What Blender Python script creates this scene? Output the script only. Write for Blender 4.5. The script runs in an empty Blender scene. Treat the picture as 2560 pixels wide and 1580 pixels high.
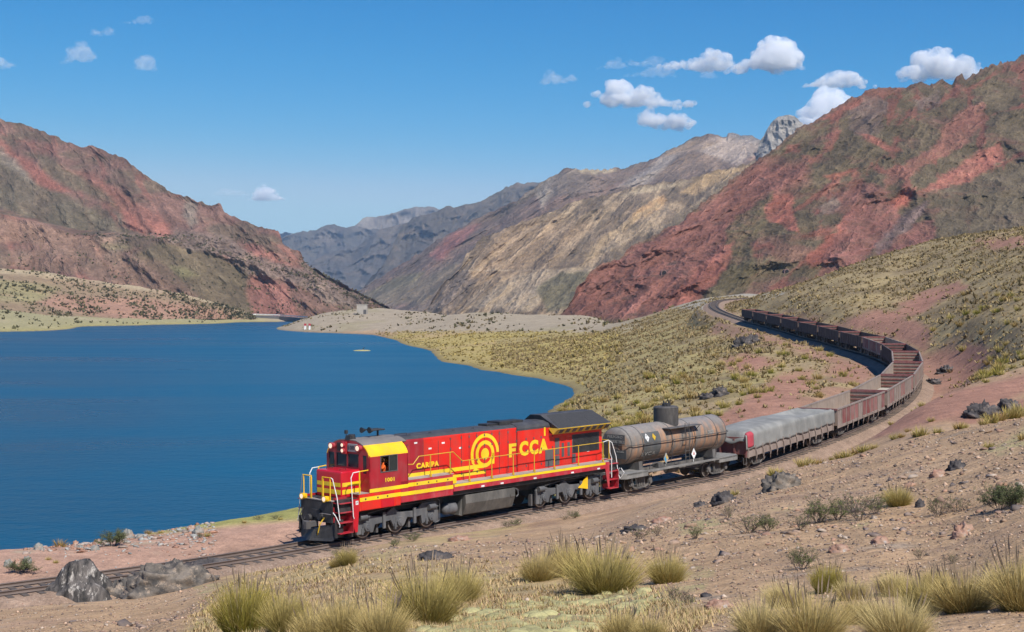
import bpy, bmesh, math, random
import numpy as np
import time; T0=time.time()
from mathutils import Vector, Matrix

random.seed(7)
rng = np.random.default_rng(11)
scene = bpy.context.scene
COL = scene.collection

# ------------------------------------------------------------------ camera, sky, sun, exposure
F, HZ = 3555.0, 770.0            # focal length in pixels of the 2560 px wide photograph, horizon row
cam_data = bpy.data.cameras.new('camera')
cam_data.sensor_width = 36.0
cam_data.lens = 36.0 * F / 2560.0
cam_data.clip_start = 0.5
cam_data.clip_end = 60000
cam = bpy.data.objects.new('camera', cam_data)
COL.objects.link(cam)
cam.location = (0, 0, 0)
cam.rotation_euler = (math.radians(90) - math.atan((790 - HZ) / F), 0, 0)
scene.camera = cam

SUN_DIR = Vector((0.36, -0.60, 0.80)).normalized()      # towards the sun
world = bpy.data.worlds.new('World')
scene.world = world
world.use_nodes = True
wn = world.node_tree
for n in list(wn.nodes): wn.nodes.remove(n)
w_out = wn.nodes.new('ShaderNodeOutputWorld')
w_bg = wn.nodes.new('ShaderNodeBackground')
w_sky = wn.nodes.new('ShaderNodeTexSky')
w_sky.sky_type = 'NISHITA'
w_sky.sun_disc = False
w_sky.sun_elevation = math.asin(SUN_DIR.z)
w_sky.sun_rotation = math.atan2(SUN_DIR.x, SUN_DIR.y)
w_sky.altitude = 2500
w_sky.air_density = 1.0
w_sky.dust_density = 0.3
w_sky.ozone_density = 2.5
w_bg.inputs['Strength'].default_value = 0.10
w_sep = wn.nodes.new('ShaderNodeSeparateColor'); w_com = wn.nodes.new('ShaderNodeCombineColor')
wn.links.new(w_sky.outputs[0], w_sep.inputs[0])
for i_, (c_, p_) in enumerate(((0.020, 3.6), (0.50, 1.25), (1.58, 0.7))):       # the deep polarised blue of high altitude
    w_p = wn.nodes.new('ShaderNodeMath'); w_p.operation = 'POWER'; w_p.inputs[1].default_value = p_
    w_m = wn.nodes.new('ShaderNodeMath'); w_m.operation = 'MULTIPLY'; w_m.inputs[1].default_value = c_
    w_s = wn.nodes.new('ShaderNodeMath'); w_s.operation = 'SMOOTH_MIN'; w_s.inputs[1].default_value = (3.5, 5.4, 6.3)[i_]; w_s.inputs[2].default_value = (1.6, .8, .8)[i_]
    wn.links.new(w_sep.outputs[i_], w_p.inputs[0]); wn.links.new(w_p.outputs[0], w_m.inputs[0]); wn.links.new(w_m.outputs[0], w_s.inputs[0]); wn.links.new(w_s.outputs[0], w_com.inputs[i_])
wn.links.new(w_com.outputs[0], w_bg.inputs['Color'])
wn.links.new(w_bg.outputs[0], w_out.inputs['Surface'])

sun_data = bpy.data.lights.new('sun', 'SUN')
sun_data.energy = 4.8
sun_data.angle = math.radians(0.53)
sun_data.color = (1.0, 0.95, 0.88)
sun = bpy.data.objects.new('sun', sun_data)
COL.objects.link(sun)
sun.rotation_euler = (-SUN_DIR).to_track_quat('-Z', 'Y').to_euler()
scene.view_settings.view_transform = 'Standard'
scene.view_settings.look = 'None'
scene.view_settings.exposure = 0.30
scene.view_settings.gamma = 1.0
scene.cycles.max_bounces = 8
scene.cycles.volume_bounces = 7
scene.cycles.transparent_max_bounces = 8

# ------------------------------------------------------------------ small helpers
def pix(px, py, D):
    return np.array([(px - 1280) / F * D, D, (HZ - py) / F * D])

def tag(o, label=None, cat=None, group=None, kind=None):
    if label: o['label'] = label
    if cat: o['category'] = cat
    if group: o['group'] = group
    if kind: o['kind'] = kind
    return o

def empty(name, loc=(0, 0, 0), rot=(0, 0, 0)):
    o = bpy.data.objects.new(name, None)
    o.empty_display_size = 0.3
    o.location = loc
    o.rotation_euler = rot
    COL.objects.link(o)
    return o

def mesh_obj(name, verts, faces, mat=None, parent=None, smooth=False, cols=None):
    """verts (N,3), faces either (M,3)/(M,4) array or list of lists"""
    me = bpy.data.meshes.new(name)
    if isinstance(faces, np.ndarray):
        verts = np.asarray(verts, dtype=np.float32)
        k = faces.shape[1]
        me.vertices.add(len(verts)); me.vertices.foreach_set('co', verts.ravel())
        me.loops.add(faces.size); me.loops.foreach_set('vertex_index', faces.ravel().astype(np.int32))
        me.polygons.add(len(faces))
        me.polygons.foreach_set('loop_start', np.arange(0, faces.size, k, dtype=np.int32))
        me.polygons.foreach_set('loop_total', np.full(len(faces), k, dtype=np.int32))
        me.update(calc_edges=True)
    else:
        me.from_pydata([tuple(v) for v in verts], [], faces)
        me.update()
    me.validate()
    if cols is not None:
        a = me.color_attributes.new('Col', 'FLOAT_COLOR', 'POINT')
        c4 = np.ones((len(verts), 4), dtype=np.float32); c4[:, :3] = cols
        a.data.foreach_set('color', c4.ravel())
    if smooth:
        me.polygons.foreach_set('use_smooth', np.ones(len(me.polygons), dtype=bool))
    if mat: me.materials.append(mat)
    o = bpy.data.objects.new(name, me)
    COL.objects.link(o)
    if parent: o.parent = parent
    return o

class MB:
    """collects simple solids and links them as ONE mesh"""
    def __init__(s): s.v = []; s.f = []
    def add(s, vs, fs):
        b = len(s.v); s.v += [tuple(map(float, p)) for p in vs]
        s.f += [[b + i for i in q] for q in fs]; return s
    def box(s, x0, x1, y0, y1, z0, z1):
        return s.add([(x0,y0,z0),(x1,y0,z0),(x1,y1,z0),(x0,y1,z0),(x0,y0,z1),(x1,y0,z1),(x1,y1,z1),(x0,y1,z1)],
                     [[0,3,2,1],[4,5,6,7],[0,1,5,4],[1,2,6,5],[2,3,7,6],[3,0,4,7]])
    def prism_y(s, prof, y0, y1):                       # profile (x,z) extruded along y
        n = len(prof)
        vs = [(x, y0, z) for x, z in prof] + [(x, y1, z) for x, z in prof]
        fs = [[i, (i+1) % n, n + (i+1) % n, n + i] for i in range(n)]
        return s.add(vs, fs + [list(range(n))[::-1], list(range(n, 2*n))])
    def prism_x(s, prof, x0, x1):                       # profile (y,z) extruded along x
        n = len(prof)
        vs = [(x0, y, z) for y, z in prof] + [(x1, y, z) for y, z in prof]
        fs = [[i, (i+1) % n, n + (i+1) % n, n + i] for i in range(n)]
        return s.add(vs, fs + [list(range(n))[::-1], list(range(n, 2*n))])
    def prism_z(s, prof, z0, z1):
        n = len(prof)
        vs = [(x, y, z0) for x, y in prof] + [(x, y, z1) for x, y in prof]
        fs = [[i, (i+1) % n, n + (i+1) % n, n + i] for i in range(n)]
        return s.add(vs, fs + [list(range(n))[::-1], list(range(n, 2*n))])
    def cyl(s, p0, p1, r, n=12, r1=None):
        if r1 is None: r1 = r
        p0, p1 = Vector(p0), Vector(p1); d = (p1 - p0).normalized()
        a = d.orthogonal().normalized(); b = d.cross(a)
        vs = []
        for p, q in ((p0, r), (p1, r1)):
            for i in range(n):
                t = 2*math.pi*i/n; vs.append(p + (a*math.cos(t) + b*math.sin(t))*q)
        fs = [[i, (i+1) % n, n + (i+1) % n, n + i] for i in range(n)]
        return s.add(vs, fs + [list(range(n))[::-1], list(range(n, 2*n))])
    def tube(s, pts, r, n=6):
        for a, b in zip(pts[:-1], pts[1:]): s.cyl(a, b, r, n)
        for p in pts[1:-1]: s.ball(p, r, 6, 4)
        return s
    def ball(s, c, r, n=10, m=6, sz=1.0):
        vs = [(c[0], c[1], c[2] + r*sz)]
        for j in range(1, m):
            ph = math.pi*j/m
            for i in range(n):
                t = 2*math.pi*i/n
                vs.append((c[0] + r*math.sin(ph)*math.cos(t), c[1] + r*math.sin(ph)*math.sin(t), c[2] + r*sz*math.cos(ph)))
        vs.append((c[0], c[1], c[2] - r*sz)); L = len(vs) - 1
        fs = [[0, 1 + i, 1 + (i+1) % n] for i in range(n)]
        for j in range(m-2):
            for i in range(n):
                a = 1 + j*n + i; b = 1 + j*n + (i+1) % n
                fs.append([a, a + n, b + n, b])
        fs += [[L, 1 + (m-2)*n + (i+1) % n, 1 + (m-2)*n + i] for i in range(n)]
        return s.add(vs, fs)
    def rings(s, R, cap=True):                          # list of rings (same count) skinned
        n = len(R[0]); vs = [p for r in R for p in r]; fs = []
        for j in range(len(R)-1):
            for i in range(n):
                fs.append([j*n+i, j*n+(i+1) % n, (j+1)*n+(i+1) % n, (j+1)*n+i])
        if cap: fs += [list(range(n))[::-1], list(range((len(R)-1)*n, len(R)*n))]
        return s.add(vs, fs)
    def build(s, name, mat, parent=None, smooth=False, bevel=0, seg=2):
        o = mesh_obj(name, s.v, s.f, mat, parent, smooth)
        bm = bmesh.new(); bm.from_mesh(o.data)
        bmesh.ops.recalc_face_normals(bm, faces=bm.faces)
        if bevel:
            bmesh.ops.bevel(bm, geom=[e for e in bm.edges if e.calc_face_angle(0) > 0.5], offset=bevel, segments=seg, affect='EDGES', profile=0.6)
        bm.to_mesh(o.data); bm.free()
        if smooth:
            m = o.modifiers.new('n', 'EDGE_SPLIT'); m.split_angle = math.radians(40)
        return o

# ------------------------------------------------------------------ numpy noise
_perm = np.random.default_rng(3).permutation(4096).astype(np.int64)
_perm = np.concatenate([_perm, _perm])
_g = np.random.default_rng(4).normal(size=(4096, 3)); _g /= np.linalg.norm(_g, axis=1)[:, None]
_g = _g.astype(np.float32)
def perlin(x, y, z):
    xi = np.floor(x).astype(np.int64); yi = np.floor(y).astype(np.int64); zi = np.floor(z).astype(np.int64)
    xf = (x - xi).astype(np.float32); yf = (y - yi).astype(np.float32); zf = (z - zi).astype(np.float32)
    u = xf*xf*xf*(xf*(xf*6-15)+10); v = yf*yf*yf*(yf*(yf*6-15)+10); w = zf*zf*zf*(zf*(zf*6-15)+10)
    xi &= 4095; yi &= 4095; zi &= 4095
    def gr(dx, dy, dz):
        h = _perm[(_perm[(_perm[(xi+dx) & 4095] + yi + dy) & 4095] + zi + dz) & 4095]
        g = _g[h]
        return g[..., 0]*(xf-dx) + g[..., 1]*(yf-dy) + g[..., 2]*(zf-dz)
    x00 = gr(0,0,0)*(1-u)+gr(1,0,0)*u; x10 = gr(0,1,0)*(1-u)+gr(1,1,0)*u
    x01 = gr(0,0,1)*(1-u)+gr(1,0,1)*u; x11 = gr(0,1,1)*(1-u)+gr(1,1,1)*u
    return 1.6*((x00*(1-v)+x10*v)*(1-w) + (x01*(1-v)+x11*v)*w)
def fbm(x, y, z=None, oct=4, gain=0.5):
    x = np.asarray(x, dtype=np.float64); y = np.asarray(y, dtype=np.float64)
    z = np.zeros_like(x) if z is None else np.asarray(z, dtype=np.float64)
    s = 0; a = 1.0; t = 0
    for i in range(oct):
        k = 2.03**i
        s = s + a*perlin(x*k + 17.3*i, y*k + 5.1*i, z*k + 9.7*i); t += a; a *= gain
    return s/t
def ridged(x, y, z=None, oct=4, gain=0.5):
    z = np.zeros_like(x) if z is None else z
    s = 0; a = 1.0; t = 0
    for i in range(oct):
        k = 2.07**i
        n = 1 - np.abs(perlin(x*k + 31.7*i, y*k + 2.9*i, z*k + 11.1*i))*1.8
        s = s + a*np.clip(n, 0, 1)**2; t += a; a *= gain
    return s/t
def sstep(a, b, x):
    t = np.clip((x - a)/(b - a), 0, 1); return t*t*(3 - 2*t)
def poly_mask(px, py, poly, soft):
    """soft inside-mask of a polygon (1 inside .. 0 outside)"""
    P = np.array(poly, dtype=np.float64); n = len(P)
    inside = np.zeros(px.shape, bool); d = np.full(px.shape, 1e9)
    for i in range(n):
        a, b = P[i], P[(i+1) % n]
        c = ((a[1] > py) != (b[1] > py))
        with np.errstate(divide='ignore', invalid='ignore'):
            xin = (b[0]-a[0])*(py-a[1])/(b[1]-a[1]+1e-12)+a[0]
        inside ^= c & (px < xin)
        e = b - a; L = e@e + 1e-9
        t = np.clip(((px-a[0])*e[0]+(py-a[1])*e[1])/L, 0, 1)
        d = np.minimum(d, np.hypot(px-a[0]-t*e[0], py-a[1]-t*e[1]))
    sd = np.where(inside, d, -d)
    return sstep(-soft, soft, sd)
def mixc(c, col, m):
    return c*(1-m[..., None]) + np.array(col)*m[..., None]

# ------------------------------------------------------------------ materials
def new_mat(name):
    m = bpy.data.materials.new(name); m.use_nodes = True
    nt = m.node_tree; b = nt.nodes['Principled BSDF']
    return m, nt, b
def N(nt, t, **kw):
    n = nt.nodes.new(t)
    for k, v in kw.items():
        if k.startswith('i_'): n.inputs[k[2:].replace('_', ' ')].default_value = v
        else: setattr(n, k, v)
    return n
def mix_rgb(nt, mode, fac, a, b):
    n = nt.nodes.new('ShaderNodeMix'); n.data_type = 'RGBA'; n.blend_type = mode
    for sock, val in ((n.inputs[0], fac), (n.inputs[6], a), (n.inputs[7], b)):
        if hasattr(val, 'is_output'): nt.links.new(val, sock)
        elif isinstance(val, (int, float)): sock.default_value = val
        else: sock.default_value = (*val, 1)
    return n.outputs[2]
def noise_fac(nt, vec, scale, lo, hi, detail=6, rough=0.6, dist=0):
    n = N(nt, 'ShaderNodeTexNoise'); n.inputs['Scale'].default_value = scale
    n.inputs['Detail'].default_value = detail; n.inputs['Roughness'].default_value = rough; n.inputs['Distortion'].default_value = dist
    nt.links.new(vec, n.inputs['Vector'])
    r = N(nt, 'ShaderNodeMapRange'); r.inputs['From Min'].default_value = lo; r.inputs['From Max'].default_value = hi
    nt.links.new(n.outputs['Fac'], r.inputs['Value'])
    return r.outputs['Result'], n.outputs['Fac']

def paint(name, col, rough=0.45, metal=0.0, dirt=(0.32, 0.26, 0.21), amt=0.25, scale=2.5, var=0.12, bump=0.0, spec=0.5):
    """weathered paint: base colour, tonal variation, dust in broken streaks"""
    m, nt, b = new_mat(name)
    tc = N(nt, 'ShaderNodeTexCoord')
    mp = N(nt, 'ShaderNodeMapping'); mp.inputs['Scale'].default_value = (1, 1, 0.45)
    nt.links.new(tc.outputs['Object'], mp.inputs['Vector'])
    f1, _ = noise_fac(nt, mp.outputs[0], scale, 0.42, 0.78)
    f2, raw = noise_fac(nt, tc.outputs['Object'], scale*0.35, 0.3, 0.7)
    dark = tuple(c*(1-var*2) for c in col); lite = tuple(min(1, c*(1+var)) for c in col)
    base = mix_rgb(nt, 'MIX', f2, dark, lite)
    mul = N(nt, 'ShaderNodeMath', operation='MULTIPLY'); mul.inputs[1].default_value = amt
    nt.links.new(f1, mul.inputs[0])
    c = mix_rgb(nt, 'MIX', mul.outputs[0], base, dirt)
    nt.links.new(c, b.inputs['Base Color'])
    b.inputs['Roughness'].default_value = rough; b.inputs['Metallic'].default_value = metal
    b.inputs['Specular IOR Level'].default_value = spec
    if bump:
        _, r3 = noise_fac(nt, tc.outputs['Object'], scale*9, 0, 1)
        bp = N(nt, 'ShaderNodeBump'); bp.inputs['Strength'].default_value = bump; bp.inputs['Distance'].default_value = 0.02
        nt.links.new(r3, bp.inputs['Height']); nt.links.new(bp.outputs[0], b.inputs['Normal'])
    return m

def ground_mat(name, scales, bump_scales, tint=(1, 1, 1), contrast=0.5, rough=0.95, speck=None):
    """colour from the mesh's own soil/rock attribute, broken up by several noises; bump as fine relief"""
    m, nt, b = new_mat(name)
    at = N(nt, 'ShaderNodeAttribute', attribute_name='Col')
    tc = N(nt, 'ShaderNodeTexCoord')
    c = at.outputs['Color']
    for sc, amt in scales:
        f, _ = noise_fac(nt, tc.outputs['Object'], sc, 0.28, 0.72, 5, 0.65)
        r = N(nt, 'ShaderNodeMapRange'); r.inputs['To Min'].default_value = 1-amt; r.inputs['To Max'].default_value = 1+amt*0.8
        nt.links.new(f, r.inputs['Value'])
        cc = N(nt, 'ShaderNodeCombineColor')
        for i in range(3): nt.links.new(r.outputs[0], cc.inputs[i])
        c = mix_rgb(nt, 'MULTIPLY', 1.0, c, cc.outputs[0])
    if speck:
        for sc, thr, colr, amt in speck:
            vo = N(nt, 'ShaderNodeTexVoronoi'); vo.inputs['Scale'].default_value = sc
            nt.links.new(tc.outputs['Object'], vo.inputs['Vector'])
            r = N(nt, 'ShaderNodeMapRange'); r.inputs['From Min'].default_value = thr; r.inputs['From Max'].default_value = thr*0.6
            r.inputs['To Max'].default_value = amt
            nt.links.new(vo.outputs['Distance'], r.inputs['Value'])
            c = mix_rgb(nt, 'MIX', r.outputs[0], c, colr)
    nt.links.new(c, b.inputs['Base Color'])
    b.inputs['Roughness'].default_value = rough
    b.inputs['Specular IOR Level'].default_value = 0.15
    prev = None
    for sc, st, dist in bump_scales:
        _, raw = noise_fac(nt, tc.outputs['Object'], sc, 0, 1, 6, 0.65)
        bp = N(nt, 'ShaderNodeBump'); bp.inputs['Strength'].default_value = st; bp.inputs['Distance'].default_value = dist
        nt.links.new(raw, bp.inputs['Height'])
        if prev: nt.links.new(prev, bp.inputs['Normal'])
        prev = bp.outputs[0]
    if prev: nt.links.new(prev, b.inputs['Normal'])
    return m

def fall_line_mat(name, s, ang):
    """mountain rock: the mesh's own colours, streaked and furrowed along the fall line"""
    m = ground_mat(name, [(0.03*s, .14), (0.15*s, .20), (0.6*s, .18)], [], rough=.97)
    nt = m.node_tree; b = nt.nodes['Principled BSDF']; base = b.inputs['Base Color'].links[0].from_socket
    tc = N(nt, 'ShaderNodeTexCoord'); r1 = N(nt, 'ShaderNodeMapping'); r1.inputs['Rotation'].default_value = (0, ang, 0)
    nt.links.new(tc.outputs['Object'], r1.inputs[0]); prev = None; c = base
    for sx, sc, amt, dist in ((.16, .035*s, .17, 3.6/s), (.22, .11*s, .20, 1.6/s), (.45, .4*s, .17, .55/s)):
        mp = N(nt, 'ShaderNodeMapping'); mp.inputs['Scale'].default_value = (sx, .10, 1); nt.links.new(r1.outputs[0], mp.inputs[0])
        n = N(nt, 'ShaderNodeTexNoise'); n.noise_type = 'RIDGED_MULTIFRACTAL'; n.inputs['Scale'].default_value = sc; n.inputs['Detail'].default_value = 5; n.inputs['Distortion'].default_value = .35; n.inputs['Offset'].default_value = 1.0; n.inputs['Gain'].default_value = 1.0
        nt.links.new(mp.outputs[0], n.inputs['Vector'])
        r = N(nt, 'ShaderNodeMapRange'); r.inputs['From Min'].default_value = .7; r.inputs['From Max'].default_value = 1.75; r.inputs['To Min'].default_value = 1-amt; r.inputs['To Max'].default_value = 1+amt
        nt.links.new(n.outputs['Fac'], r.inputs['Value']); cc = N(nt, 'ShaderNodeCombineColor')
        for i in range(3): nt.links.new(r.outputs[0], cc.inputs[i])
        c = mix_rgb(nt, 'MULTIPLY', 1.0, c, cc.outputs[0])
        bp = N(nt, 'ShaderNodeBump'); bp.inputs['Strength'].default_value = .9; bp.inputs['Distance'].default_value = dist
        nt.links.new(n.outputs['Fac'], bp.inputs['Height'])
        if prev: nt.links.new(prev, bp.inputs['Normal'])
        prev = bp.outputs[0]
    _, raw = noise_fac(nt, tc.outputs['Object'], .5*s, 0, 1, 6, .7)
    bp = N(nt, 'ShaderNodeBump'); bp.inputs['Strength'].default_value = .8; bp.inputs['Distance'].default_value = 1.0/s
    nt.links.new(raw, bp.inputs['Height']); nt.links.new(prev, bp.inputs['Normal']); nt.links.new(bp.outputs[0], b.inputs['Normal'])
    nt.links.new(c, b.inputs['Base Color'])
    return m

def attr_mat(name, rough=0.8, trans=0.0):
    m, nt, b = new_mat(name)
    at = N(nt, 'ShaderNodeAttribute', attribute_name='Col')
    tc = N(nt, 'ShaderNodeTexCoord')
    f, _ = noise_fac(nt, tc.outputs['Object'], 6.0, 0.3, 0.7)
    r = N(nt, 'ShaderNodeMapRange'); r.inputs['To Min'].default_value = 0.82; r.inputs['To Max'].default_value = 1.15
    nt.links.new(f, r.inputs['Value'])
    cc = N(nt, 'ShaderNodeCombineColor')
    for i in range(3): nt.links.new(r.outputs[0], cc.inputs[i])
    c = mix_rgb(nt, 'MULTIPLY', 1.0, at.outputs['Color'], cc.outputs[0])
    nt.links.new(c, b.inputs['Base Color'])
    b.inputs['Roughness'].default_value = rough; b.inputs['Specular IOR Level'].default_value = 0.2
    return m

# ------------------------------------------------------------------ the railway line in plan and height
RIM = [(2044,1017),(2172.5,975),(2244,935.4),(2270.4,903.7),(2263.8,877.2),(2233.4,858.7),(2183,841.5),(2123.6,828.3),
       (2068,814.3),(2017.8,804.5),(1972.8,793.4),(1935.8,786),(1901,778.6),(1871,772.8)]
PITCH, RIMH = 13.0, 2.15
_d = lambda p: np.array([(p[0]-1280)/F, 1, (HZ-p[1])/F])
_prev = _d(RIM[0])*100.0; rim_pts = [_prev]
for r_ in RIM[1:]:
    v = _d(r_); a = v@v; b_ = -2*v@_prev; c_ = _prev@_prev - PITCH**2
    D_ = (-b_ + math.sqrt(max(0, b_*b_-4*a*c_)))/2/a
    _prev = v*D_; rim_pts.append(_prev)
rim_pts = np.array(rim_pts)
LX, LD, LZ, LTH, LG = -6.161, 68.054, -10.651, 0.824, 0.013     # locomotive: front bogie centre on the rails
lp = lambda s, dz=0.0: [LX + math.cos(LTH)*s, LD + math.sin(LTH)*s, LZ + LG*s + dz]
ctrl = [[-62, 29, -11.6], [-38, 42.2, -11.25], [-20.4, 55.2, -10.93], lp(-9), lp(0), lp(8), lp(16.3), lp(28.6, 0.12)]
for p in rim_pts: ctrl.append([p[0], p[1], p[2]-RIMH])
ctrl[8][2] -= 0.12
ctrl += [[44.3, 285, -1.55], [44.6, 305, -0.6], [47.4, 335, 0.5], [53.8, 372, 1.9], [62.5, 402, 2.6], [73, 428, 3.1], [92, 460, 3.8]]
ctrl = np.array(ctrl)
def catmull(P, k=24):
    P = np.vstack([2*P[0]-P[1], P, 2*P[-1]-P[-2]]); out = []
    for i in range(1, len(P)-2):
        p0, p1, p2, p3 = P[i-1:i+3]
        t01 = max(1e-6, np.linalg.norm(p1-p0))**.5; t12 = np.linalg.norm(p2-p1)**.5; t23 = max(1e-6, np.linalg.norm(p3-p2))**.5
        m1 = (p2-p1 + t12*((p1-p0)/t01 - (p2-p0)/(t01+t12))); m2 = (p2-p1 + t12*((p3-p2)/t23 - (p3-p1)/(t12+t23)))
        for t in np.linspace(0, 1, k, endpoint=False):
            out.append((2*t**3-3*t**2+1)*p1 + (t**3-2*t**2+t)*m1 + (-2*t**3+3*t**2)*p2 + (t**3-t**2)*m2)
    out.append(P[-2]); return np.array(out)
path = catmull(ctrl)
seg = np.linalg.norm(np.diff(path, axis=0), axis=1); arc = np.concatenate([[0], np.cumsum(seg)])
k_ = 9                                                         # soften kinks of the plan
S_FINE = np.arange(0, arc[-1], 0.5)
path = np.stack([np.interp(S_FINE, arc, path[:, i]) for i in range(3)], 1)
for i in range(3):
    pad = np.pad(path[:, i], 8, mode='reflect', reflect_type='odd')
    path[:, i] = np.convolve(pad, np.hanning(19)[1:-1]/np.hanning(19)[1:-1].sum(), mode='valid')
seg = np.linalg.norm(np.diff(path, axis=0), axis=1); arc = np.concatenate([[0], np.cumsum(seg)])
def at_arc(s):
    p = np.array([np.interp(s, arc, path[:, i]) for i in range(3)])
    q = np.array([np.interp(s+0.5, arc, path[:, i]) for i in range(3)]) - np.array([np.interp(s-0.5, arc, path[:, i]) for i in range(3)])
    return p, q/np.linalg.norm(q)
def arc_of(p):
    return arc[np.argmin(np.hypot(path[:, 0]-p[0], path[:, 1]-p[1]))]
ARC0 = arc_of([LX, LD])                                        # arc length at the locomotive's front bogie
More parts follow.
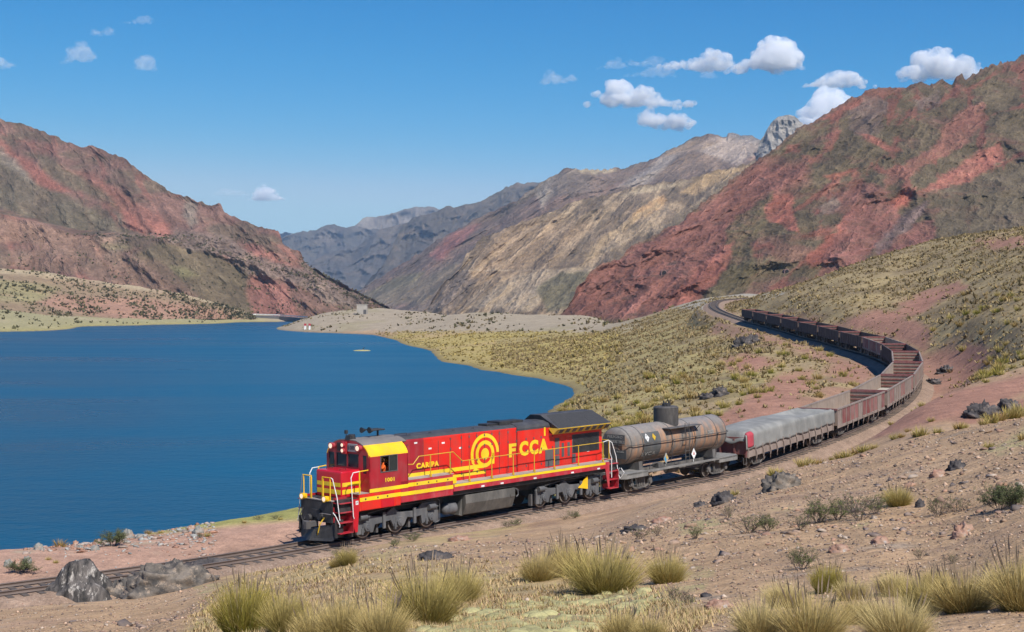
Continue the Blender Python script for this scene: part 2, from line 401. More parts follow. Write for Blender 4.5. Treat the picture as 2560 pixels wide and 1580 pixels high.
# ------------------------------------------------------------------ near terrain: one sheet from the camera's feet to the far shore
LAKE_Z = -13.5
def Z(D, y): return (HZ - y)/F*D
colsT = {   # px : [(distance, height)], heights relative to the camera
 -500: [(2.5,-1.6),(30,-6.3),(45,-9.9),(52,-11.6),(60,-12),(66,-12.2),(80,-15.5),(120,-18),(600,-17),(700,-14.5),(720,-13),(800,-6),(950,0),(1100,2),(1750,4)],
 0:    [(2.5,-1.6),(25,-5.75),(50,-10.5),(53,-11.35),(60,-11.35),(66,-11.0),(71,-12.2),(79,-15.3),(140,-18),(600,-17),(790,-14.6),(815,-13.2),(900,-5.2),(1000,-1.0),(1100,0),(1750,3)],
 200:  [(2.5,-1.6),(25,-5.4),(50,-10.35),(54,-11.2),(63,-11.3),(69,-11.35),(74,-12.6),(81,-15.3),(140,-18),(700,-17),(1035,-14.6),(1062,-13.2),(1150,-7.5),(1250,-5.0),(1750,-2)],
 400:  [(2.5,-1.6),(20,-4.3),(52,-10.4),(57,-11.05),(66,-11.15),(73,-11.3),(78,-12.2),(86,-15.3),(140,-18),(800,-17),(1140,-14.6),(1172,-13.2),(1235,-8.5),(1350,-6.5),(1750,-4)],
 600:  [(2.5,-1.6),(13,-2.95),(30,-5.6),(55,-10.2),(60,-10.95),(68,-11.0),(75,-11.1),(79,-11.6),(85,-12.8),(93,-15.3),(140,-18),(900,-17),(1330,-14.6),(1372,-13.2),(1440,-8.6),(1600,-5),(1750,-4)],
 680:  [(2.5,-1.6),(12,-2.75),(30,-5.5),(58,-10.6),(62,-10.9),(70,-10.95),(74,-11.0),(80,-11.5),(87,-12.6),(97,-15.3),(140,-18),(1000,-17),(1370,-14.6),(1400,-13.2),(1500,-8),(1750,-5)],
 720:  [(2.5,-1.6),(12,-2.7),(30,-5.4),(59,-10.6),(63,-10.9),(71,-10.9),(73,-10.9),(80.5,-11.35),(88,-12.6),(99,-15.3),(140,-18),(700,-17),(825,-14.4),(836,-13.2),(870,-11),(930,-8.6),(1000,-12),(1060,-15),(1370,-14.8),(1400,-13.2),(1500,-8),(1750,-5)],
 760:  [(2.5,-1.6),(12,-2.7),(30,-5.4),(60,-10.6),(64,-10.9),(71,-10.85),(74,-10.9),(82,-11.4),(90,-12.8),(102,-15.3),(140,-18),(700,-17),(800,-14.4),(815,-13.2),(860,-9.5),(930,-6.0),(1050,-6.5),(1200,-10),(1400,-9),(1750,-8)],
 830:  [(2.5,-1.6),(11,-2.55),(30,-5.2),(62,-10.55),(66,-10.85),(76,-10.9),(80,-10.9),(90,-12.2),(102,-15.3),(160,-18),(650,-17),(760,-14.4),(775,-13.2),(820,-8.5),(900,-4.3),(980,-1.2),(1100,-14),(1400,-60),(1750,-110)],
 910:  [(2.5,-1.6),(11,-2.5),(30,-5.1),(64,-10.5),(68,-10.8),(78,-10.85),(84,-11),(94,-12.4),(106,-15.3),(160,-18),(600,-17),(725,-14.4),(740,-13.2),(800,-9.2),(900,-4.0),(1000,1.1),(1100,-16),(1400,-60),(1750,-110)],
 985:  [(2.5,-1.6),(11,-2.45),(30,-5.0),(66,-10.5),(70,-10.8),(80,-10.85),(88,-11.2),(98,-12.6),(112,-15.3),(170,-17.5),(450,-16),(500,-14),(560,-13.2),(650,-12.3),(740,-11),(800,-8.4),(900,-3.4),(1000,0.5),(1100,-18),(1400,-60),(1750,-110)],
 1100: [(2.5,-1.6),(10,-2.3),(30,-4.95),(69,-10.6),(73,-10.8),(84,-10.85),(94,-11.6),(104,-13.6),(118,-15.5),(180,-17),(330,-15),(352,-13.2),(480,-12.5),(600,-12),(700,-9.6),(800,-5),(880,-1.4),(950,-0.4),(1050,-20),(1400,-60),(1750,-110)],
 1200: [(2.5,-1.6),(10,-2.3),(30,-4.9),(71.5,-10.75),(76,-10.75),(88,-10.85),(98,-11.8),(110,-14),(124,-15.5),(180,-16.5),(290,-14.6),(312,-13.2),(400,-12.4),(500,-11.2),(600,-9.3),(700,-5.5),(760,-2.0),(810,-0.4),(900,-20),(1400,-60),(1750,-110)],
 1300: [(2.5,-1.6),(10,-2.25),(30,-4.85),(73.5,-10.75),(80,-10.75),(92,-10.8),(104,-11.6),(122,-13.6),(150,-15.2),(178,-14.6),(205,-15),(268,-14.6),(288,-13.1),(380,-11.9),(480,-10),(600,-7.3),(700,-4.5),(770,-1.9),(830,-16),(1400,-60),(1750,-110)],
 1400: [(2.5,-1.6),(9.7,-2.2),(30,-4.8),(75.5,-10.7),(83,-10.7),(96,-10.6),(112,-10.7),(150,-11.9),(190,-13.1),(215,-14.2),(245,-14.1),(262,-12.9),(340,-10.9),(450,-8.7),(560,-6.4),(680,-4.2),(760,-2.4),(830,-18),(1400,-60),(1750,-110)],
 1460: [(2.5,-1.6),(9.6,-2.2),(30,-4.78),(76.5,-10.7),(84,-10.65),(98,-10.5),(114,-10.5),(150,-11.2),(190,-12.2),(223,-13.35),(248,-13.0),(262,-12.2),(340,-10.3),(450,-8.2),(560,-6.0),(680,-3.9),(745,-2.7),(830,-20),(1400,-60),(1750,-110)],
 1500: [(2.5,-1.6),(9.5,-2.2),(30,-4.75),(77.5,-10.65),(85,-10.6),(100,-10.4),(115,-10.35),(150,-10.7),(200,-11.4),(240,-11.9),(270,-11.2),(350,-9.5),(450,-7.7),(560,-5.6),(680,-3.7),(740,-2.9),(830,-20),(1400,-60),(1750,-110)],
 1700: [(2.5,-1.6),(9.3,-2.1),(30,-4.55),(55,-7.3),(68,-9.0),(77,-10.4),(86,-10.4),(95,-9.8),(105,-9.2),(125,-8.9),(160,-8.6),(220,-7.6),(300,-5.8),(380,-3.0),(430,-0.2),(475,1.35),(540,-6),(700,-30),(1400,-60),(1750,-110)],
 1800: [(2.5,-1.6),(9.2,-2.08),(30,-4.4),(52,-6.6),(64,-8.2),(74,-9.9),(89,-10.2),(98,-9.6),(108,-8.7),(128,-8.1),(160,-7.8),(215,-6.9),(262,-5.0),(300,-2.2),(335,0.2),(375,1.9),(402,2.4),(440,3.9),(500,4.7),(560,-4),(700,-30),(1400,-60),(1750,-110)],
 1900: [(2.5,-1.6),(9.1,-2.06),(30,-4.25),(48,-5.6),(59,-6.9),(70,-9.0),(82,-9.9),(92,-10.0),(101,-9.3),(112,-7.9),(130,-7.25),(160,-7.0),(200,-5.6),(235,-4.0),(252,-3.3),(272,-1.2),(310,1.9),(352,3.1),(400,2.6),(430,2.8),(480,5.4),(530,6.4),(580,-4),(700,-30),(1400,-60),(1750,-110)],
 2000: [(2.5,-1.6),(9.0,-2.05),(30,-4.15),(45,-5.0),(56,-6.3),(68,-8.2),(82,-9.3),(95,-9.7),(104,-9.1),(114,-7.8),(130,-7.2),(150,-7.0),(180,-6.3),(205,-5.1),(218,-4.5),(232,-3.0),(260,0.4),(300,4.3),(345,5.9),(400,4),(480,1),(580,-10),(700,-30),(1400,-60),(1750,-110)],
 2100: [(2.5,-1.6),(9.0,-2.05),(30,-4.05),(42,-4.6),(54,-5.7),(66,-7.4),(80,-8.6),(92,-9.2),(101,-9.5),(110,-8.9),(125,-7.3),(150,-7.1),(175,-6.3),(193,-5.8),(205,-4.0),(228,-0.8),(260,3.4),(300,7.6),(335,8.9),(400,7),(500,0),(700,-30),(1400,-60),(1750,-110)],
 2200: [(2.5,-1.6),(9.0,-2.05),(30,-3.9),(40,-4.15),(52,-5.1),(64,-6.5),(78,-7.6),(90,-8.2),(100,-8.3),(110,-8.8),(120,-8.3),(150,-7.3),(160,-6.9),(175,-5.8),(200,-3.0),(235,1.2),(275,6.2),(325,12.3),(400,11),(500,4),(700,-30),(1400,-60),(1750,-110)],
 2300: [(2.5,-1.6),(9.0,-2.05),(24,-3.6),(36,-3.75),(45,-4.1),(58,-5.6),(72,-6.6),(84,-6.9),(96,-6.55),(106,-6.75),(118,-7.9),(132,-7.6),(147,-6.5),(170,-4.3),(200,-1.5),(240,2.6),(290,9),(335,15.6),(420,16),(500,10),(700,-20),(1400,-60),(1750,-110)],
 2400: [(2.5,-1.6),(9.0,-2.02),(24,-3.45),(36,-3.6),(43,-3.65),(56,-5.0),(70,-6.2),(82,-6.6),(95,-6.1),(105,-6.0),(118,-6.4),(135,-5.4),(160,-3.2),(190,-.2),(230,4.4),(280,11),(325,16.9),(420,18),(500,12),(700,-20),(1400,-60),(1750,-110)],
 2560: [(2.5,-1.6),(9.0,-2.0),(24,-3.1),(36,-3.1),(41,-3.2),(54,-4.5),(68,-5.9),(80,-6.5),(94,-6.1),(104,-5.4),(120,-3.9),(150,-0.5),(200,5.5),(260,13),(300,16.9),(420,22),(500,16),(700,-10),(1400,-60),(1750,-110)],
 3200: [(2.5,-1.6),(9.0,-1.9),(24,-2.4),(36,-1.9),(50,-1.8),(68,-2.5),(80,-2.6),(94,-1.5),(120,2),(150,6),(200,14),(260,23),(300,28),(420,36),(500,30),(700,0),(1400,-60),(1750,-110)],
}
NC, NR = 780, 600
gx = np.linspace(-500, 3200, NC)
ULO, UHI = math.log(2.5), math.log(1750)
gu = np.linspace(ULO, UHI, NR)
_k = sorted(colsT); _tab = np.stack([np.interp(gu, np.log([d for d, z in colsT[k]]), [z for d, z in colsT[k]]) for k in _k], 1)   # NR x keys
_t = np.interp(gx, _k, np.arange(len(_k))); _i = np.minimum(_t.astype(int), len(_k)-2); _fr = _t - _i
GZ = _tab[:, _i]*(1-_fr) + _tab[:, _i+1]*_fr
def blur(A, s, axis):
    r = int(s*3)+1; k = np.exp(-0.5*(np.arange(-r, r+1)/s)**2); k /= k.sum()
    P = np.pad(A, [(r, r) if a == axis else (0, 0) for a in (0, 1)], mode='edge')
    out = 0
    for j, w in enumerate(k):
        sl = [slice(None)]*2; sl[axis] = slice(j, j+A.shape[axis]); out = out + w*P[tuple(sl)]
    return out
GZ = blur(blur(GZ, 2.2, 0), 9, 1)
GD = np.exp(gu)[:, None]*np.ones((1, NC)); GX = (gx[None, :]-1280)/F*GD
GPX = np.ones((NR, 1))*gx[None, :]
# natural relief: broad swells, hummocks, small lumps; none of it near the track
amp_far = sstep(70, 130, GD)
nz = 0.10*fbm(GX/3.2, GD/3.2, oct=4)*sstep(3, 9, GD) + 0.22*fbm(GX/11, GD/11, oct=3)*sstep(10, 30, GD)
nz += amp_far*(0.55*fbm(GX/21, GD/21, oct=4) + 0.20*ridged(GX/6.5+3, GD/6.5, oct=3))
nz += sstep(300, 700, GD)*(1.5*fbm(GX/60, GD/60, oct=4))
shore = np.exp(-((GZ-LAKE_Z)/1.6)**2)*sstep(150, 250, GD)
nz *= (1-0.72*shore)
def track_near(x, y):
    """distance to the track's centre line and rail height there"""
    d = np.full(x.shape, 1e9); zz = np.zeros(x.shape); side = np.zeros(x.shape); al = np.zeros(x.shape)
    P = path[::3]; A = arc[::3]
    xf = x.ravel(); yf = y.ravel(); D = d.ravel(); Zz = zz.ravel(); S = side.ravel(); AL = al.ravel()
    for a, b, sa, sb in zip(P[:-1], P[1:], A[:-1], A[1:]):
        e = b[:2]-a[:2]; L = e@e
        t = ((xf-a[0])*e[0]+(yf-a[1])*e[1])/L
        tc = np.clip(t, 0, 1)
        dx = xf-a[0]-tc*e[0]; dy = yf-a[1]-tc*e[1]; q = np.hypot(dx, dy)
        m = q < D
        D[m] = q[m]; Zz[m] = (a[2]+tc*(b[2]-a[2]))[m]; S[m] = np.sign(e[0]*dy-e[1]*dx)[m]; AL[m] = (sa+tc*(sb-sa))[m]
    return D.reshape(x.shape), Zz.reshape(x.shape), S.reshape(x.shape), AL.reshape(x.shape)
near_m = (GD > 20) & (GD < 520)
TD = np.full(GX.shape, 1e9); TZ = np.zeros(GX.shape); TS = np.zeros(GX.shape); TA = np.zeros(GX.shape)
TD[near_m], TZ[near_m], TS[near_m], TA[near_m] = track_near(GX[near_m], GD[near_m])
GZ = GZ + nz*sstep(2.0, 9.0, TD)
wtr = 1 - sstep(2.3, 6.5 + 5*sstep(0, 1, -TS)*(TA > ARC0+70), TD)
GZ = np.where(TD < 20, GZ*(1-wtr) + (TZ-0.62)*wtr, GZ)
def ground_z(x, y):
    x = np.asarray(x, float); y = np.asarray(y, float)
    px = 1280 + F*x/np.maximum(y, 1e-3)
    a = np.clip((px-gx[0])/(gx[1]-gx[0]), 0, NC-1.001); b = np.clip((np.log(np.maximum(y, 2.5))-ULO)/(gu[1]-gu[0]), 0, NR-1.001)
    i = a.astype(int); j = b.astype(int); u = a-i; v = b-j
    return (GZ[j, i]*(1-u)+GZ[j, i+1]*u)*(1-v) + (GZ[j+1, i]*(1-u)+GZ[j+1, i+1]*u)*v
GPY = HZ - F*GZ/GD
def hit(px, py, dmin=4.0):
    """first point of the ground seen at that place of the photograph"""
    j0 = int((math.log(dmin)-ULO)/(gu[1]-gu[0]))
    c = (px-gx[0])/(gx[1]-gx[0]); i = int(np.clip(c, 0, NC-2)); u = np.clip(c-i, 0, 1)
    col = GPY[:, i]*(1-u)+GPY[:, i+1]*u
    for j in range(max(1, j0), NR):
        if col[j] <= py:
            t = (col[j-1]-py)/max(1e-9, col[j-1]-col[j]); D = math.exp(gu[j-1]+np.clip(t, 0, 1)*(gu[j]-gu[j-1])); break
    else: D = math.exp(gu[-1])
    x = (px-1280)/F*D
    return Vector((x, D, float(ground_z(x, D))))

# ---- soils and ground cover as colour of the sheet itself
n1 = fbm(GX/2.5, GD/2.5, oct=4); n2 = fbm(GX/9, GD/9, oct=4); n3 = fbm(GX/28+7, GD/28, oct=4); n4 = fbm(GX/70+3, GD/70, oct=4)
nf = fbm(GX/0.7, GD/0.7, oct=3)
wpx = GPX + 26*fbm(GX/8, GD/8, oct=3); wpy = GPY + 12*fbm(GX/8+40, GD/8, oct=3)
C = np.zeros(GX.shape+(3,)) + np.array((.46, .305, .175))
C = mixc(C, (.49, .335, .21), sstep(-.1, .5, n2)*0.7)
C = mixc(C, (.30, .20, .15), sstep(.0, .5, -n1)*0.5)
C = mixc(C, (.30, .27, .23), sstep(.25, .55, fbm(GX/1.6+50, GD/1.6, oct=4))*0.5)
# dry mat of short grass and pale cushions in the foreground
gm = poly_mask(wpx, wpy, [(430,1620),(560,1440),(820,1395),(1130,1405),(1400,1430),(1640,1480),(1800,1540),(1500,1700),(430,1700)], 26)
C = mixc(C, (.41, .31, .155), gm*sstep(-.45, .1, n1)*0.95)
cm = poly_mask(wpx, wpy, [(1080,1560),(1250,1510),(1480,1480),(1660,1478),(1700,1505),(1500,1560),(1400,1620),(1000,1640)], 14)
C = mixc(C, (.36, .32, .17), cm*sstep(-.2, .15, nf+.5*n1)*0.6)
for poly in ([(1700,1310),(1780,1298),(1830,1305),(1800,1330),(1700,1345)], [(1700,1400),(1790,1430),(1760,1480),(1690,1480)], [(2440,1120),(2600,1040),(2600,1100),(2500,1135)], [(1935,1275),(1985,1270),(1990,1282),(1930,1285)], [(2130,1305),(2180,1300),(2185,1316),(2135,1318)], [(480,1465),(540,1452),(560,1470),(500,1490)]):
    C = mixc(C, (.38, .35, .16), poly_mask(wpx, wpy, poly, 8)*0.6*sstep(-.3, .1, nf))
yg = poly_mask(wpx, wpy, [(900,1378),(1180,1322),(1300,1300),(1320,1320),(1120,1360),(940,1400)], 12)
C = mixc(C, (.46, .37, .17), yg*0.7*sstep(-.4, .2, n1))
# bench between the track and the lake
bench = sstep(0, 1, TS*1.0)*sstep(2, 3.5, TD)*(GD < 110)*(GPX < 1500)
C = mixc(C, (.47, .285, .205), bench*0.9)
gr = bench*poly_mask(wpx, wpy, [(360,1342),(520,1320),(620,1307),(760,1297),(1500,1250),(1500,1100),(380,1100)], 10)*sstep(69, 73, GD)
C = mixc(C, (.36, .34, .11), np.clip(gr, 0, 1))
C = mixc(C, (.36, .32, .22), bench*sstep(.2, .5, fbm(GX/3, GD/1.2, oct=3))*poly_mask(GPX, GPY, [(-600,1500),(-600,1335),(330,1310),(500,1320),(420,1420),(200,1440)], 20)*0.7)
# hillsides beyond the train
far = sstep(94, 104, GD)*(GPX > 1240)*((TS > 0) | (GD > 112) | (GPX < 2000))
hill = far*1.0
C = mixc(C, (.31, .235, .125), hill)
C = mixc(C, (.385, .295, .145), hill*sstep(-.15, .45, n2 + .5*n3)*0.9)
C = mixc(C, (.175, .13, .075), hill*sstep(-.1, .4, -n2 - .5*n1)*0.7)
lsh = hill*poly_mask(wpx, wpy, [(1240,1120),(1240,930),(1500,800),(1700,790),(1900,900),(2060,960),(1700,1010),(1500,1120)], 40)
C = mixc(C, (.37, .305, .125), lsh*sstep(-.5, .2, n2)*0.8)
C = mixc(C, (.345, .24, .16), hill*sstep(.22, .42, n3+.45*n2)*sstep(2160, 2000, GPX - 0*GPY)*0.45)
redsoil = (.36, .185, .13)
for poly in ([(1760,1070),(1850,1000),(1960,935),(2030,925),(2050,960),(1990,1000),(2010,1020),(1960,1060),(1800,1100)],
             [(1800,900),(1880,885),(1960,905),(1900,930),(1820,930)],
             [(2050,930),(2190,890),(2210,925),(2150,950)],
             [(2110,800),(2190,772),(2240,785),(2330,820),(2300,880),(2250,850),(2150,825)],
             [(2190,800),(2260,760),(2330,722),(2400,700),(2420,720),(2340,752),(2290,790)],
             [(2290,905),(2420,860),(2480,870),(2420,960),(2330,1000),(2290,960)],
             [(2180,1100),(2200,1040),(2360,985),(2600,925),(2620,960),(2400,1040),(2230,1085)],
             [(2370,1050),(2460,1010),(2600,990),(2600,1010),(2420,1060)],
             [(2230,760),(2300,735),(2420,715),(2300,775)],
             [(1820,905),(1870,885),(1900,900),(1850,925)], [(2440,600),(2560,590),(2600,610),(2480,625)]):
    C = mixc(C, redsoil, poly_mask(wpx, wpy, poly, 10)*0.92)
C = mixc(C, (.375, .20, .145), hill*sstep(.12, .42, fbm(GX/16+9, GD/34, oct=4) + .2*n2 - .22)*0.75*sstep(1950, 2100, GPX)*sstep(3, 6, GZ+8))
cut = sstep(3.0, 4.0, TD)*(1-sstep(4.5, 9, TD + 5*n2))*(TA > ARC0+28)*(TA < ARC0+225)
C = mixc(C, (.35, .19, .135), cut*0.75)
C = mixc(C, (.30, .19, .135), (1-sstep(3.0, 5.5, TD))*sstep(-.4, .3, n1)*0.7)
C = mixc(C, (.37, .345, .29), poly_mask(GPX, GPY, [(1680,770),(1760,735),(1800,715),(1960,715),(1960,740),(1800,745),(1760,775)], 8)*(GD > 300)*0.8)
# meadow by the water and the gravel plain
mead = (GD > 240)*poly_mask(wpx, wpy, [(940,860),(1000,828),(1150,826),(1330,826),(1500,830),(1560,860),(1460,960),(1300,950),(1000,920)], 7)
C = mixc(C, (.42, .33, .115), mead*(0.95-0.5*sstep(.0, .4, n4+.3*n3)))
grv = (GD > 380)*sstep(1700, 1500, GPX)*sstep(640, 690, GPX)*sstep(833, 825, wpy)
C = mixc(C, (.37, .305, .215), grv*0.95)
C = mixc(C, (.33, .28, .165), grv*sstep(.1, .4, fbm(GX/25, GD/70, oct=4))*0.7)
lpl = (GD > 600)*sstep(690, 640, GPX)
C = mixc(C, (.34, .30, .155), lpl)
C = mixc(C, (.43, .355, .22), lpl*sstep(.1, .4, fbm(GX/50, GD/90, oct=4))*0.6)
wet = np.exp(-np.clip(GZ-LAKE_Z, 0, 9)/0.35)*(GD > 75)
C = mixc(C, (.13, .10, .06), np.where(GZ < LAKE_Z+1.5, wet*0.7, 0))
C = mixc(C, (.45, .38, .10), (GD > 300)*(GZ > LAKE_Z+.25)*np.exp(-np.clip(GZ-LAKE_Z-.25, 0, 9)/1.0)*(GPX < 700)*0.5)
C = np.clip(C*(1 + 0.18*fbm(GX/5, GD/5, oct=3)[..., None]), 0.01, 0.9)
SOIL = C
M_near = ground_mat('soil', [(0.9, .26), (7.0, .26), (0.12, .12), (26, .2)], [(0.6, .6, .45), (2.2, .6, .16), (9.0, .7, .05), (40.0, .6, .014)],
                    speck=[(5.0, .16, (.20, .15, .12), .7), (11.0, .2, (.55, .43, .33), .7)])
wide_ = 16*np.clip((GPX-2620)/580, 0, 1) - 16*np.clip((-60-GPX)/440, 0, 1)      # beyond the frame the sheet spreads out sideways
V = np.stack([GX+wide_, GD, GZ], -1).reshape(-1, 3)
idx = np.arange(NR*NC).reshape(NR, NC)
Q = np.stack([idx[:-1, :-1], idx[:-1, 1:], idx[1:, 1:], idx[1:, :-1]], -1).reshape(-1, 4)
o = mesh_obj('ground', V, Q, M_near, smooth=True, cols=C.reshape(-1, 3))
tag(o, kind='structure')

# ------------------------------------------------------------------ the lake
m, nt, b = new_mat('water')
b.inputs['Base Color'].default_value = (.003, .055, .09, 1)
b.inputs['Roughness'].default_value = 0.28
b.inputs['IOR'].default_value = 1.33
b.inputs['Specular IOR Level'].default_value = 0.17
tc = N(nt, 'ShaderNodeTexCoord'); prev = None
for sc, st, dist in ((1.4, .7, .09), (0.35, .6, .22), (0.05, .3, .4)):
    mp = N(nt, 'ShaderNodeMapping'); mp.inputs['Scale'].default_value = (sc, sc*1.6, sc); mp.inputs['Rotation'].default_value = (0, 0, .5)
    nt.links.new(tc.outputs['Object'], mp.inputs[0])
    nn = N(nt, 'ShaderNodeTexNoise'); nn.inputs['Scale'].default_value = 1.0; nn.inputs['Detail'].default_value = 4
    nt.links.new(mp.outputs[0], nn.inputs['Vector'])
    bp = N(nt, 'ShaderNodeBump'); bp.inputs['Strength'].default_value = st; bp.inputs['Distance'].default_value = dist
    nt.links.new(nn.outputs['Fac'], bp.inputs['Height'])
    if prev: nt.links.new(prev, bp.inputs['Normal'])
    prev = bp.outputs[0]
nt.links.new(prev, b.inputs['Normal'])
mpw = N(nt, 'ShaderNodeMapping'); mpw.inputs['Scale'].default_value = (.35, 1.0, 1); mpw.inputs['Rotation'].default_value = (0, 0, .25); nt.links.new(tc.outputs['Object'], mpw.inputs[0])
f_, _ = noise_fac(nt, mpw.outputs[0], 0.016, .36, .64, 5, .6, .6)
rw = N(nt, 'ShaderNodeMapRange'); rw.inputs['To Min'].default_value = .27; rw.inputs['To Max'].default_value = .36; nt.links.new(f_, rw.inputs['Value']); nt.links.new(rw.outputs[0], b.inputs['Roughness'])
nt.links.new(mix_rgb(nt, 'MIX', f_, (.001, .060, .116), (.002, .084, .158)), b.inputs['Base Color'])
WATER = m
lk = [(-700,72),(300,82),(900,100),(1240,118),(1420,160),(1520,230),(1500,290),(1320,600),(1060,830),(800,960),(775,1650),(-700,1650)]
mesh_obj('lake', [((p-1280)/F*d, d, LAKE_Z) for p, d in lk], [list(range(len(lk)))], m)['kind'] = 'structure'
# ------------------------------------------------------------------ mountains: lofted slopes between real ridge and foot lines
def loft(name, px0, px1, nx, guides, nv, disp, color, mat, back=0.9, gain=.55, tone=.74):
    """guides: top to foot, each a list of (px, py, D).  disp(x,y,z,px,py,v,slope mask)->(out along D, up).  color(...)->rgb"""
    P = np.linspace(px0, px1, nx)
    gy = [np.interp(P, [g[0] for g in G], [g[1] for g in G]) for G in guides]
    gd = [np.interp(P, [g[0] for g in G], [g[2] for g in G]) for G in guides]
    k = max(3, int(40/(P[1]-P[0]))); ker = np.hanning(2*k+1); ker /= ker.sum()
    soft = np.convolve(np.pad(gy[0], k, mode='reflect', reflect_type='odd'), ker, mode='valid')
    rough_ = gy[0]-soft; gy[0] = soft                  # small crags belong to the crest only
    per = nv
    rows_y, rows_d = [], []
    ng = len(guides)
    tv = np.linspace(0, ng-1, per*(ng-1)+1)
    for t in tv:
        i = min(int(t), ng-2); f = t-i
        rows_y.append(gy[i]*(1-f)+gy[i+1]*f); rows_d.append(gd[i]*(1-f)+gd[i+1]*f)
    Y = np.array(rows_y) + np.exp(-tv/.05)[:, None]*rough_[None, :]; Dm = np.array(rows_d); Vv = np.repeat((tv/(ng-1))[:, None], nx, 1)
    PX = np.repeat(P[None, :], len(tv), 0)
    Dm = blur(Dm, 3, 0); Dm = blur(Dm, 3, 1)
    X = (PX-1280)/F*Dm; Zc = (HZ-Y)/F*Dm
    dd, dz = disp(X, Dm, Zc, PX, Y, Vv)
    dd = dd*gain
    Xn = X*(Dm+dd)/Dm; Dn = Dm+dd; Zn = Zc*(Dm+dd)/Dm + dz
    Cc = color(X, Dm, Zc, PX, Y, Vv); Cc = (Cc*.83 + Cc.mean(-1, keepdims=True)*.17)*tone*np.array((1.06, 1.0, .88))
    # the far side of the ridge
    nb = 14; k = np.arange(nb, 0, -1)[:, None]/nb
    L = back*np.maximum(60, (Zn[0]-Zn[-1]))[None, :]
    Db = Dn[0][None, :] + k*L; Zb = Zn[0][None, :] - k*L*0.75 + 0.02*L*fbm(X[:1]*np.ones_like(Db)/60, Db/60, oct=3)*k
    Xb = Xn[0][None, :]*np.ones_like(Db)
    Cb = np.repeat(Cc[:1], nb, 0)
    Xa = np.vstack([Xb, Xn]); Da = np.vstack([Db, Dn]); Za = np.vstack([Zb, Zn]); Ca = np.concatenate([Cb, Cc])
    nr = Xa.shape[0]; idx = np.arange(nr*nx).reshape(nr, nx)
    Q = np.stack([idx[:-1, :-1], idx[1:, :-1], idx[1:, 1:], idx[:-1, 1:]], -1).reshape(-1, 4)
    o = mesh_obj(name, np.stack([Xa, Da, Za], -1).reshape(-1, 3), Q, mat, smooth=True, cols=np.clip(Ca, .01, .9).reshape(-1, 3))
    o['kind'] = 'structure'
    return dict(X=Xn, D=Dn, Z=Zn, PX=1280+F*Xn/Dn, PY=HZ-F*Zn/Dn, C=Cc)
def rock_mat(name, s):
    return ground_mat(name, [(0.03*s, .18), (0.15*s, .22), (0.6*s, .16)], [(0.05*s, .75, 4.5/s), (0.22*s, .85, 1.8/s), (0.9*s, .8, .55/s)], rough=0.97)
def S3(X, D, Z, a, wid, lng, deep, ox=0, oct=4, f=ridged):
    """noise drawn out along a fall line that runs across the slope at angle a (in the x/z plane)"""
    ca, sa = math.cos(a), math.sin(a)
    u = (X*ca + Z*sa); w = (-X*sa + Z*ca)
    return f(w/wid+ox, u/lng, D/deep, oct=oct)

# ---- the red mountain on the right
HR = [(1380,800,1020),(1415,780,1050),(1439,730,1085),(1464,691,1100),(1498,662,1120),(1542,652,1150),(1586,613,1180),(1635,589,1210),(1694,559,1240),(1752,510,1290),(1787,486,1320),
      (1840,442,1360),(1880,412,1390),(1933,373,1420),(1973,339,1450),(1997,319,1460),(2017,314,1470),(2061,285,1490),(2095,266,1500),(2154,234,1520),(2183,221,1530),(2261,219,1560),
      (2296,207,1580),(2325,213,1590),(2350,202,1600),(2379,212,1610),(2389,192,1610),(2404,186,1612),(2412,199,1620),(2433,187,1630),(2477,165,1650),(2536,150,1680),(2560,138,1700),(2700,90,1780),(3200,60,1900)]
HM = [(1380,805,1000),(1500,740,1060),(1700,680,1060),(2000,560,1150),(2300,500,1200),(2560,470,1230),(3200,430,1300)]
HF = [(1380,840,980),(1700,850,930),(2000,850,860),(2300,850,780),(2560,850,720),(3200,850,700)]
A_ = math.radians(38)
def h_disp(X, D, Z, PX, PY, V):
    env = sstep(0, .10, V)
    g = S3(X, D, Z, A_, 55, 260, 300, oct=4); g2 = S3(X, D, Z, A_, 17, 70, 120, 5, oct=4)
    q = fbm(X/140, D/140, Z/140, oct=3)
    cr = ridged(X/24+.4*Z/24, D/60, Z/60, oct=4)
    rockm = poly_mask(PX, PY, [(1400,790),(1440,690),(1640,590),(1780,500),(1990,410),(2040,440),(1960,520),(1860,620),(1760,720),(1600,790)], 30)
    low = sstep(.62, .9, V)
    dd = env*(-58*(g-.45) - 16*(g2-.45) + 60*q) - env*9*(cr-.4)*(.3+rockm)
    dd *= (1-.7*low)
    dz = (1-env)*(4*fbm(X/14, D/14, oct=4) + 7*np.clip(ridged(X/26, D/26, oct=3)-.55, 0, 1)*sstep(1450, 1700, PX)) + 2.0*fbm(X/9, D/12, Z/9, oct=3)
    return dd, dz
